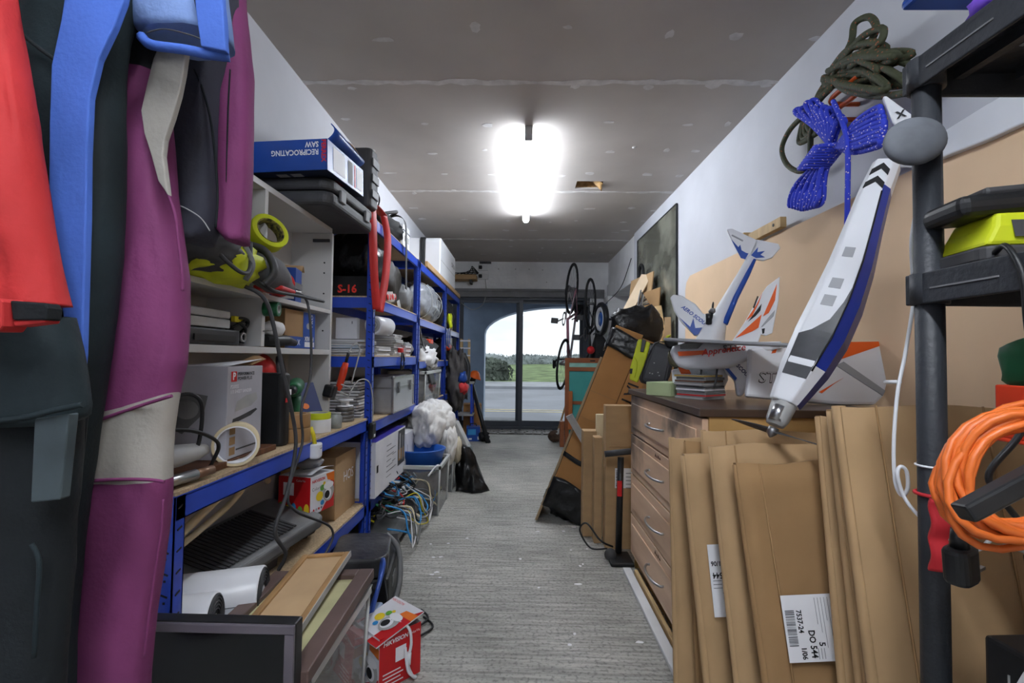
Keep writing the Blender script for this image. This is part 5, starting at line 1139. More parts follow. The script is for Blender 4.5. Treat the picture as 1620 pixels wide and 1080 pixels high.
MB().tube(smooth_path([(0, -0.06, -0.02), (0.02, -0.05, 0.07), (0.03, 0.03, 0.17), (0.01, 0.08, 0.18), (0.0, 0.07, 0.08), (-0.01, 0.0, 0.0)], 6, True), 0.011, 8, loop=True).build('loop', mat('handle_blue', (60, 92, 176), 0.35), bh)
MB().bb(-0.02, 0.015, -0.02, 0.06, 0.06, 0.085).build('black_grip', M_['black_plastic'], bh, 0.006); MB().bb(-0.03, 0.03, -0.05, 0.05, -0.2, -0.01).build('canister', mat('pale_blue', (150, 168, 196), 0.4), bh, 0.012)
for k, pts in enumerate(([(-0.52, 1.86, 0.25), (-0.48, 1.8, 0.15), (-0.46, 1.75, 0.05), (-0.42, 1.85, 0.012), (-0.36, 1.95, 0.01), (-0.40, 2.02, 0.01)], [(-0.45, 1.72, 0.012), (-0.38, 1.82, 0.008), (-0.33, 1.9, 0.008), (-0.38, 1.97, 0.008)])):
    cord('power_cable', ['black cable trailing down behind the floor camera box', 'thin black cable on the floor behind the camera box'][k], 'cable', pts, 0.0045, M_['black_plastic'])
h2 = thing('camera_box', 'opened red and white security camera box on the concrete floor with a white lead', 'box', M=TR(-0.435, 1.64, 0.001) @ rot(0, 0, -43))
HD = (0.155, 0.155, 0.165)
b = MB().box((0, 0, HD[2] / 2), HD); b.m = [0, 0, 0, 0, 1, 1]   # -y face white, +x face red
b.f.pop(1); b.m.pop(1); b.sm.pop(1); b.build('body', [M_['white_card'], M_['red_gloss']], h2, 0)
F_ = face(HD, 'front')
text('HIKVISION', 0.014, h2, F_ @ TR(-0.07, 0.055, 0), M_['print_red'], shear=0.2); text('ColorVu', 0.014, h2, F_ @ TR(-0.07, 0.03, 0), M_['print_grey'])
patch(h2, F_, [(0.02, 0.03), (0.077, 0.02), (0.077, 0.05), (0.02, 0.06)], M_['print_orange']); patch(h2, F_ @ TR(0, 0, 0.0003), [(0.0, -0.082), (0.077, -0.082), (0.077, -0.04)], M_['red_gloss'])
blobs(h2, F_ @ TR(0.0, -0.03, 0.0006), 0.9); cam_picture(h2, F_ @ TR(0.035, -0.03, 0.001), 1.0)
F_ = face(HD, 'right')
text('HIKVISION', 0.019, h2, F_ @ TR(-0.065, 0.06, 0.0004), M_['print_white'], bold=0.0005, shear=0.2); text('ColorVu', 0.012, h2, F_ @ TR(0.03, 0.06, 0.0004), M_['print_white'])
patch(h2, F_ @ TR(0, 0, 0.0004), rect(-0.02, 0.02, -0.01, 0.035), M_['print_white'])
for k in range(4): patch(h2, F_ @ TR(0, 0, 0.0004), rect(-0.065, 0.0 + 0.01 * (k % 2), -0.035 - 0.012 * k, -0.031 - 0.012 * k), M_['print_white'])
lid = MB(); lid.M = TR(0, 0, HD[2] + 0.006) @ rot(14, -3, 0); lid.bb(-0.085, 0.09, -0.1, 0.085, 0, 0.003); lid.build('lid', M_['white_card'], h2)
LM = lid.M @ TR(0, 0, 0.0042)
patch(h2, LM, [(0.03, -0.1), (0.09, -0.1), (0.09, 0.085), (0.04, 0.02)], M_['red_gloss']); patch(h2, LM @ TR(0, 0, 0.0003), [(0.02, 0.03), (0.09, 0.03), (0.09, 0.06), (0.03, 0.055)], M_['print_orange'])
blobs(h2, LM @ TR(-0.01, -0.01, 0.0006), 0.9); cam_picture(h2, LM @ TR(0.025, -0.01, 0.001), 0.95); text('HIKVISION', 0.015, h2, LM @ TR(-0.08, 0.07, 0.0006), M_['print_red'], shear=0.2)
cord('white_lead', '', '', [(0.02, 0.0, 0.175), (0.085, 0.02, 0.172), (0.092, 0.03, 0.12), (0.09, 0.02, 0.06), (0.1, 0.03, 0.02), (0.105, 0.04, 0.012), (0.1, 0.015, 0.04), (0.088, 0.01, 0.11)], 0.005, M_['white_gloss'], parent=h2)
MB().tube([(0.091, 0.022, 0.09), (0.091, 0.02, 0.055)], 0.009, 10).build('white_plug', M_['white_gloss'], h2)
# ================================================================== wetsuits hanging on a rail at the near left
rail = thing('clothes_rail', 'steel clothes rail under the ceiling carrying the wetsuits', 'rail', (0, 0, 0))
MB().cyl((-1.14, 0.80, 2.06), (-0.3, 0.80, 2.06), 0.014, n=12).build('bar', M_['steel'], rail)
MB().cyl((-0.32, 0.80, 2.06), (-0.32, 0.80, ZC), 0.008, n=8).build('drop_rod', M_['steel'], rail)
def interp(rows, py):
    if py <= rows[0][0]:
        a, b = rows[0], rows[1]
    elif py >= rows[-1][0]: a, b = rows[-2], rows[-1]
    else:
        for a, b in zip(rows, rows[1:]):
            if a[0] <= py <= b[0]: break
    t = (py - a[0]) / (b[0] - a[0])
    if py < rows[0][0] or py > rows[-1][0]: t = max(-0.0, min(1.0, t))
    return a[1] + (b[1] - a[1]) * t, a[2] + (b[2] - a[2]) * t
def garment(name, rows, Y, dep, mats, parent, z_top=None, mif=None, n=28, step=12, fold=0.0, seed=0, tilt=0.0, lean=0.0, slant=None):
    """hanging sleeve/leg: rows give (photo row, left px, right px); lofted as a flattened tube whose front hangs in plane y=Y"""
    pys = []
    p = rows[0][0]
    while p < rows[-1][0]: pys.append(p); p += step
    pys.append(rows[-1][0])
    rs = []; info = []
    def ring(cx, cy, z, hw, hd, k):
        out = []
        for j in range(n):
            a = 2 * PI * j / n
            f_ = fold * (noise.noise(Vector((math.cos(a) * 2 + seed, z * 5.0, math.sin(a) * 2))) + 0.5 * noise.noise(Vector((math.cos(a) * 5 + seed, z * 14.0, math.sin(a) * 5))))
            ca, sa = math.cos(a), math.sin(a)
            out.append((cx + hw * math.copysign(abs(ca) ** 0.8, ca), cy + (hd + f_) * math.copysign(abs(sa) ** 0.8, sa) + tilt * hw * ca, z + (slant(k) * ca if slant else 0)))
        return out
    first = None
    for py in pys:
        l, r_ = interp(rows, py)
        A, B = atY(l, py, Y), atY(r_, py, Y)
        c = (A + B) / 2; hw = (B.x - A.x) / 2
        if first is None: first = (c, hw)
        rs.append(ring(c.x, Y + lean * (c.z - 1), c.z, hw, dep, py)); info.append(py)
    if z_top:
        c, hw = first; pre = []; m_ = 10
        for i in range(m_):
            t = i / m_
            pre.append(ring(c.x, Y + lean * (c.z - 1), z_top + (c.z - z_top) * t, hw * (0.35 + 0.65 * t ** 0.5), dep * (0.35 + 0.65 * t ** 0.5), 0)); 
        rs = pre + rs; info = [-1] * m_ + info
    b = MB().rings(rs[::-1], mif=(lambda i, j: mif(info[::-1][i], j, n)) if mif else None)
    return b.build(name, mats, parent)
neo = lambda nm, rgb, v=0.12: mat(nm, rgb, 0.72, var=v, scale=5, bump=0.12, bscale=120, spec=0.25)
neo('neo_red', (196, 52, 52)); neo('neo_black', (30, 35, 38), 0.25); neo('neo_teal', (34, 46, 50), 0.25); neo('neo_blue', (74, 110, 196)); neo('neo_pale_blue', (120, 146, 196))
neo('neo_purple', (130, 62, 108)); neo('neo_beige', (176, 171, 162)); neo('neo_grey', (64, 65, 76))
def seam(parent, pts, Y, m_='neo_black', r=0.0025, name='seam'):
    """raised seam along photo points on the plane y=Y"""
    return MB().tube(smooth_path([atY(x, y, Y) for x, y in pts], 5), r, 6).build(name, M_[m_], parent)

# purple and beige full suit
su = thing('wetsuit', 'purple long wetsuit with beige knee band and side panel', 'wetsuit', (0, 0, 0))
rows = [(0, 190, 255), (75, 188, 262), (130, 186, 262), (180, 187, 262), (240, 187, 268), (300, 187, 272), (360, 183, 281), (440, 175, 293), (520, 162, 292), (577, 153, 288), (627, 144, 278), (693, 130, 268), (770, 114, 267), (820, 110, 263), (900, 105, 252), (973, 105, 240), (1080, 107, 230), (1130, 110, 226)]
def mf(py, j, n):
    if py < 118: return 1
    return 0
def band(py, j, n):
    return 1 if py < 128 else (2 if 646 < py < 760 else 0)
garment('body', rows, 0.86, 0.045, [M_['neo_purple'], M_['neo_black'], M_['neo_beige']], su, 2.0, band, fold=0.008, seed=3, step=4, n=40, slant=lambda py: 0.028 * math.exp(-((py - 646) / 55) ** 2))
# slanted upper edge of the beige band, built as a thin purple wedge over it
def overlay(name, poly, Y, th, m_, parent):
    P = [atY(x, y, Y) for x, y in poly]
    return MB().prism([(p.x, p.z) for p in P], th, frame((0, Y, 0), (1, 0, 0), (0, 0, 1)), z0=0).build(name, m_, parent, 0.002)
overlay('side_panel', [(260, 76), (303, 76), (297, 120), (290, 155), (280, 190), (268, 225), (265, 250), (273, 312), (258, 290), (247, 250), (236, 215), (231, 180), (240, 140), (250, 100)], 0.818, 0.012, M_['neo_beige'], su)
seam(su, [(231, 178), (236, 215), (247, 252), (260, 295), (276, 335), (282, 380), (288, 430), (289, 460)], 0.812, 'neo_purple', 0.0025)
seam(su, [(122, 764), (150, 760), (200, 758), (240, 759), (260, 762)], 0.814, 'neo_purple', 0.003)
seam(su, [(146, 668), (180, 656), (230, 639), (272, 626)], 0.816, 'neo_purple', 0.003)
seam(su, [(258, 790), (255, 840), (246, 900), (235, 980), (228, 1040)], 0.818, 'neo_purple', 0.0022)

# grey suit behind
sg_ = thing('wetsuit', 'dark grey wetsuit leg hanging between the purple suits', 'wetsuit', (0, 0, 0))
rows = [(0, 285, 372), (80, 290, 366), (150, 283, 352), (200, 275, 348), (300, 268, 345), (340, 272, 343), (365, 278, 338), (383, 292, 326)]
garment('leg', rows, 0.97, 0.05, [M_['neo_grey']], sg_, 2.0, None, fold=0.01, seed=8)
seam(sg_, [(276, 322), (295, 330), (318, 345), (332, 365)], 0.922, 'light_grey', 0.0012, 'piping'); seam(sg_, [(303, 100), (320, 140), (335, 200), (344, 300), (341, 360)], 0.925, 'neo_black', 0.0025)

# purple arm
sp = thing('wetsuit', 'separate purple wetsuit sleeve hanging farthest right in front of the boxes', 'wetsuit', (0, 0, 0))
rows = [(0, 362, 382), (60, 360, 390), (117, 354, 397), (167, 349, 396), (250, 347, 395), (333, 345, 392), (362, 343, 390), (384, 366, 388)]
garment('sleeve', rows, 1.0, 0.035, [M_['neo_purple']], sp, 2.0, None, fold=0.006, seed=12)
seam(sp, [(364, 110), (361, 170), (359, 250), (358, 330), (357, 362)], 0.966, 'neo_black', 0.0018)

# blue shorty sleeve at the top
sv = thing('wetsuit', 'pale blue and blue wetsuit sleeve across the top of the suits', 'wetsuit', (0, 0, 0))
rows = [(-40, 200, 352), (0, 210, 356), (30, 217, 360), (55, 224, 362), (68, 240, 363)]
garment('sleeve', rows, 0.80, 0.05, [M_['neo_pale_blue'], M_['neo_blue']], sv, 2.02, lambda py, j, n: 1 if (j < 5 or j > n - 5) and j != 0 and j > n - 6 else 0, fold=0.006, seed=15)
MB().tube(smooth_path([atY(224, 58, 0.76), atY(240, 71, 0.752), atY(290, 78, 0.75), atY(330, 86, 0.75), atY(363, 90, 0.76)], 6), 0.008, 8).build('cuff', M_['neo_blue'], sv)
overlay('blue_panel', [(312, -30), (356, -30), (364, 88), (325, 80), (318, 30)], 0.748, 0.012, M_['neo_blue'], sv)
seam(sv, [(308, -10), (316, 30), (322, 68)], 0.745, 'neo_black', 0.003); seam(sv, [(232, 52), (260, 46), (300, 55), (318, 62)], 0.747, 'dark_grey', 0.0012)

# black suit with blue panel
sk2 = thing('wetsuit', 'black wetsuit with a long blue side panel', 'wetsuit', (0, 0, 0))
rows = [(-20, 25, 215), (0, 25, 212), (60, 25, 196), (120, 28, 188), (200, 35, 187), (300, 40, 186), (400, 45, 179), (500, 40, 166), (600, 30, 154), (690, 10, 141), (800, -10, 124), (900, -10, 113), (1000, -10, 106), (1130, -10, 100)]
garment('body', rows, 0.76, 0.05, [M_['neo_teal']], sk2, 2.0, None, fold=0.010, seed=21, step=9)
overlay('blue_panel', [(118, -25), (212, -25), (205, 10), (190, 50), (166, 100), (152, 160), (148, 250), (147, 350), (144, 450), (141, 560), (138, 590), (130, 560), (112, 505), (98, 410), (89, 310), (90, 200), (93, 110), (108, 40)], 0.705, 0.012, M_['neo_blue'], sk2)
seam(sk2, [(108, 0), (95, 80), (90, 180), (87, 300), (95, 400), (112, 510), (132, 575), (136, 640), (126, 740)], 0.70, 'neo_black', 0.004)
seam(sk2, [(30, 50), (60, 75), (92, 98)], 0.702, 'neo_black', 0.003)

# red jacket sleeve and black jacket skirt
rj = thing('jacket', 'red and black waterproof jacket with a cuff tab at the far left', 'jacket', (0, 0, 0))
rows = [(-20, -110, 12), (0, -110, 15), (100, -110, 29), (200, -110, 46), (300, -110, 63), (400, -110, 80), (470, -110, 93), (482, -110, 96)]
garment('red_sleeve', rows, 0.64, 0.04, [M_['neo_red']], rj, 2.0, None, fold=0.02, seed=31, step=6, n=40)
overlay('cuff', [(-100, 470), (40, 476), (44, 482), (44, 518), (38, 526), (-100, 526)], 0.592, 0.03, M_['neo_red'], rj)
overlay('cuff_tab', [(42, 478), (96, 482), (100, 490), (98, 508), (46, 508)], 0.590, 0.02, M_['neo_black'], rj)
overlay('cuff_edge', [(46, 509), (96, 505), (96, 512), (48, 518)], 0.593, 0.02, M_['neo_red'], rj)
rows = [(500, -120, 108), (560, -120, 120), (600, -120, 128), (640, -120, 134), (660, -120, 130), (669, -120, 100)]
garment('black_skirt', rows, 0.66, 0.045, [M_['neo_teal']], rj, None, None, fold=0.008, seed=33, step=6)
rows = [(640, -120, 128), (700, -120, 124), (780, -120, 118), (820, -120, 112), (900, -120, 110), (1000, -120, 100), (1140, -120, 88)]
garment('lower_leg', rows, 0.68, 0.04, [M_['neo_black']], rj, None, None, fold=0.014, seed=35, step=8)
seam(rj, [(-20, 668), (40, 660), (90, 648), (132, 640)], 0.612, 'neo_teal', 0.004, 'hem'); seam(rj, [(50, 860), (62, 890), (58, 960), (54, 1040)], 0.636, 'neo_teal', 0.003, 'fold')
overlay('patch', [(72, 660), (126, 652), (112, 785), (66, 790)], 0.633, 0.015, mat('dusty_teal', (72, 84, 88), 0.8, var=0.2), rj)
# ================================================================== right wall: boards, mirror, timber
def onplane(px, py, p0, n):
    d = _ray(px, py); c = Vector((0, 0, CAMZ)); n = Vector(n); return c + d * ((Vector(p0) - c).dot(n) / d.dot(n))
class Plate:
    """a flat panel standing in the room: plane through p0 with normal n (towards the viewer); outlines read off the photo on that plane"""
    def __init__(s, p0, n, up=(0, 0, 1)):
        s.n = Vector(n).normalized(); s.u = Vector(up).cross(s.n).normalized(); s.F = frame(p0, s.u, s.n.cross(s.u)); s.I = s.F.inverted(); s.p0 = Vector(p0)
    def pts(s, poly): return [(q.x, q.y) for q in (s.I @ onplane(x, y, s.p0, s.n) for x, y in poly)]
    def slab(s, name, poly, th, m_, parent, z0=0.0, bevel=0.0):
        return MB().prism(s.pts(poly), th, s.F, z0=z0 - th).build(name, m_, parent, bevel)
    def at(s, px, py, z=0.0): return s.F @ Vector((*s.pts([(px, py)])[0], z))
    def text(s, t, px, py, size, m_, parent, z=0.002, ang=0.0, **k):
        x, y = s.pts([(px, py)])[0]
        return text(t, size, parent, s.F @ TR(x, y, z) @ rot(0, 0, ang), m_, **k)
hb_m = mat('hardboard_brown', (232, 200, 164), 0.85, var=0.07, scale=1.6, bump=0.05, bscale=40)
def wallboard(label, y0, y1, z0, z1, off, cut=0.1):
    pts = [(y0, z0), (y1, z0), (y1, z1 - cut), (y1 - cut * 0.25, z1 - cut * 0.4), (y1 - cut, z1), (y0, z1)]
    xm = (xr(y0) + xr(y1)) / 2
    M = frame((xr(0) - off, 0, 0), (xr(7.1) - xr(0), 7.1, 0), (0, 0, 1))
    o = MB().prism(pts, 0.012, M, z0=0.0).build('wall_board', hb_m); tag(o, label, 'board'); return o
wallboard('large brown fibreboard sheet with a clipped corner on the right wall', 1.62, 3.72, 0.2, 1.68, 0.024)
wallboard('second brown fibreboard sheet on the right wall behind the black shelving post', -0.6, 2.95, 0.2, 1.672, 0.042, 0.0)
bt_ = thing('batten', 'pale timber batten with screw hole lying on top of the wall board', 'timber', M=frame((xr(2.55) - 0.04, 2.45, 1.684), (0, 1, 0), (-1, 0, 0)))
MB().bb(-0.16, 0.16, 0.0, 0.03, 0, 0.05).build('rail', M_['pine'], bt_, 0.002); MB().cyl((-0.1, 0.031, 0.025), (-0.1, 0.033, 0.025), 0.008, n=10).build('hole', M_['print_black'], bt_)
bt2 = MB().box((xr(2.66) - 0.055, 2.665, 1.70), (0.05, 0.05, 0.10)).build('timber_block', M_['pine'], None, 0.002); tag(bt2, 'short upright timber block at the end of the pale batten', 'timber')
mi = thing('mirror', 'tall dark reflective glass panel with black edge on the right wall', 'mirror', M=frame((xr(4.6) - 0.012, 4.6, 0), (0.009, -1, 0), (0, 0, 1)))
MB().bb(-0.635, 0.635, 0.95, 2.33, -0.006, 0.0).build('glass', mat('smoked_mirror', (150, 150, 136), 0.14, 0.35, rgb2=(96, 96, 86), scale=2.5, thr=(0.4, 0.62), detail=8), mi)
for x in (-0.64, 0.64): MB().bb(x - 0.006, x + 0.006, 0.95, 2.336, -0.008, 0.006).build('edge', M_['black_plastic'], mi)
MB().bb(-0.64, 0.64, 2.33, 2.338, -0.008, 0.006).build('edge', M_['black_plastic'], mi)

# leaning boards and timber offcuts in front of the mirror
def beam(name, label, cat, a, b, w, t, m_, side=(0, 1, 0), group=None):
    a, b = Vector(a), Vector(b); F_ = frame(a, b - a, side)
    o = MB().bb(0, (b - a).length, -w / 2, w / 2, -t / 2, t / 2); o.M = Matrix.Identity(4)
    ob = o.build(name, m_, None, 0.0015); ob.matrix_world = F_; tag(ob, label, cat, group); return ob
beam('plywood_strip', 'pale plywood strip leaning high against the mirror', 'board', (0.86, 4.53, 1.25), (1.19, 4.62, 1.86), 0.13, 0.012, mat('ply_pale', (208, 186, 156), 0.7, var=0.06), (0.45, -0.75, -0.2))
beam('plywood_offcut', 'wide tan plywood sheet propped behind the pale strip', 'board', (1.08, 4.68, 1.1), (1.17, 4.72, 1.86), 0.5, 0.012, M_['cardboard'], (0.2, -1, 0.1))
beam('plywood_offcut', 'brown sheet hanging below the tan plywood in front of the mirror', 'board', (1.13, 4.42, 1.2), (1.17, 4.44, 1.68), 0.42, 0.01, M_['cardboard_dark'], (0.2, -1, 0.05))
dwr = thing('tall_carton', 'tall cardboard carton supporting the timber offcuts by the wall', 'box', (1.04, 4.25, 0)); MB().bb(-0.2, 0.2, -0.3, 0.3, 0, 1.16).build('carton', M_['cardboard_dark'], dwr, 0.004)
rn = random.Random(77)
offc = [((0.90, 4.15, 1.165), (0.93, 4.2, 1.42), 0.14), ((1.0, 4.08, 1.165), (1.06, 4.16, 1.48), 0.11), ((1.10, 4.05, 1.165), (1.12, 4.16, 1.38), 0.08), ((1.17, 4.05, 1.165), (1.14, 4.12, 1.5), 0.09), ((0.96, 4.0, 1.165), (1.0, 4.02, 1.33), 0.06), ((1.12, 3.97, 1.165), (1.13, 4.0, 1.3), 0.05), ((1.2, 3.98, 1.165), (1.215, 4.04, 1.40), 0.05)]
wl_ = ['wide tan offcut at the left of the timber pile', 'tallest pale offcut in the middle of the timber pile', 'short offcut behind the front blocks of the timber pile', 'slanted offcut near the mirror edge', 'small front block of the timber pile', 'smallest block low in the timber pile', 'narrow offcut against the mirror edge']
for k, (a, b, w_) in enumerate(offc): beam('timber_offcut', wl_[k], 'timber', a, b, w_, 0.035, M_['pine'] if k % 2 else M_['cardboard'], (1, -0.35, 0), 'timber offcuts')
bh_ = thing('climbing_gear', 'bundle of grey straps and metal clips hanging by the plywood strip', 'straps', (1.08, 4.40, 1.3))
for k in range(7): MB().tube(smooth_path([(0.0 + 0.012 * k, 0.0, 0.38 - 0.02 * k), (0.03 * math.sin(k) - 0.03, -0.02, 0.2), (0.04 * math.cos(k * 2), -0.01, 0.03)], 6), 0.008, 6).build('strap', M_[('mid_grey', 'dark_grey', 'light_grey')[k % 3]], bh_)
hk_ = thing('strap_loop', 'black looped strap hanging on the mirror corner', 'strap', (1.17, 4.75, 1.86)); MB().tube(smooth_path([(0.0, -0.07, 0), (0, -0.05, 0.09), (0, 0.03, 0.12), (0, 0.09, 0.05), (0, 0.06, -0.06), (0, -0.02, -0.08)], 6, True), 0.016, 8, loop=True).build('loop', M_['black_matt'], hk_)

# ================================================================== chest of drawers
CX, CY0, CY1, CZ = 0.565, 1.52, 2.50, 0.90
ch = thing('chest_of_drawers', 'scorched wooden chest of four drawers with steel bow handles', 'chest of drawers', (0, 0, 0))
cw = mat('chest_veneer', (204, 172, 140), 0.5, var=0.12, scale=3, stretch=(1, 1, 8), rgb2=(176, 142, 112)); cp = mat('chest_pine', (198, 158, 98), 0.55, var=0.12, scale=3, stretch=(1, 1, 7))
MB().bb(CX + 0.02, 1.12, CY0, CY0 + 0.018, 0, CZ - 0.025).build('side_panel', cp, ch, 0.001); MB().bb(CX + 0.02, 1.12, CY1 - 0.018, CY1, 0, CZ - 0.025).build('side_panel', cp, ch, 0.001)
MB().bb(1.105, 1.12, CY0 + 0.018, CY1 - 0.018, 0, CZ - 0.025).build('back_panel', cp, ch)
MB().bb(CX + 0.03, 1.10, CY0 + 0.018, CY1 - 0.018, 0.06, 0.075).build('bottom_panel', cp, ch)
MB().bb(CX + 0.035, CX + 0.05, CY0 + 0.018, CY1 - 0.018, 0, 0.075).build('plinth', cp, ch)
MB().bb(CX - 0.012, 1.14, CY0 - 0.01, CY1 + 0.01, CZ - 0.025, CZ).build('top', mat('chest_top', (66, 54, 48), 0.35, rgb2=(96, 74, 56), scale=3), ch, 0.003)
scorch = mat('chest_front', (240, 206, 174), 0.5, rgb2=(218, 180, 148), scale=2.2, stretch=(1, 1, 6))
def add_stain(m, c0, r):
    """soot stain round a point on the fronts, ragged by noise"""
    n, l = m.node_tree.nodes, m.node_tree.links; b = n['Principled BSDF']; src = b.inputs['Base Color'].links[0].from_socket
    tc = n.new('ShaderNodeTexCoord'); vd = n.new('ShaderNodeVectorMath'); vd.operation = 'DISTANCE'; vd.inputs[1].default_value = c0
    nz = n.new('ShaderNodeTexNoise'); nz.inputs['Scale'].default_value = 9; nz.inputs['Detail'].default_value = 4
    ma = n.new('ShaderNodeMath'); ma.operation = 'MULTIPLY_ADD'; ma.inputs[1].default_value = 0.35; mr = n.new('ShaderNodeMapRange')
    mr.inputs['From Min'].default_value = r * 0.35 + 0.17; mr.inputs['From Max'].default_value = r + 0.17; mr.inputs['To Min'].default_value = 0.85; mr.inputs['To Max'].default_value = 0.0
    mx = n.new('ShaderNodeMix'); mx.data_type = 'RGBA'; mx.inputs['B'].default_value = c255(60, 56, 56)
    l.new(tc.outputs['Object'], vd.inputs[0]); l.new(tc.outputs['Object'], nz.inputs['Vector']); l.new(nz.outputs['Fac'], ma.inputs[0]); l.new(vd.outputs['Value'], ma.inputs[2]); l.new(ma.outputs[0], mr.inputs['Value'])
    l.new(mr.outputs[0], mx.inputs['Factor']); l.new(src, mx.inputs['A']); l.new(mx.outputs['Result'], b.inputs['Base Color'])
add_stain(scorch, (CX, CY1, 0.76), 0.34); add_stain(scorch, (CX, CY0 + 0.25, 0.9), 0.2)
zs = [0.075, 0.275, 0.475, 0.675, 0.872]
for k in range(4):
    z0, z1 = zs[k] + 0.004, zs[k + 1] - 0.004
    d = MB().bb(CX, CX + 0.02, CY0 + 0.004, CY1 - 0.004, z0, z1).build('drawer', scorch, ch, 0.002)
    MB().bb(CX - 0.006, CX, CY0 + 0.05, CY1 - 0.05, z0 + 0.034, z1 - 0.038).build('raised_panel', scorch, d, 0.004)
    MB().bb(CX + 0.022, CX + 0.45, CY0 + 0.03, CY1 - 0.03, z0 + 0.01, z1 - 0.03).build('drawer_box', cp, d)
    hm, zc = (CY0 + CY1) / 2, (z0 + z1) / 2
    MB().tube(smooth_path([(CX - 0.006, hm - 0.10, zc), (CX - 0.02, hm - 0.098, zc), (CX - 0.036, hm - 0.06, zc), (CX - 0.042, hm, zc), (CX - 0.036, hm + 0.06, zc), (CX - 0.02, hm + 0.098, zc), (CX - 0.006, hm + 0.10, zc)], 5), 0.005, 8).build('handle', M_['steel'], d)
    if k in (0, 2):     # short pencilled scribble on the top rail of the drawer
        for q in range(4): MB().tube([(CX - 0.0006, hm + 0.04 - 0.022 * q, z1 - 0.026), (CX - 0.0006, hm + 0.034 - 0.022 * q, z1 - 0.012 - 0.004 * (q % 2)), (CX - 0.0006, hm + 0.027 - 0.022 * q, z1 - 0.024)], 0.0013, 4).build('pencil_mark', M_['dark_wood'], d)
tg = MB().bb(0.515, 0.555, 1.1, 2.45, 0.0, 0.018).build('skirting_strip', M_['white_matt'], None, 0.003); tg.rotation_euler = (0, 0, 0); tag(tg, 'white painted timber strip on the floor along the chest', 'timber')
tg2 = MB().bb(0.5605, 0.578, 1.2, 2.4, 0.0, 0.03).build('skirting_strip', M_['pine'], None, 0.003); tag(tg2, 'bare timber strip between the white strip and the chest', 'timber')

# ---- on the chest: discs, box, bag
rn = random.Random(9)
z = CZ + 0.0005
for k in range(9):
    t = thing('disc_case', ['lowest pale', 'red-spined', 'dark-printed lower', 'white-backed', 'black-printed', 'clear grey', 'brown', 'upper grey', 'topmost gold-printed'][k] + ' disc case in the stack on the chest', 'disc case', (0.705 + rn.uniform(-0.006, 0.006), 1.93 + rn.uniform(-0.006, 0.006), z), 38 + rn.uniform(-4, 4), 'disc cases stacked on the chest')
    MB().bb(-0.07, 0.07, -0.062, 0.062, 0, 0.0095).build('case', pane_mat('disc_plastic', (232, 236, 238), 0.14, 0.7), t)
    MB().bb(-0.0702, 0.0702, -0.0622, 0.0622, 0.0022, 0.0076).build('inlay', M_[('light_grey', 'print_red', 'mid_grey', 'white_card', 'dark_grey', 'light_grey', 'dark_wood', 'mid_grey', 'gilt')[k]], t); z += 0.0105
gbx = carton('glove_box', 'pale green printed carton beside the disc cases', 'box', (0.12, 0.22, 0.055), (0.655, 2.09, CZ + 0.001), 38 - 90, mat('pale_green', (190, 206, 158), 0.5, var=0.06))
F_ = face((0.12, 0.22, 0.055), 'right'); F_ = face((0.12, 0.22, 0.055), 'left')
patch(gbx, F_, rect(-0.1, -0.09, 0.0, 0.014), M_['navy']); patch(gbx, F_, rect(-0.085, -0.02, 0.002, 0.011), M_['navy']); patch(gbx, F_, rect(0.0, 0.06, -0.004, 0.0), M_['print_green']); patch(gbx, F_, rect(-0.1, -0.06, -0.02, -0.012), M_['print_green'])
bk2 = thing('tool_bag', 'black zipped bag leaning on the far end of the chest', 'bag', (0, 0, 0))
bgm = mat('bag_black', (50, 51, 55), 0.6, rgb2=(36, 36, 40), scale=6)
PBg = Plate(atY(1040, 575, 2.34), (-0.28, -1, 0.12))
PBg.slab('bag_body', [(1034, 541), (1040, 540), (1066, 549), (1068, 555), (1056, 606), (1051, 611), (1014, 604), (1010, 599)], 0.10, bgm, bk2, bevel=0.014)
PBg.slab('front_panel', [(1037, 546), (1062, 554), (1050, 604), (1017, 598)], 0.004, mat('bag_panel', (58, 59, 64), 0.55, rgb2=(44, 44, 48), scale=9), bk2, z0=0.003, bevel=0.003)
MB().tube(smooth_path([PBg.at(x, y, 0.004) for x, y in ((1036, 544), (1064, 552), (1053, 606), (1016, 600))], 4, True), 0.003, 6, loop=True).build('zip', M_['print_black'], bk2)
PBg.slab('side_pocket', [(1050, 540), (1056, 534), (1066, 535), (1071, 542), (1068, 552), (1056, 550)], 0.07, M_['black_matt'], bk2, z0=0.02, bevel=0.01)
PBg.slab('lime_trim', [(1049, 538), (1055, 531), (1062, 530), (1056, 535), (1052, 541)], 0.05, M_['lime'], bk2, z0=0.018, bevel=0.003)
for x, y in ((1028, 590), (1032, 591), (1041, 589), (1035, 574), (1043, 594)): PBg.slab('paint_splash', disc(x, y, 1.3, 1.0, 7), 0.001, M_['light_grey'], bk2, z0=0.0045)
lf_ = thing('work_trousers', 'lime yellow work garment hanging between the wrapped cartons and the black bag', 'clothes', (0, 0, 0))
PLm = Plate(atY(1012, 570, 2.38), (-0.3, -1, 0.1))
PLm.slab('fabric', [(1009, 537), (1016, 536), (1014, 556), (1018, 557), (1022, 539), (1029, 542), (1024, 562), (1012, 598), (1008, 605), (996, 600), (997, 580), (1003, 560)], 0.03, M_['lime'], lf_, bevel=0.006)
PLm.slab('dark_strap', [(1016, 536), (1022, 538), (1018, 557), (1013, 556)], 0.02, M_['dark_grey'], lf_, z0=0.004, bevel=0.002)
PLm.slab('badge', [(997, 583), (1001, 583), (1000, 591), (996, 591)], 0.002, M_['print_black'], lf_, z0=0.002)
MB().tube(smooth_path([PLm.at(1003, 562, 0.001), PLm.at(1008, 575, 0.003), PLm.at(1004, 597, 0.001)], 5), 0.003, 6).build('fold', M_['lime'], lf_)

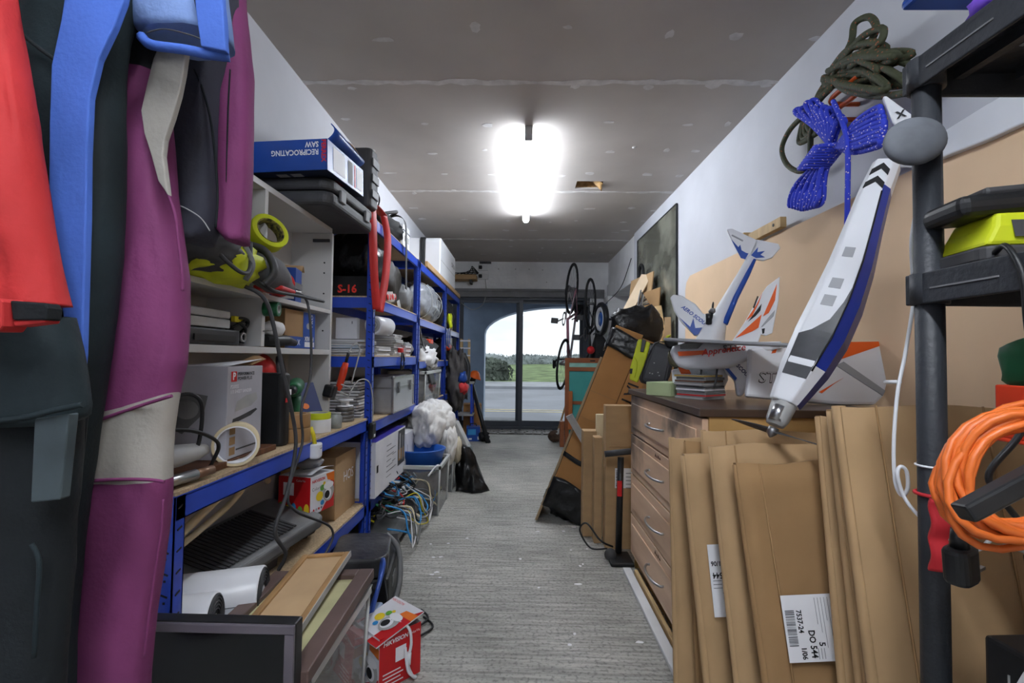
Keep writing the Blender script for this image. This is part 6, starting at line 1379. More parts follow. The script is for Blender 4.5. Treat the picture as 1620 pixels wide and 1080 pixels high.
# ================================================================== model aircraft
foam = mat('foam_white', (232, 234, 238), 0.38, var=0.03, scale=5); ablue = mat('decal_blue', (36, 78, 168), 0.4, var=0.04); aor = mat('decal_orange', (236, 98, 28), 0.4, var=0.04); agr = mat('decal_grey', (160, 162, 166), 0.4, var=0.03)
def fuselage(parent, stations, m_, name='fuselage', n=16, sq=0.75):
    """stations: (centre, half-width, half-height); cross-section normal follows the centre line"""
    cs = [Vector(s[0]) for s in stations]; rs = []
    for i, (c, w_, h_) in enumerate(stations):
        t = (cs[min(i + 1, len(cs) - 1)] - cs[max(i - 1, 0)]).normalized()
        sd = t.cross(Vector((0, 0, 1))); sd = sd.normalized() if sd.length > 1e-3 else Vector((1, 0, 0)); up = sd.cross(t)
        rs.append([cs[i] + sd * (w_ * math.copysign(abs(math.cos(a)) ** sq, math.cos(a))) + up * (h_ * math.copysign(abs(math.sin(a)) ** sq, math.sin(a))) for a in [2 * PI * j / n for j in range(n)]])
    return MB().rings(rs).build(name, m_, parent)
def propeller(parent, c, ax, r, m_, ang=0.0, name='propeller'):
    F_ = frame(c, Vector(ax).orthogonal(), Vector(ax).cross(Vector(ax).orthogonal())) @ rot(0, 0, ang)
    for k in (0, 180):
        b = MB().grid(lambda u, v: (F_ @ rot(0, 0, k)) @ Vector((0.006 + r * v, (u - 0.5) * r * 0.2 * math.sin(PI * min(1, 0.2 + 0.8 * v)) ** 0.6, (u - 0.5) * r * 0.09 * (1 - v))), 3, 10, th=0.002)
        b.build(name, m_, parent)
    MB().lathe([(0.001, -0.01), (0.012, -0.008), (0.012, 0.006), (0.004, 0.016), (0.001, 0.018)], 14, M=F_).build('spinner', M_['dull_steel'], parent)

# -- aircraft with the blue scroll markings, standing tail-up at the back of the chest
A = thing('model_aircraft', 'white and blue twin-tail model aircraft standing tail-up against the wall board', 'model aircraft', (0, 0, 0))
fuselage(A, [((0.80, 1.985, 0.92), 0.02, 0.02), ((0.79, 1.99, 0.96), 0.05, 0.05), ((0.775, 2.0, 1.04), 0.06, 0.06), ((0.775, 2.01, 1.12), 0.055, 0.055), ((0.80, 2.02, 1.18), 0.04, 0.042), ((0.825, 2.03, 1.23), 0.028, 0.03), ((0.875, 2.04, 1.32), 0.022, 0.024), ((0.93, 2.05, 1.41), 0.019, 0.021), ((0.975, 2.06, 1.49), 0.016, 0.018), ((0.985, 2.06, 1.515), 0.01, 0.01)], foam)
PT = Plate((0.97, 2.05, 1.52), (-0.25, -1, 0.18))
PT.slab('tail_plane', [(1150, 362), (1158, 361), (1200, 380), (1197, 392), (1186, 412), (1181, 412), (1176, 405), (1160, 383)], 0.014, foam, A, bevel=0.004)
PT.slab('tail_plane', [(1196, 378), (1232, 385), (1235, 392), (1222, 407), (1208, 412), (1192, 409), (1186, 400)], 0.014, foam, A, bevel=0.004)
PT.slab('tail_marking', [(1157, 379), (1168, 391), (1171, 387), (1173, 396), (1180, 400), (1184, 401), (1179, 410), (1172, 408)], 0.003, ablue, A, z0=0.002)
PT.slab('tail_marking', [(1188, 404), (1199, 391), (1198, 399), (1210, 397), (1203, 403), (1210, 407), (1196, 408)], 0.003, ablue, A, z0=0.002)
PT.slab('hinge_line', [(1158, 371), (1176, 380), (1175, 382), (1157, 373)], 0.002, agr, A, z0=0.002)
MB().tube([(0.835, 2.0, 1.2), (0.885, 2.012, 1.31), (0.94, 2.025, 1.41), (0.975, 2.035, 1.475)], [0.012, 0.011, 0.01, 0.006], 8).build('blue_stripe', ablue, A)
PW = Plate((0.70, 2.10, 1.24), (-0.45, -1, 0.2))
PW.slab('wing', [(1060, 470), (1065, 465), (1078, 467), (1100, 480), (1112, 495), (1135, 503), (1140, 520), (1116, 532), (1098, 530), (1078, 510), (1066, 492)], 0.02, foam, A, bevel=0.006)
PW.slab('wing_marking', [(1075, 502), (1092, 517), (1097, 503), (1100, 519), (1111, 518), (1106, 529), (1098, 530)], 0.003, ablue, A, z0=0.002)
PW.text('AERO SCOUT', 1079, 485, 0.022, ablue, A, 0.003, -40, bold=0.0006, shear=0.2)
fuselage(A, [((0.77, 2.0, 1.2), 0.012, 0.012), ((0.765, 1.99, 1.24), 0.012, 0.012)], M_['black_plastic'], 'motor_pylon')
propeller(A, (0.775, 1.98, 1.25), (0.3, -1, 0.6), 0.05, M_['black_plastic'], 20)
PC = Plate((0.86, 1.90, 0.98), (-0.35, -1, 0.1))
PC.slab('canopy', [(1140, 577), (1168, 566), (1186, 572), (1194, 588), (1186, 605), (1174, 627), (1166, 626), (1162, 600), (1150, 590)], 0.05, foam, A, bevel=0.012)
PC.text('R SCOUT', 1161, 572, 0.02, M_['navy'], A, 0.002, -48, bold=0.0006)
PC.slab('canopy_stripe', [(1140, 575), (1146, 574), (1166, 598), (1163, 602)], 0.003, ablue, A, z0=0.002)

# -- orange and white trainer
B = thing('model_aircraft', 'white and orange high-wing trainer aircraft lying on the chest', 'model aircraft', (0, 0, 0))
def pB(px, py, y): return atY(px, py, y)
ax = [(1066, 569, 1.98), (1072, 564, 1.965), (1085, 563, 1.95), (1120, 563, 1.90), (1150, 562, 1.86), (1180, 556, 1.82), (1205, 549, 1.78), (1235, 545, 1.73)]
hw = [0.018, 0.035, 0.042, 0.045, 0.04, 0.028, 0.018, 0.01]; hh = [0.03, 0.046, 0.054, 0.056, 0.05, 0.034, 0.02, 0.012]
fuselage(B, [(pB(*a), w_, h_) for a, w_, h_ in zip(ax, hw, hh)], foam, sq=0.7)
PB = Plate(pB(1120, 560, 1.852), (-0.62, -1, 0.05))
PB.slab('side_stripe', [(1072, 556), (1090, 555), (1118, 554), (1118, 560), (1095, 562), (1074, 563)], 0.004, aor, B); PB.slab('side_stripe', [(1146, 552), (1168, 548), (1170, 550), (1147, 555)], 0.004, aor, B)
PB.text('Apprentice', 1110, 558, 0.034, M_['print_red'], B, 0.003, 8, shear=0.25, bold=0.0004); PB.text('STS', 1144, 552, 0.036, M_['print_grey'], B, 0.003, 6, bold=0.0006)
PB.slab('windscreen', [(1076, 545), (1100, 541), (1112, 543), (1104, 551), (1076, 552)], 0.004, M_['mid_grey'], B)
wb1, wb2 = atY(1060, 537, 2.0), atY(1302, 548, 1.42)
MB().rings([[wb1 + Vector((0, 0, 0.004)) + Vector((-0.05, -0.08, 0)), wb1 + Vector((0.05, 0.08, 0.004)), wb1 + Vector((0.05, 0.08, -0.008)), wb1 + Vector((-0.05, -0.08, -0.008))], [wb2 + Vector((-0.05, -0.06, 0.004)), wb2 + Vector((0.05, 0.08, 0.004)), wb2 + Vector((0.05, 0.08, -0.006)), wb2 + Vector((-0.05, -0.06, -0.006))]], sm=False).build('tail_wing', agr, B, 0.003)
PF = Plate(pB(1200, 490, 1.80), (-0.35, -1, 0.0))
PF.slab('fin', [(1158, 540), (1178, 510), (1198, 475), (1214, 452), (1234, 437), (1232, 475), (1222, 527), (1212, 531), (1204, 529), (1200, 541), (1180, 545)], 0.016, foam, B, bevel=0.003)
for pl_y, m_ in (([(1163, 535), (1185, 515), (1205, 497), (1200, 518), (1190, 524)], aor), ([(1180, 507), (1196, 483), (1206, 463), (1200, 480), (1190, 500)], aor), ([(1183, 509), (1205, 480), (1203, 491), (1195, 500)], M_['print_black']), ([(1207, 500), (1220, 470), (1229, 449), (1226, 475), (1216, 495)], aor), ([(1204, 517), (1217, 500), (1226, 490), (1224, 500), (1206, 517)], agr)):
    PF.slab('fin_marking', pl_y, 0.003, m_, B, z0=0.002)
PF.slab('fin_marking', [(1191, 486), (1198, 468), (1200, 469), (1193, 488)], 0.003, M_['print_black'], B, z0=0.002); PF.slab('fin_marking', [(1205, 520), (1210, 519), (1209, 527), (1206, 528)], 0.003, M_['print_black'], B, z0=0.002)
fuselage(B, [(pB(1061, 574, 1.992), 0.012, 0.014), (pB(1064, 572, 1.985), 0.024, 0.028), (pB(1070, 567, 1.97), 0.034, 0.042)], mat('cowl_olive', (92, 86, 60), 0.4, rgb2=(50, 48, 40), scale=9), 'cowl')
for k in range(2): MB().tube([pB(1110 + 25 * k, 580, 1.9 - 0.03 * k), pB(1108 + 25 * k, 600, 1.89 - 0.03 * k), pB(1105 + 25 * k, 612, 1.88 - 0.03 * k)], 0.004, 6).build('landing_leg', M_['dark_grey'], B)
PS = Plate(pB(1130, 600, 1.97), (-0.3, -1, 0.0))
PS.slab('lower_panel', [(1062, 585), (1085, 580), (1140, 585), (1135, 618), (1080, 620), (1064, 605)], 0.02, foam, B, bevel=0.004); PS.slab('panel_marking', [(1072, 580), (1090, 584), (1094, 592), (1078, 592)], 0.003, aor, B, z0=0.002)
PS.text('SAFE', 1120, 584, 0.03, M_['print_black'], B, 0.003, 0, shear=0.3, bold=0.001)
# -- loose wing of the trainer leaning behind
W = thing('model_wing', 'white wing panel with orange flashes leaning at the back of the chest', 'model wing', (0, 0, 0))
PG = Plate((1.0, 1.72, 1.0), (-0.12, -1, 0.25))
PG.slab('panel', [(1185, 550), (1230, 545), (1300, 541), (1422, 539), (1418, 556), (1400, 625), (1385, 640), (1330, 640), (1180, 627), (1184, 590)], 0.03, foam, W, bevel=0.01)
PG.slab('flash', [(1335, 541), (1412, 540), (1360, 558), (1325, 570)], 0.003, aor, W, z0=0.002); PG.slab('flash', [(1295, 620), (1335, 597), (1318, 608), (1300, 622)], 0.003, aor, W, z0=0.002)
PG.slab('joint_strip', [(1322, 578), (1334, 572), (1400, 618), (1396, 626)], 0.004, agr, W, z0=0.003)
PG.text('STS', 1198, 598, 0.055, M_['print_black'], W, 0.003, 0, bold=0.0012, shear=0.2); PG.text('STS', 1198.5, 597.5, 0.054, foam, W, 0.0038, 0, bold=-0.0005, shear=0.2)
PG.text('SPEKTRUM', 1217, 548, 0.02, M_['print_black'], W, 0.003, 0); PG.slab('logo', [(1222, 555), (1229, 551), (1227, 558), (1220, 559)], 0.003, aor, W, z0=0.002)
# -- long glider fuselage standing on its nose
G = thing('model_glider', 'large white and blue glider fuselage standing nose-down on the flattened cartons', 'model aircraft', (0, 0, 0))
nose, tail = Vector((0.655, 1.22, 0.945)), Vector((0.975, 1.30, 1.58))
lg_ = (tail - nose); T = lg_.normalized(); sdv = Vector((0.86, -0.10, -0.42)); sdv = (sdv - T * sdv.dot(T)).normalized(); upv = T.cross(sdv).normalized()
if upv.y > 0: upv = -upv
_c, _s = math.cos(R(38)), math.sin(R(38)); upv, sdv = (upv * _c - sdv * _s).normalized(), (sdv * _c + upv * _s).normalized()
secs = [(0.0, 0.032, 0.03), (0.06, 0.04, 0.036), (0.14, 0.05, 0.045), (0.26, 0.056, 0.05), (0.40, 0.054, 0.05), (0.55, 0.048, 0.045), (0.72, 0.04, 0.038), (0.88, 0.034, 0.032), (1.0, 0.03, 0.028)]
rs = []
for t, w_, d_ in secs:
    c = nose + lg_ * t + sdv * (0.02 * math.sin(PI * min(1, t * 1.2)))
    rs.append([c + sdv * (w_ * a) + upv * (d_ * b) for a, b in ((-1, -0.7), (-0.85, -1), (0.85, -1), (1, -0.7), (1, 0.4), (0.62, 1), (-0.62, 1), (-1, 0.5))])
MB().rings(rs, sm=False, mif=lambda i, j: 1 if (j in (2, 3) and i < 7) or (j == 4 and 2 <= i < 7) else 0).build('fuselage', [foam, mat('glider_blue', (34, 56, 150), 0.35, var=0.1)], G, 0.004)
def gp_(t, a, b):
    for (t0, w0, d0), (t1, w1, d1) in zip(secs, secs[1:]):
        if t0 <= t <= t1:
            f_ = (t - t0) / (t1 - t0); w_, d_ = w0 + (w1 - w0) * f_, d0 + (d1 - d0) * f_; break
    return nose + lg_ * t + sdv * (0.02 * math.sin(PI * min(1, t * 1.2))) + sdv * (w_ * a) + upv * (d_ * b)
def gpatch(name, L, m_, off=0.002):
    P = [gp_(t, a, 1) + upv * off for t, a in L]; Q = [p - upv * 0.004 for p in P]; n_ = len(P)
    MB()._add(P + Q, [tuple(range(n_)), tuple(range(n_, 2 * n_))[::-1]] + [(i, n_ + i, n_ + (i + 1) % n_, (i + 1) % n_) for i in range(n_)]).build(name, m_, G)
cnv = [(0.09, -0.62, 0.62), (0.24, -0.62, 0.62), (0.262, -0.2, 0.62), (0.31, 0.28, 0.62), (0.38, 0.5, 0.62), (0.44, 0.6, 0.62)]
b = MB()
for (t0, l0, r0), (t1, l1, r1) in zip(cnv, cnv[1:]):
    P = [gp_(t0, l0, 1), gp_(t0, r0, 1), gp_(t1, r1, 1), gp_(t1, l1, 1)]
    b._add([p + upv * 0.002 for p in P] + [p - upv * 0.002 for p in P], [(0, 1, 2, 3), (7, 6, 5, 4), (0, 4, 5, 1), (1, 5, 6, 2), (2, 6, 7, 3), (3, 7, 4, 0)])
b.build('canopy', mat('canopy_dark', (38, 40, 44), 0.3, rgb2=(70, 72, 76), scale=12), G)
for t in (0.36, 0.43, 0.56): gpatch('hatch_recess', [(t, -0.35), (t + 0.04, -0.35), (t + 0.04, 0.15), (t, 0.15)], agr, 0.0012)
for t in (0.86, 0.92): gpatch('black_band', [(t, -0.62), (t + 0.03, 0.0), (t, 0.62), (t + 0.025, 0.62), (t + 0.055, 0.0), (t + 0.025, -0.62)], M_['print_black'], 0.003)
for k, b in ((0.0, 0.7),):
    pass
st1 = [gp_(t, 0.64, 0.97) for t in (0.12, 0.25, 0.4, 0.55, 0.7, 0.85)]; MB().tube(st1, 0.0022, 6).build('pinstripe', M_['print_black'], G)
fuselage(G, [(nose - T * 0.06, 0.02, 0.018), (nose - T * 0.045, 0.026, 0.022), (nose + T * 0.01, 0.03, 0.026)], M_['light_grey'], 'motor_mount', 10); MB().cyl(nose - T * 0.05 + upv * 0.012, nose - T * 0.012 + upv * 0.016, 0.016, n=14).build('motor', M_['steel'], G)
propeller(G, nose - T * 0.075, -T, 0.11, M_['dark_grey'], 100)
# -- white wing with a black symbol above the board
WW = thing('model_wing', 'long white foam wing resting along the wall above the brown board', 'model wing', (0, 0, 0))
PX = Plate((1.235, 1.4, 1.7), (-1, -0.02, 0.0))
PX.slab('panel', [(1392, 258), (1480, 215), (1560, 165), (1640, 120), (1640, 185), (1560, 222), (1500, 245), (1450, 266), (1390, 262)], 0.03, foam, WW, bevel=0.008)
PY = Plate((1.10, 1.42, 1.75), (-0.5, -1, 0.0))
PY.slab('wing_tip', [(1397, 152), (1403, 151), (1445, 182), (1450, 210), (1440, 222), (1412, 194)], 0.02, foam, WW, bevel=0.004); PY.text('X', 1418, 184, 0.03, M_['print_black'], WW, 0.003, 10, bold=0.001)
MB().tube([PY.at(1440, 205, -0.01), PX.at(1470, 235, -0.01)], 0.008, 6).build('spar', agr, WW)

# ================================================================== ropes on the orange hook
hk = thing('wall_hook', 'orange double wall hook carrying the rope coils', 'hook', (0, 0, 0))
for z in (2.045, 1.985):
    MB().tube(smooth_path([(xr(1.8) - 0.002, 1.86, z), (1.22, 1.86, z), (1.18, 1.85, z), (1.16, 1.80, z), (1.16, 1.68, z), (1.165, 1.64, z + 0.03)], 5), 0.009, 8).build('prong', mat('hook_orange', (222, 96, 40), 0.4), hk)
def rope_mat(name, a, b, sc):
    if name in MATS: return MATS[name]
    m = bpy.data.materials.new(name); m.use_nodes = True; n, l = m.node_tree.nodes, m.node_tree.links; bs = n['Principled BSDF']
    tc = n.new('ShaderNodeTexCoord'); vo = n.new('ShaderNodeTexVoronoi'); vo.inputs['Scale'].default_value = sc
    cr = n.new('ShaderNodeValToRGB'); cr.color_ramp.interpolation = 'CONSTANT'; cr.color_ramp.elements[0].color = c255(*b); cr.color_ramp.elements[1].position = 0.21; cr.color_ramp.elements[1].color = c255(*a)
    nz = n.new('ShaderNodeBump'); nz.inputs['Strength'].default_value = 0.5; nz.inputs['Distance'].default_value = 0.004
    l.new(tc.outputs['Object'], vo.inputs['Vector']); l.new(vo.outputs['Distance'], cr.inputs['Fac']); l.new(cr.outputs['Color'], bs.inputs['Base Color']); l.new(vo.outputs['Distance'], nz.inputs['Height']); l.new(nz.outputs['Normal'], bs.inputs['Normal'])
    bs.inputs['Roughness'].default_value = 0.75; MATS[name] = m; return m
rg_ = rope_mat('rope_green', (64, 68, 46), (158, 84, 52), 70); rbl = rope_mat('rope_blue', (46, 64, 200), (222, 206, 220), 85)
gr = thing('rope_coil', 'dark green rope with orange fleck coiled on the wall hook', 'rope', (0, 0, 0))
rn = random.Random(5)
knot = atX(1318, 118, 1.19)
for k in range(15):
    far = atX(1448 - rn.uniform(0, 60), 60 + rn.uniform(0, 95), 1.12 + rn.uniform(-0.04, 0.06)); mid = (knot + far) / 2
    up_ = Vector((rn.uniform(-0.03, 0.03), 0, rn.uniform(0.02, 0.07)))
    MB().tube(smooth_path([knot + Vector((rn.uniform(-.02, .02), rn.uniform(-.02, .02), rn.uniform(-.02, .02))), mid + up_, far, mid - up_ * 0.7, knot + Vector((rn.uniform(-.02, .02), 0.03, rn.uniform(-.03, .01)))], 7), 0.0115, 8).build('turn', rg_, gr)
MB().tube(smooth_path([atX(1312, 130, 1.18), atX(1345, 70, 1.15), atX(1352, 38, 1.16), atX(1375, 27, 1.17), atX(1386, 45, 1.15), atX(1370, 75, 1.14), atX(1335, 105, 1.15)], 7), 0.0115, 8).build('turn', rg_, gr)
MB().tube(smooth_path([atX(1322, 110, 1.17), atX(1360, 62, 1.13), atX(1395, 45, 1.13), atX(1390, 70, 1.12), atX(1345, 105, 1.14)], 7), 0.0115, 8).build('turn', rg_, gr)
for k in range(4): MB().tube(smooth_path([knot + Vector((0.035 * math.cos(a), 0.05 * math.sin(a) - 0.01 + 0.012 * k, 0.06 * math.cos(a) - 0.02)) for a in [2 * PI * i / 8 for i in range(8)]], 4, True), 0.0115, 8, loop=True).build('wrap', rg_, gr)
for k in range(4): MB().tube(smooth_path([atX(1322 - 5 * k, 130 + 5 * k, 1.19), atX(1292 - 5 * k, 165 + 4 * k, 1.22), atX(1278 - 4 * k, 195 + 5 * k, 1.225), atX(1285 - 6 * k, 208 + 6 * k, 1.22), atX(1300, 190 + 5 * k, 1.2)], 6), 0.0115, 8).build('tail', rg_, gr)
MB().tube(smooth_path([atX(1275, 180, 1.21), atX(1250, 205, 1.21), atX(1237, 235, 1.215), atX(1245, 260, 1.215), atX(1265, 271, 1.21), atX(1280, 258, 1.21), atX(1283, 215, 1.2), atX(1290, 190, 1.19)], 7), 0.0115, 8).build('tail', rg_, gr)
br_ = thing('rope_coil', 'bright blue rope with pink fleck hanked and hung below the green rope', 'rope', (0, 0, 0))
bc_ = atX(1312, 240, 1.13)
for k in range(10):
    f_ = k / 9 - 0.5
    MB().tube(smooth_path([bc_ + Vector((0.01 * (k % 2), f_ * 0.05, 0)), atX(1282 + 34 * f_, 285, 1.12 + 0.02 * (k % 2)), atX(1273 + 46 * f_, 312, 1.12), atX(1270 + 40 * f_, 332 - 12 * abs(f_), 1.13), atX(1276 + 52 * f_, 318, 1.15), atX(1290 + 30 * f_, 282, 1.15), bc_ + Vector((0.02, f_ * 0.05, 0))], 6), 0.0088, 7).build('loop', rbl, br_)
for k in range(9):
    f_ = k / 8 - 0.5; tp = (1296 + 66 * f_, 158 + 40 * abs(f_ + 0.12) + rn.uniform(-4, 4))
    MB().tube(smooth_path([bc_ + Vector((0, f_ * 0.05, 0)), atX(1304 + 34 * f_, 200, 1.11), atX(tp[0] - 5, tp[1] + 6, 1.11), atX(tp[0] + 2, tp[1], 1.12), atX(tp[0] + 8, tp[1] + 10, 1.13), atX(1310 + 32 * f_, 205, 1.14), bc_ + Vector((0.02, f_ * 0.05, 0))], 6), 0.0088, 7).build('loop', rbl, br_)
for k in range(8):
    f_ = k / 7 - 0.5; tp = (1400 - 14 * abs(f_), 200 + 52 * f_)
    MB().tube(smooth_path([bc_ + Vector((0, 0, f_ * 0.04)), atX(1352, 214 + 38 * f_, 1.09), atX(tp[0] - 6, tp[1] - 4, 1.08), atX(tp[0], tp[1], 1.08), atX(tp[0] - 6, tp[1] + 7, 1.09), atX(1350, 222 + 38 * f_, 1.11), bc_ + Vector((0.02, 0, f_ * 0.04))], 6), 0.0088, 7).build('loop', rbl, br_)
for k in range(9):
    c = atX(1312 - 3.2 * k, 232 + 4.2 * k, 1.125)
    MB().tube([c + Vector((0.045 * math.cos(a), 0.055 * math.sin(a), 0.018 * math.sin(a))) for a in [2 * PI * i / 16 for i in range(16)]], 0.0085, 7, loop=True).build('wrap', rbl, br_)
MB().tube(smooth_path([atX(1318, 160, 1.10), atX(1335, 200, 1.08), atX(1341, 240, 1.085), atX(1341, 300, 1.1), atX(1340, 350, 1.12), atX(1338, 390, 1.14)], 8), 0.0085, 7).build('tail', rbl, br_)

# ================================================================== flattened cartons leaning against the chest
def sheet(label, px, py, Y, w, lean, th=0.02, m_='cardboard', crease=(), rz=0.0, roll=0.0):
    """folded carton: top-left corner at photo (px,py) on plane y=Y, bottom 'lean' metres nearer the camera"""
    P = atY(px, py, Y)
    V_ = Vector((-roll, lean, P.z)).normalized(); U_ = Vector((math.cos(R(rz)), math.sin(R(rz)), 0)); W_ = U_.cross(V_).normalized()
    t = thing('folded_carton', label, 'cardboard', M=frame((P.x + roll, P.y - lean, 0.002), V_.cross(W_), V_), group='flattened cartons by the chest')
    hh_ = P.z / math.cos(math.atan2(math.hypot(lean, roll), P.z)) - 0.002
    rnn = random.Random(int(px))
    for k in range(2):
        z0 = -th * (0.5 * k + 0.5) - 0.0
        b = MB().grid(lambda u, v: (w * u + 0.003 * math.sin(5 * v + k) * (u < 0.05), hh_ * v - (0.004 * math.sin(11 * u + px) if v == 1 else 0), z0 + th * 0.45 + 0.005 * math.sin(3 * v + px * 0.1 + k) * math.sin(PI * u)), 12, 14, th=th * 0.42)
        b.build('layer', M_[m_], t)
    MB().tube([(0.002, hh_ * i / 10, -th * 0.5) for i in range(11)], th * 0.42, 8).build('folded_edge', M_[m_], t)
    for x in crease: MB().tube([(x, 0.0, 0.0), (x + 0.004, hh_ * 0.5, 0.004), (x, hh_, 0.0)], 0.0022, 5).build('crease', M_['cardboard_dark'], t)
    return t, hh_
def ship_label(t, x0, x1, y0, y1, flip=False, z=0.008, turn=0):
    F_ = TR((x0 + x1) / 2, (y0 + y1) / 2, z) @ rot(0, 0, turn)
    w_, h_ = (x1 - x0) / 2, (y1 - y0) / 2
    if turn in (90, -90): w_, h_ = h_, w_
    lb = MB().poly([F_ @ Vector(p) for p in ((-w_, -h_, 0), (w_, -h_, 0), (w_, h_, 0), (-w_, h_, 0))]).build('shipping_label', M_['print_white'], t)
    F2_ = F_ @ TR(0, 0, 0.001)
    barcode(t, F2_, -w_ * 0.55, w_ * 0.55, -h_ * 0.93, -h_ * 0.62, M_['print_grey'])
    s = min(h_, w_) * 0.24
    text('7537-24', s, t, F2_ @ TR(-w_ * 0.55, -h_ * 0.47, 0), M_['print_black'], bold=0.0004, sx=0.9); text('1/06', s, t, F2_ @ TR(w_ * 0.55, -h_ * 0.47, 0), M_['print_black'], bold=0.0004, sx=0.9)
    text('DO 544', s * 1.25, t, F2_ @ TR(w_ * 0.06, -h_ * 0.14, 0), M_['print_black'], bold=0.0005, sx=0.85); text('5', s * 1.2, t, F2_ @ TR(w_ * 0.42, h_ * 0.16, 0), M_['print_black'], bold=0.0004)
    for k in range(7): patch(t, F2_, rect(-w_ * 0.9, w_ * (-0.1 + 0.35 * (k % 3) - 0.1 * (k % 2)), h_ * (0.12 + 0.11 * k), h_ * (0.135 + 0.11 * k)), M_['print_grey'])
    for k in range(3): patch(t, F2_, rect(w_ * 0.6, w_ * 0.92, h_ * (0.0 + 0.1 * k), h_ * (0.018 + 0.1 * k)), M_['print_grey'])
sheet('narrow folded carton at the left end of the pile nearest the chest drawers', 1063, 692, 1.43, 0.42, 0.06, 0.022, roll=0.0)
sheet('folded carton with a torn top second from the drawers', 1086, 699, 1.385, 0.4, 0.07, 0.018, 'cardboard_dark', roll=0.02)
sheet('tall plain folded carton at the back showing only its top strip', 1113, 680, 1.35, 0.5, 0.08, 0.018, crease=(0.06,))
t3, h3 = sheet('folded carton with a shipping label turned on its side third from the drawers', 1085, 721, 1.315, 0.44, 0.10, 0.03, roll=0.05)
ship_label(t3, 0.028, 0.165, h3 - 0.40, h3 - 0.225, turn=180)
sheet('wide folded carton behind the front labelled one', 1127, 706, 1.235, 0.46, 0.12, 0.022, crease=(0.055,), roll=0.045)
t6, h6 = sheet('front folded carton with the big white shipping label', 1167, 735, 1.165, 0.36, 0.14, 0.024, 'cardboard_dark', crease=(0.05,), roll=0.05)
ship_label(t6, 0.05, 0.18, h6 - 0.42, h6 - 0.285, turn=-90)
sheet('pale folded carton standing taller right of the front labelled one', 1300, 659, 1.10, 0.30, 0.12, 0.024, roll=0.0, crease=(0.045,))
sheet('creased folded carton tucked behind the largest one', 1318, 650, 1.05, 0.3, 0.13, 0.022, roll=0.01)
sheet('largest folded carton at the right behind the black post', 1333, 641, 1.0, 0.60, 0.16, 0.03, roll=0.01, crease=(0.07, 0.30, 0.42), rz=4)
bkc = carton('cardboard_box', 'brown carton packed behind the folded sheets against the wall', 'box', (0.13, 0.4, 0.6), (1.17, 1.02, 0), 0, M_['cardboard_dark'])
# cartons left of the chest
def slabbox(label, x0, x1, y0, y1, h, m_, rz=0.0):
    t = carton('folded_carton', label, 'cardboard', (x1 - x0, y1 - y0, h), ((x0 + x1) / 2, (y0 + y1) / 2, 0.001), rz, M_[m_], 'cartons left of the chest', bevel=0.004)
    return t
c1_ = slabbox('tall upright folded carton with a label just left of the chest', 0.475, 0.70, 2.72, 2.80, 0.79, 'cardboard')
F_ = face((0.225, 0.08, 0.79), 'front'); patch(c1_, F_, rect(-0.06, 0.1, -0.06, 0.05), M_['print_white']); barcode(c1_, F_ @ TR(0, 0, 0.0004), -0.055, -0.02, -0.05, 0.04, M_['print_black'], True)
for k in range(5): patch(c1_, F_ @ TR(0, 0, 0.0004), rect(0.0, 0.09, 0.02 - 0.02 * k, 0.024 - 0.02 * k), M_['print_grey'])
MB().bb(-0.09, 0.11, -0.043, -0.04, 0.56, 0.563).build('crease', M_['cardboard_dark'], c1_)
slabbox('narrow rolled carton beside the labelled upright carton', 0.425, 0.47, 2.80, 2.88, 0.60, 'cardboard')
slabbox('low folded carton with open top at the left of the upright cartons', 0.375, 0.47, 2.90, 3.0, 0.62, 'cardboard')
slabbox('pale board end poking up behind the low cartons', 0.45, 0.55, 2.90, 2.93, 0.72, 'skin_tape')
# floor pump
fp = thing('floor_pump', 'black track pump with a T handle standing beside the chest', 'pump', (0.525, 2.60, 0))
MB().cyl((0, 0, 0.03), (0.01, 0, 0.53), 0.017, n=14).build('barrel', M_['black_plastic'], fp); MB().cyl((-0.075, 0, 0.545), (0.085, 0, 0.565), 0.017, n=12).build('handle', M_['dark_grey'], fp)
MB().bb(-0.06, 0.06, -0.11, 0.05, 0.0, 0.02).build('base', M_['black_plastic'], fp, 0.006); MB().lathe([(0.001, 0), (0.03, 0), (0.03, 0.02), (0.001, 0.022)], 18, (-0.05, -0.03, 0.03), rot(60, 0, 0)).build('gauge', M_['dark_grey'], fp)
MB().bb(-0.012, 0.012, -0.022, -0.016, 0.33, 0.41).build('red_decal', M_['print_red'], fp); cord('hose', '', '', [(-0.03, 0, 0.06), (-0.1, -0.02, 0.1), (-0.16, 0.06, 0.16), (-0.19, 0.12, 0.1), (-0.14, 0.06, 0.03), (-0.06, 0.0, 0.05)], 0.005, M_['black_plastic'], parent=fp)

# ================================================================== tall wrapped cartons leaning by the far end
Dx = Vector((0.15, 1, -0.08)).normalized(); Lx = Vector((0.415, 0.12, 1.0)); Lx = (Lx - Dx * Lx.dot(Dx)).normalized(); Nx = Lx.cross(Dx)
if Nx.x < 0: Nx = -Nx
LB = frame((0.115, 3.14, 0.01), Nx, Lx)   # x: away from the board, y: up the lean, z: towards... (u x v)
if (LB.to_3x3() @ Vector((0, 0, 1))).y > 0: zs_ = 1
else: zs_ = -1
def lbx(name, x0, x1, y0, y1, d0, d1, m_, parent, bev=0.003):
    b = MB(); b.M = LB; b.bb(x0, x1, y0, y1, zs_ * d0, zs_ * d1); return b.build(name, m_, parent, bev)
mdf = thing('fibreboard_panel', 'thin grey-brown fibreboard sheet leaning with its edge to the aisle', 'board', (0, 0, 0)); lbx('panel', -0.018, -0.002, 0.0, 1.13, 0.0, 0.36, mat('mdf', (160, 138, 108), 0.7, var=0.06), mdf)
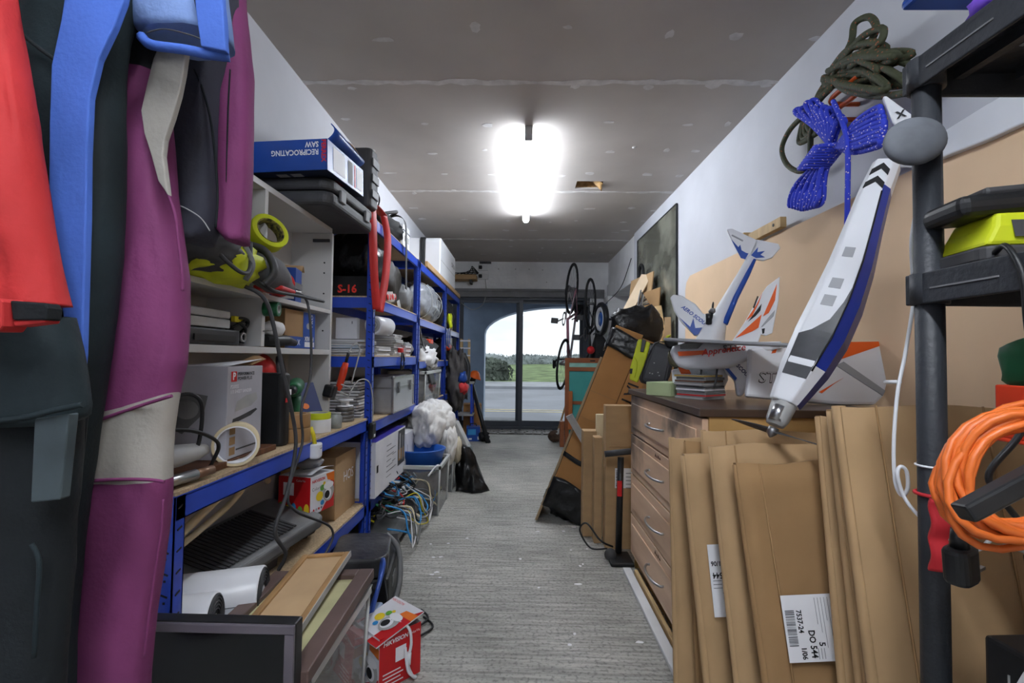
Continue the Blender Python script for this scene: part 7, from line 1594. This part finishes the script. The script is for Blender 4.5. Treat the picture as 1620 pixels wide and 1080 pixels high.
k1 = thing('cardboard_box', 'long brown carton with black tape leaning against the fibreboard', 'box', (0, 0, 0)); lbx('carton', 0.0, 0.185, 0.12, 1.36, 0.0, 0.3, M_['cardboard_red'], k1)
for y in (0.72, 0.9): lbx('crease', 0.0, 0.185, y, y + 0.003, -0.002, 0.0, M_['cardboard_dark'], k1, 0)
k2 = thing('cardboard_box', 'narrow printed carton strapped to the long brown one', 'box', (0, 0, 0)); lbx('carton', 0.188, 0.30, 0.16, 1.34, 0.0, 0.25, M_['cardboard_red'], k2)
def lbt(t, x, y, size, m_, par, ang=0): text(t, size, par, LB @ (TR(x, y, -zs_ * 0.003) @ (rot(0, 180, 0) if zs_ > 0 else rot(0, 0, 0)) @ rot(0, 0, ang)), m_, bold=0.001, align='CENTER')
lbt('IATO', 0.238, 0.93, 0.10, M_['print_black'], k2, -90 if zs_ < 0 else 90)
lbx('red_label', 0.235, 0.298, 1.09, 1.16, -0.003, 0.0, M_['print_white'], k2, 0)
lbt('LE', 0.267, 1.125, 0.042, M_['print_red'], k2, 180)
def wrapband(y0, y1, amp, par, seed):
    nz_ = lambda u, v: 0.006 + amp * (0.5 + 0.5 * noise.noise(Vector((u * 3, v * 9 + u * 4, seed))))
    b = MB(); b.M = LB
    per = [(-0.0, 0.31), (-0.004, 0.0), (0.305, 0.0), (0.31, 0.26)]
    def fn(u, v):
        s_ = u * 3; i = min(2, int(s_)); f_ = s_ - i; (xa, da), (xb, db) = per[i], per[i + 1]
        o_ = nz_(u * 4, v); x = xa + (xb - xa) * f_ + (-o_ if i == 0 else (o_ if i == 2 else 0)); d = da + (db - da) * f_ - (o_ if i == 1 else 0)
        return (x, y0 + (y1 - y0) * v + 0.012 * math.sin(u * 17 + seed), zs_ * d)
    b.grid(fn, 42, 8, th=0.002); return b.build('black_tape_wrap', M_['black_bag'], par)
wrapband(0.1, 0.30, 0.02, k1, 1); wrapband(1.20, 1.33, 0.02, k1, 2); wrapband(0.44, 0.47, 0.006, k1, 3)
lump((0.17, 0.05, 0.14), 0.3, 3, 91, 32, 2.6, tuple(LB @ Vector((0.13, 1.40, zs_ * 0.12)))).build('black_top_wrap', M_['black_bag'], k1)
bl3 = lump((0.14, 0.07, 0.09), 0.3, 3, 92, 28, 2.4, (0.33, 3.22, 0.10)).build('bin_bag', M_['black_bag']); tag(bl3, 'black plastic sack at the foot of the leaning cartons', 'bag')
lb4 = beam('pale_batten', 'grey strip of wood across the leaning carton foot', 'timber', (0.30, 3.02, 0.70), (0.47, 3.04, 0.42), 0.045, 0.012, M_['light_grey'], (0, -0.3, 1))

# ================================================================== far right: dresser panel, bicycles, lamp, broom
dw = thing('panelled_door', 'reddish wooden door panel with teal inserts standing near the glazed door', 'panel', (0.53, 5.85, 0))
dwm = mat('dresser_wood', (146, 84, 48), 0.5, var=0.15, scale=4); teal = mat('teal_panel', (64, 150, 144), 0.5, var=0.06)
for x in (0.0, 0.46): MB().bb(x, x + 0.05, 0, 0.03, 0, 1.06).build('stile', dwm, dw, 0.002)
for z, h_ in ((1.0, 0.06), (0.9, 0.05), (0.5, 0.04), (0.0, 0.08)): MB().bb(0.05, 0.46, 0, 0.03, z, z + h_).build('rail', dwm, dw, 0.002)
for z0, z1 in ((0.54, 0.9), (0.08, 0.5)): MB().bb(0.05, 0.46, 0.01, 0.018, z0, z1).build('panel', teal, dw)
MB().bb(0.05, 0.46, 0.006, 0.02, 0.95, 1.0).build('glazing_strip', mat('pale_teal', (150, 200, 186), 0.4), dw); MB().bb(0.3, 0.36, -0.004, 0.0, 1.02, 1.035).build('lock_plate', M_['print_black'], dw)
MB().bb(0.04, 0.09, -0.03, 0.0, 0.2, 0.66).build('edge_batten', mat('orange_wood', (182, 104, 52), 0.5, var=0.15), dw, 0.006); MB().bb(-0.06, -0.01, -0.06, 0.06, 0, 0.3).build('side_post', dwm, dw, 0.003)
def bicycle(label, M, fcol, tcol):
    t = thing('bicycle', label, 'bicycle', M=M, group='bicycles hung by the door')
    # local x: along the bike (rear wheel at 0, front at 1.0), z: up from the wheels, y: width
    for nm, wx in (('rear_wheel', 0.0), ('front_wheel', 1.0)):
        w = MB().tube([(wx + 0.325 * math.cos(a), 0, 0.325 * math.sin(a)) for a in [2 * PI * i / 40 for i in range(40)]], 0.015, 8, loop=True).build(nm, M_['rubber'], t)
        MB().tube([(wx + 0.305 * math.cos(a), 0, 0.305 * math.sin(a)) for a in [2 * PI * i / 40 for i in range(40)]], 0.009, 6, loop=True).build('rim', M_['dark_grey'], w)
        s = MB()
        for k in range(20):
            a = 2 * PI * k / 20; s.tube([(wx, 0.03 * (-1) ** k, 0), (wx + 0.3 * math.cos(a), 0, 0.3 * math.sin(a))], 0.0012, 4)
        s.build('spokes', M_['steel'], w)['kind'] = 'stuff'
        MB().cyl((wx, -0.05, 0), (wx, 0.05, 0), 0.018, n=10).build('hub', M_['dull_steel'], w)
    bbp, st_, hd0, hd1 = (0.41, 0, -0.06), (0.27, 0, 0.44), (0.90, 0, 0.40), (0.925, 0, 0.28)
    for nm, a, b, r_ in (('down_tube', bbp, hd1, 0.019), ('seat_tube', bbp, st_, 0.016), ('top_tube', st_, hd0, 0.016), ('head_tube', hd0, hd1, 0.02)): MB().cyl(a, b, r_, n=10).build(nm, fcol, t)
    for s in (-1, 1):
        MB().tube([(0, 0.05 * s, 0), (bbp[0], 0.02 * s, bbp[2])], 0.009, 6).build('chain_stay', fcol, t); MB().tube([(0, 0.05 * s, 0), (st_[0], 0.015 * s, st_[2])], 0.008, 6).build('seat_stay', fcol, t)
        MB().tube([(hd1[0], 0.02 * s, hd1[2]), (0.95, 0.04 * s, 0.2), (1.0, 0.045 * s, 0)], 0.01, 6).build('fork_blade', fcol, t)
        MB().tube(smooth_path([(0.92, 0.0, 0.46), (0.95, 0.2 * s, 0.46), (1.04, 0.21 * s, 0.45), (1.06, 0.21 * s, 0.36), (0.96, 0.21 * s, 0.32)], 5), 0.014, 8).build('drop_bar', tcol, t)
        c = MB().tube([(bbp[0], 0.06 * s, bbp[2]), (bbp[0] + 0.05 * s, 0.08 * s, bbp[2] - 0.16 * s)], 0.01, 6).build('crank', M_['dull_steel'], t)
        MB().box((bbp[0] + 0.05 * s, 0.13 * s, bbp[2] - 0.16 * s), (0.07, 0.09, 0.025)).build('pedal', M_['dark_grey'], c, 0.006)
    MB().cyl((0.9, 0, 0.4), (0.92, 0, 0.46), 0.016, n=8).build('stem', M_['black_plastic'], t); MB().cyl(st_, (0.24, 0, 0.54), 0.013, n=8).build('seat_post', M_['dull_steel'], t)
    MB().rings([[(0.24 + x, w_ * math.cos(a), 0.56 + 0.02 * math.sin(a)) for a in [2 * PI * i / 10 for i in range(10)]] for x, w_ in ((-0.11, 0.06), (-0.06, 0.07), (0.02, 0.03), (0.14, 0.015))]).build('saddle', M_['black_matt'], t)
    MB().lathe([(0.07, 0), (0.095, 0), (0.095, 0.004), (0.07, 0.004)], 24, (bbp[0], 0.05, bbp[2]), rot(90, 0, 0), loop=True).build('chainring', M_['dull_steel'], t)
    MB().lathe([(0.02, 0), (0.05, 0), (0.03, 0.03), (0.02, 0.03)], 18, (0, 0.05, 0), rot(90, 0, 0), loop=True).build('sprocket', M_['dull_steel'], t)
    MB().tube([(0.0, 0.05, -0.05), (0.03, 0.05, -0.14), (0.1, 0.05, -0.12)], 0.012, 6).build('derailleur', M_['black_plastic'], t)
    MB().tube([(0.0, 0.055, 0.03), (bbp[0], 0.055, bbp[2] + 0.09)], 0.004, 5).build('chain', M_['dark_grey'], t)
    return t
def hung(rear, d, tilt):
    """bike hanging by its rear wheel: forward points down, bike-up points along d"""
    f_ = Vector((tilt[0], tilt[1], -1)).normalized(); u_ = Vector(d); u_ = (u_ - f_ * u_.dot(f_)).normalized(); s_ = u_.cross(f_).normalized()
    m = Matrix((f_, s_, u_)).transposed().to_4x4(); m.translation = Vector(rear); return m
bicycle('pink and silver road bicycle hanging nose down by the glazed door', hung((0.66, 6.36, 1.97), (0.3, 0.95, 0.0), (-0.11, 0.0)), mat('bike_pink', (178, 120, 138), 0.35, rgb2=(206, 204, 206), scale=3, thr=(0.45, 0.55)), M_['rubber'])
bicycle('black bicycle hanging nose down in the corner behind the pink one', hung((0.91, 6.40, 1.78), (0.33, 0.94, 0.0), (-0.02, 0.0)), M_['black_plastic'], M_['rubber'])
rr = thing('bicycle_reflector', 'red round rear reflector on the corner bicycle', 'reflector', (0.87, 6.1, 1.16)); MB().lathe([(0.001, 0), (0.045, 0.004), (0.05, 0.02), (0.001, 0.024)], 16, M=rot(90, 0, 0)).build('lens', M_['red_gloss'], rr); MB().tube([(0, 0.01, 0), (0.0, 0.1, -0.12), (0.02, 0.3, -0.2)], 0.008, 6).build('bracket', M_['dull_steel'], rr)
mg_ = thing('cloth_bag', 'dark grey cloth bag hanging between the bicycles and the wrapped cartons', 'bag', (1.0, 6.2, 0.75)); lump((0.10, 0.09, 0.3), 0.15, 2, 95, 24, 2.8, (0, 0, 0.3)).build('sack', M_['black_matt'], mg_); MB().cyl((0, 0, 0.58), (0.05, 0.1, 0.8), 0.008, n=6).build('cord', M_['black_matt'], mg_)
rd = thing('round_lamp', 'round black-rimmed lamp with white ring and blue centre on the corner pier', 'lamp', M=TR(1.02, 6.2, 1.56) @ rot(90, 0, -80))
MB().lathe([(0.001, -0.03), (0.2, -0.03), (0.22, 0.0), (0.21, 0.03), (0.17, 0.035), (0.165, 0.0), (0.001, 0.0)], 32).build('rim', M_['black_plastic'], rd)
MB().lathe([(0.10, 0.0), (0.165, 0.0), (0.15, 0.03), (0.10, 0.02)], 32, loop=True).build('white_ring', M_['white_gloss'], rd); MB().lathe([(0.001, 0.002), (0.1, 0.002), (0.09, 0.015), (0.001, 0.02)], 28).build('blue_centre', mat('lamp_blue', (40, 96, 180), 0.3), rd)
MB().cyl((0.0, 0.0, -0.03), (0.05, 0.0, -0.25), 0.015, n=8).build('bracket', M_['dark_grey'], rd)
bm = thing('broom', 'small broom with worn bristles on the floor by the teal panel', 'broom', (0.44, 6.12, 0))
lump((0.09, 0.07, 0.07), 0.25, 4, 97, 24, 2.4, (0, 0, 0.075)).build('bristles', mat('bristle', (96, 74, 58), 0.9, var=0.3), bm); MB().cyl((0.02, 0.02, 0.1), (0.13, 0.06, 0.45), 0.012, n=8).build('handle', M_['wood'], bm); MB().cyl((0.01, -0.05, 0.1), (0.06, 0.0, 0.16), 0.025, n=10).build('ferrule', M_['light_grey'], bm)
# cables on the lintel
cord('wall_cable', 'thin black cable drooping across the lintel over the side opening', 'cable', [(1.24, 5.5, 2.2), (1.23, 5.9, 1.98), (1.22, 6.3, 1.9), (1.2, 6.8, 1.85), (1.15, 7.05, 1.75)], 0.005, M_['black_plastic'])

# ================================================================== black plastic shelving, near right
ps_ = thing('plastic_shelving', 'black plastic shelving unit at the right edge of the picture', 'shelves', (0, 0, 0))
gp2 = mat('shelf_plastic', (50, 53, 58), 0.5, var=0.15, scale=7, bump=0.15, bscale=90)
SX0, SX1, SY0, SY1 = 0.642, 1.08, 0.12, 0.82
for x, y in ((SX0 + 0.022, SY1 - 0.022), (SX1 - 0.022, SY1 - 0.022), (SX0 + 0.022, SY0 + 0.022), (SX1 - 0.022, SY0 + 0.022)): MB().cyl((x, y, 0), (x, y, 1.53), 0.0195, n=20).build('post', gp2, ps_)
for z in (0.30, 1.145, 1.50):
    s = MB().bb(SX0, SX1, SY0, SY1, z + 0.038, z + 0.045)
    s.bb(SX0, SX0 + 0.006, SY0, SY1, z, z + 0.05).bb(SX1 - 0.006, SX1, SY0, SY1, z, z + 0.05).bb(SX0, SX1, SY0, SY0 + 0.006, z, z + 0.05).bb(SX0, SX1, SY1 - 0.006, SY1, z, z + 0.05)
    sh = s.build('shelf', gp2, ps_, 0.002)
    for k in range(4): MB().bb(SX0 + 0.07 + 0.1 * k, SX0 + 0.085 + 0.1 * k, SY0 + 0.02, SY1 - 0.02, z + 0.02, z + 0.038).build('rib', gp2, sh)
    for k in range(3): MB().bb(SX0 + 0.115 + 0.1 * k, SX0 + 0.121 + 0.1 * k, SY0 + 0.05, SY1 - 0.08, z + 0.0365, z + 0.0385).build('light_slot', M_['light_grey'], sh)
    for y in (SY1 - 0.022, SY0 + 0.022): MB().lathe([(0.019, -0.0), (0.026, -0.0), (0.026, 0.05), (0.019, 0.05)], 18, (SX0 + 0.022, y, z), loop=True).build('collar', gp2, sh)
    MB().bb(SX0 - 0.0012, SX0, SY1 - 0.16, SY1 - 0.05, z + 0.022, z + 0.0245).build('scuff', M_['mid_grey'], sh)
kn = thing('rubber_pad', 'large grey oval rubber pad clipped on the black post', 'pad', M=frame((0.618, 0.765, 1.40), (0.85, 0.1, 0.52), (-0.5, 0.25, 0.83)))
MB().ell((0, 0, 0), (0.052, 0.040, 0.018), 28).build('pad', mat('rubber_grey', (96, 100, 106), 0.7, var=0.1, scale=30), kn); MB().cyl((0.0, 0.0, -0.005), (0.02, 0.0, -0.05), 0.01, n=8).build('clip', M_['dark_grey'], kn)
# charger on the middle shelf
rc = thing('battery_charger', 'lime and black battery charger with a battery on the middle black shelf', 'charger', M=TR(0.735, 0.735, 1.196) @ rot(0, 0, -8))
rbox((0.15, 0.11, 0.022), 0.02, 4).build('base', M_['dark_grey'], rc, 0.004)
b = MB().rings([[(x * s, y * s2, z) for x, y in ((-0.072, -0.052), (0.075, -0.052), (0.075, 0.052), (-0.072, 0.052))] for z, s, s2 in ((0.022, 1, 1), (0.05, 0.8, 0.95), (0.072, 0.7, 0.8))], sm=False); b.build('lime_housing', M_['lime'], rc, 0.006)
bt3 = MB(); bt3.M = TR(-0.01, 0, 0.072) @ rot(0, -4, 0); bt3.bb(-0.085, 0.1, -0.045, 0.045, 0, 0.032); bt3.build('battery', M_['black_plastic'], rc, 0.012, seg=3)
bt4 = MB(); bt4.M = TR(-0.01, 0, 0.1) @ rot(0, -4, 0); bt4.bb(-0.05, 0.1, -0.038, 0.038, 0, 0.014); bt4.build('battery_top', M_['dark_grey'], rc, 0.006)
text('RYOBI', 0.024, rc, frame((-0.03, -0.0515, 0.046), (1, 0, 0.0), (0, 0.25, 1)), M_['light_grey'], bold=0.0006)
patch(rc, frame((0.003, -0.0525, 0.046), (1, 0, 0), (0, 0.25, 1)) @ TR(0, 0, -0.0008), rect(-0.04, 0.05, -0.013, 0.013), M_['dark_grey'])
cord('black_lead', '', '', [(-0.06, -0.05, 0.01), (-0.075, -0.09, 0.012), (-0.08, -0.12, -0.03), (-0.075, -0.12, -0.1), (-0.05, -0.1, -0.18), (-0.065, -0.09, -0.24), (-0.1, -0.09, -0.29), (-0.09, -0.09, -0.32), (-0.05, -0.08, -0.37), (-0.04, -0.08, -0.42)], 0.004, M_['black_plastic'], parent=rc)
MB().cyl((-0.045, -0.08, -0.4), (-0.035, -0.08, -0.46), 0.009, n=10).build('plug', M_['black_plastic'], rc)
sx_ = MB().bb(0.76, 0.79, 0.6, 0.8, 0.71, 0.80)
gt = thing('power_tool', 'green and red power tool at the right edge below the charger', 'power tool', (0.715, 0.69, 0.965))
lump((0.035, 0.05, 0.04), 0.1, 2, 98, 22, 3, (0.02, 0, 0.085)).build('green_body', M_['green'], gt)
b = MB().bb(-0.025, 0.04, -0.03, -0.026, -0.02, 0.055).bb(-0.025, 0.04, 0.026, 0.03, -0.02, 0.055).bb(-0.025, -0.019, -0.03, 0.03, -0.02, 0.055).bb(-0.025, 0.04, -0.03, 0.03, -0.026, -0.02); b.build('red_bracket', mat('orange_red', (222, 66, 34), 0.4), gt, 0.002)
MB().bb(0.04, 0.06, -0.02, 0.02, -0.02, 0.2).build('hanger', M_['dark_grey'], gt)
# orange extension lead coil
oc = thing('extension_lead', 'coiled orange extension lead hanging in front of the black post', 'cable', (0, 0, 0))
ocm = mat('cable_orange', (226, 112, 44), 0.4, var=0.08, scale=10); rn = random.Random(14)
cc_ = atY(1618, 750, 0.58)
ux, uz = Vector((0.9, -0.30, 0.1)).normalized(), Vector((-0.05, 0.25, 1)).normalized(); uy = ux.cross(uz)
for k in range(26):
    ra, rb_ = 0.062 + 0.03 * rn.random(), 0.040 + 0.026 * rn.random(); o_ = uy * rn.uniform(-0.022, 0.022)
    ph = rn.uniform(-0.25, 0.25) + 0.5
    P = []
    for i in range(20):
        a = 2 * PI * i / 20
        e_ = Vector((ra * math.cos(a) * math.cos(ph) - rb_ * math.sin(a) * math.sin(ph), ra * math.cos(a) * math.sin(ph) + rb_ * math.sin(a) * math.cos(ph)))
        P.append(cc_ + ux * e_.x + uz * e_.y * 1.15 + o_ + uy * 0.006 * math.sin(2 * a + k))
    MB().tube(P, 0.0046, 8, loop=True).build('turn', ocm, oc)
cl = thing('clamp_bar', 'black metal clamp bar holding the orange lead', 'clamp', (0, 0, 0))
ca, cb2 = atY(1522, 812, 0.50), atY(1660, 738, 0.50); F_ = frame(ca, cb2 - ca, (0, -1, 0.2)); b = MB(); b.M = F_; b.bb(0, (cb2 - ca).length, -0.011, 0.011, -0.009, 0.009); b.build('bar', M_['black_plastic'], cl, 0.003)
b = MB(); b.M = F_; b.bb(0.01, (cb2 - ca).length, -0.002, 0.006, 0.009, 0.0105); b.build('worn_edge', M_['dull_steel'], cl)
rs_ = thing('hook_strap', 'red hook-and-loop strap round the black post', 'strap', (0, 0, 0))
MB().grid(lambda u, v: Vector(atY(1470 + 34 * u, 788 + 112 * v, 0.742)) + Vector((0, -0.006 * math.sin(PI * u) + 0.003 * math.sin(14 * v), 0)), 6, 18, th=0.006).build('webbing', mat('strap_red', (190, 34, 44), 0.7, var=0.1), rs_)
MB().tube([(SX0 + 0.022 + 0.023 * math.cos(a), SY1 - 0.022 + 0.023 * math.sin(a), 0.84) for a in [2 * PI * i / 20 for i in range(20)]], 0.003, 6, loop=True).build('loop', M_['strap_red'], rs_)
MB().tube([(SX0 + 0.022, SY1 - 0.05, 0.855), (SX0 + 0.03, SY1 - 0.07, 0.85)], 0.005, 6).build('tab', M_['strap_red'], rs_)
pg = thing('plug', 'black three-pin plug hanging under the orange lead', 'plug', M=TR(*atY(1520, 893, 0.66)) @ rot(0, -6, 25))
rbox((0.042, 0.03, 0.048), 0.012, 4, (0, 0, -0.024)).build('body', M_['black_plastic'], pg, 0.006); MB().cyl((0, 0, 0.022), (0, 0, 0.048), 0.011, 0.008, 10).build('cord_grip', M_['black_plastic'], pg)
for y in (-0.008, 0.008): MB().bb(0.021, 0.036, y - 0.0025, y + 0.0025, -0.012, -0.008).build('pin', M_['steel'], pg)
MB().bb(0.021, 0.04, -0.0025, 0.0025, 0.006, 0.014).build('pin', M_['black_plastic'], pg)
MB().tube([(0, 0, 0.045), (0.0, 0.0, 0.075)], 0.004, 6).build('lead', M_['dark_grey'], pg)
# white lead hanging beside the post
cord('white_lead', 'thin white lead hanging beside the black post with a loop near its end', 'cable', [atY(1446, 262, 0.86), atY(1450, 320, 0.86), atY(1442, 380, 0.86), atY(1444, 440, 0.86), atY(1446, 470, 0.86), atY(1432, 560, 0.86), atY(1420, 620, 0.86), atY(1414, 700, 0.86), atY(1416, 760, 0.86), atY(1426, 783, 0.86), atY(1436, 772, 0.855), atY(1434, 745, 0.85), atY(1424, 738, 0.85), atY(1420, 752, 0.85), atY(1430, 785, 0.85), atY(1450, 812, 0.83), atY(1475, 833, 0.80)], 0.0032, M_['white_gloss'])
cord('white_lead', 'short white lead trailing under the orange coil', 'cable', [atY(1503, 853, 0.72), atY(1525, 870, 0.70), atY(1550, 868, 0.69), atY(1572, 852, 0.69), atY(1600, 864, 0.69), atY(1640, 880, 0.69)], 0.003, M_['light_grey'])
zt1 = MB().tube([atY(1400, 604, 0.90), atY(1424, 604, 0.865)], 0.0035, 6).build('cable_tie', M_['white_gloss']); tag(zt1, 'white cable tie from the wing tip to the white lead', 'cable tie')
zt2 = MB().tube([(SX0 + 0.022 + 0.0215 * math.cos(a), SY1 - 0.022 + 0.0215 * math.sin(a), 0.885) for a in [2 * PI * i / 20 for i in range(20)]], 0.0018, 5, loop=True).build('cable_tie', M_['white_gloss']); tag(zt2, 'thin wire tie round the black post above the red strap', 'cable tie')
# black box at the bottom right
kb = carton('equipment_box', 'black boxed equipment with white lettering at the bottom right corner', 'box', (0.30, 0.26, 0.28), (0.88, 0.66, 0.352), 4, M_['black_plastic'], bevel=0.006)
text('AR', 0.045, kb, face((0.30, 0.26, 0.28), 'left') @ TR(-0.085, 0.10, 0), M_['print_white'], bold=0.0012); MB().bb(-0.1512, -0.15, 0.092, 0.0945, 0.05, 0.24).build('white_line', M_['light_grey'], kb)
MB().bb(-0.12, -0.10, 0.06, 0.08, 0.28, 0.30).build('red_terminal', M_['red'], kb, 0.004)
# things on the top shelf, just out of view, and the blue board under the ceiling
pcl = thing('purple_cloth', 'purple cloth hanging off the top of the black shelving', 'cloth', (0, 0, 0)); lump((0.03, 0.05, 0.02), 0.3, 2.5, 99, 20, 2.4, (0.70, 0.70, 1.585)).build('folds', mat('cloth_purple', (110, 70, 190), 0.8), pcl)
MB().bb(0.672, 0.76, 0.62, 0.75, 1.546, 1.565).build('folded_base', M_['cloth_purple'], pcl, 0.01)
bbd = thing('blue_board', 'blue board on brackets high on the wall at top right', 'board', (0, 0, 0)); MB().bb(1.0, 1.27, 0.3, 1.28, 1.985, 2.012).build('board', M_['blue_print'], bbd, 0.01)
for y in (0.5, 1.1): MB().bb(1.1, 1.296, y, y + 0.03, 1.965, 1.985).build('bracket', M_['dark_grey'], bbd)
# paint flakes and scraps on the floor
rn = random.Random(41)
for k in range(26):
    x, y = rn.uniform(0.0, 0.5), rn.uniform(1.4, 3.2)
    if k > 16: x, y = rn.uniform(-0.5, -0.3), rn.uniform(2.3, 3.4)
    o = MB().prism(blob(0, 0, rn.uniform(0.006, 0.02), rn.uniform(0.004, 0.01), rn, 7), 0.0012, TR(x, y, 0.0005)).build('paint_flake', M_['print_white']); tag(o, 'white flake of paint on the concrete floor', 'paint flake', 'paint flakes on the floor')
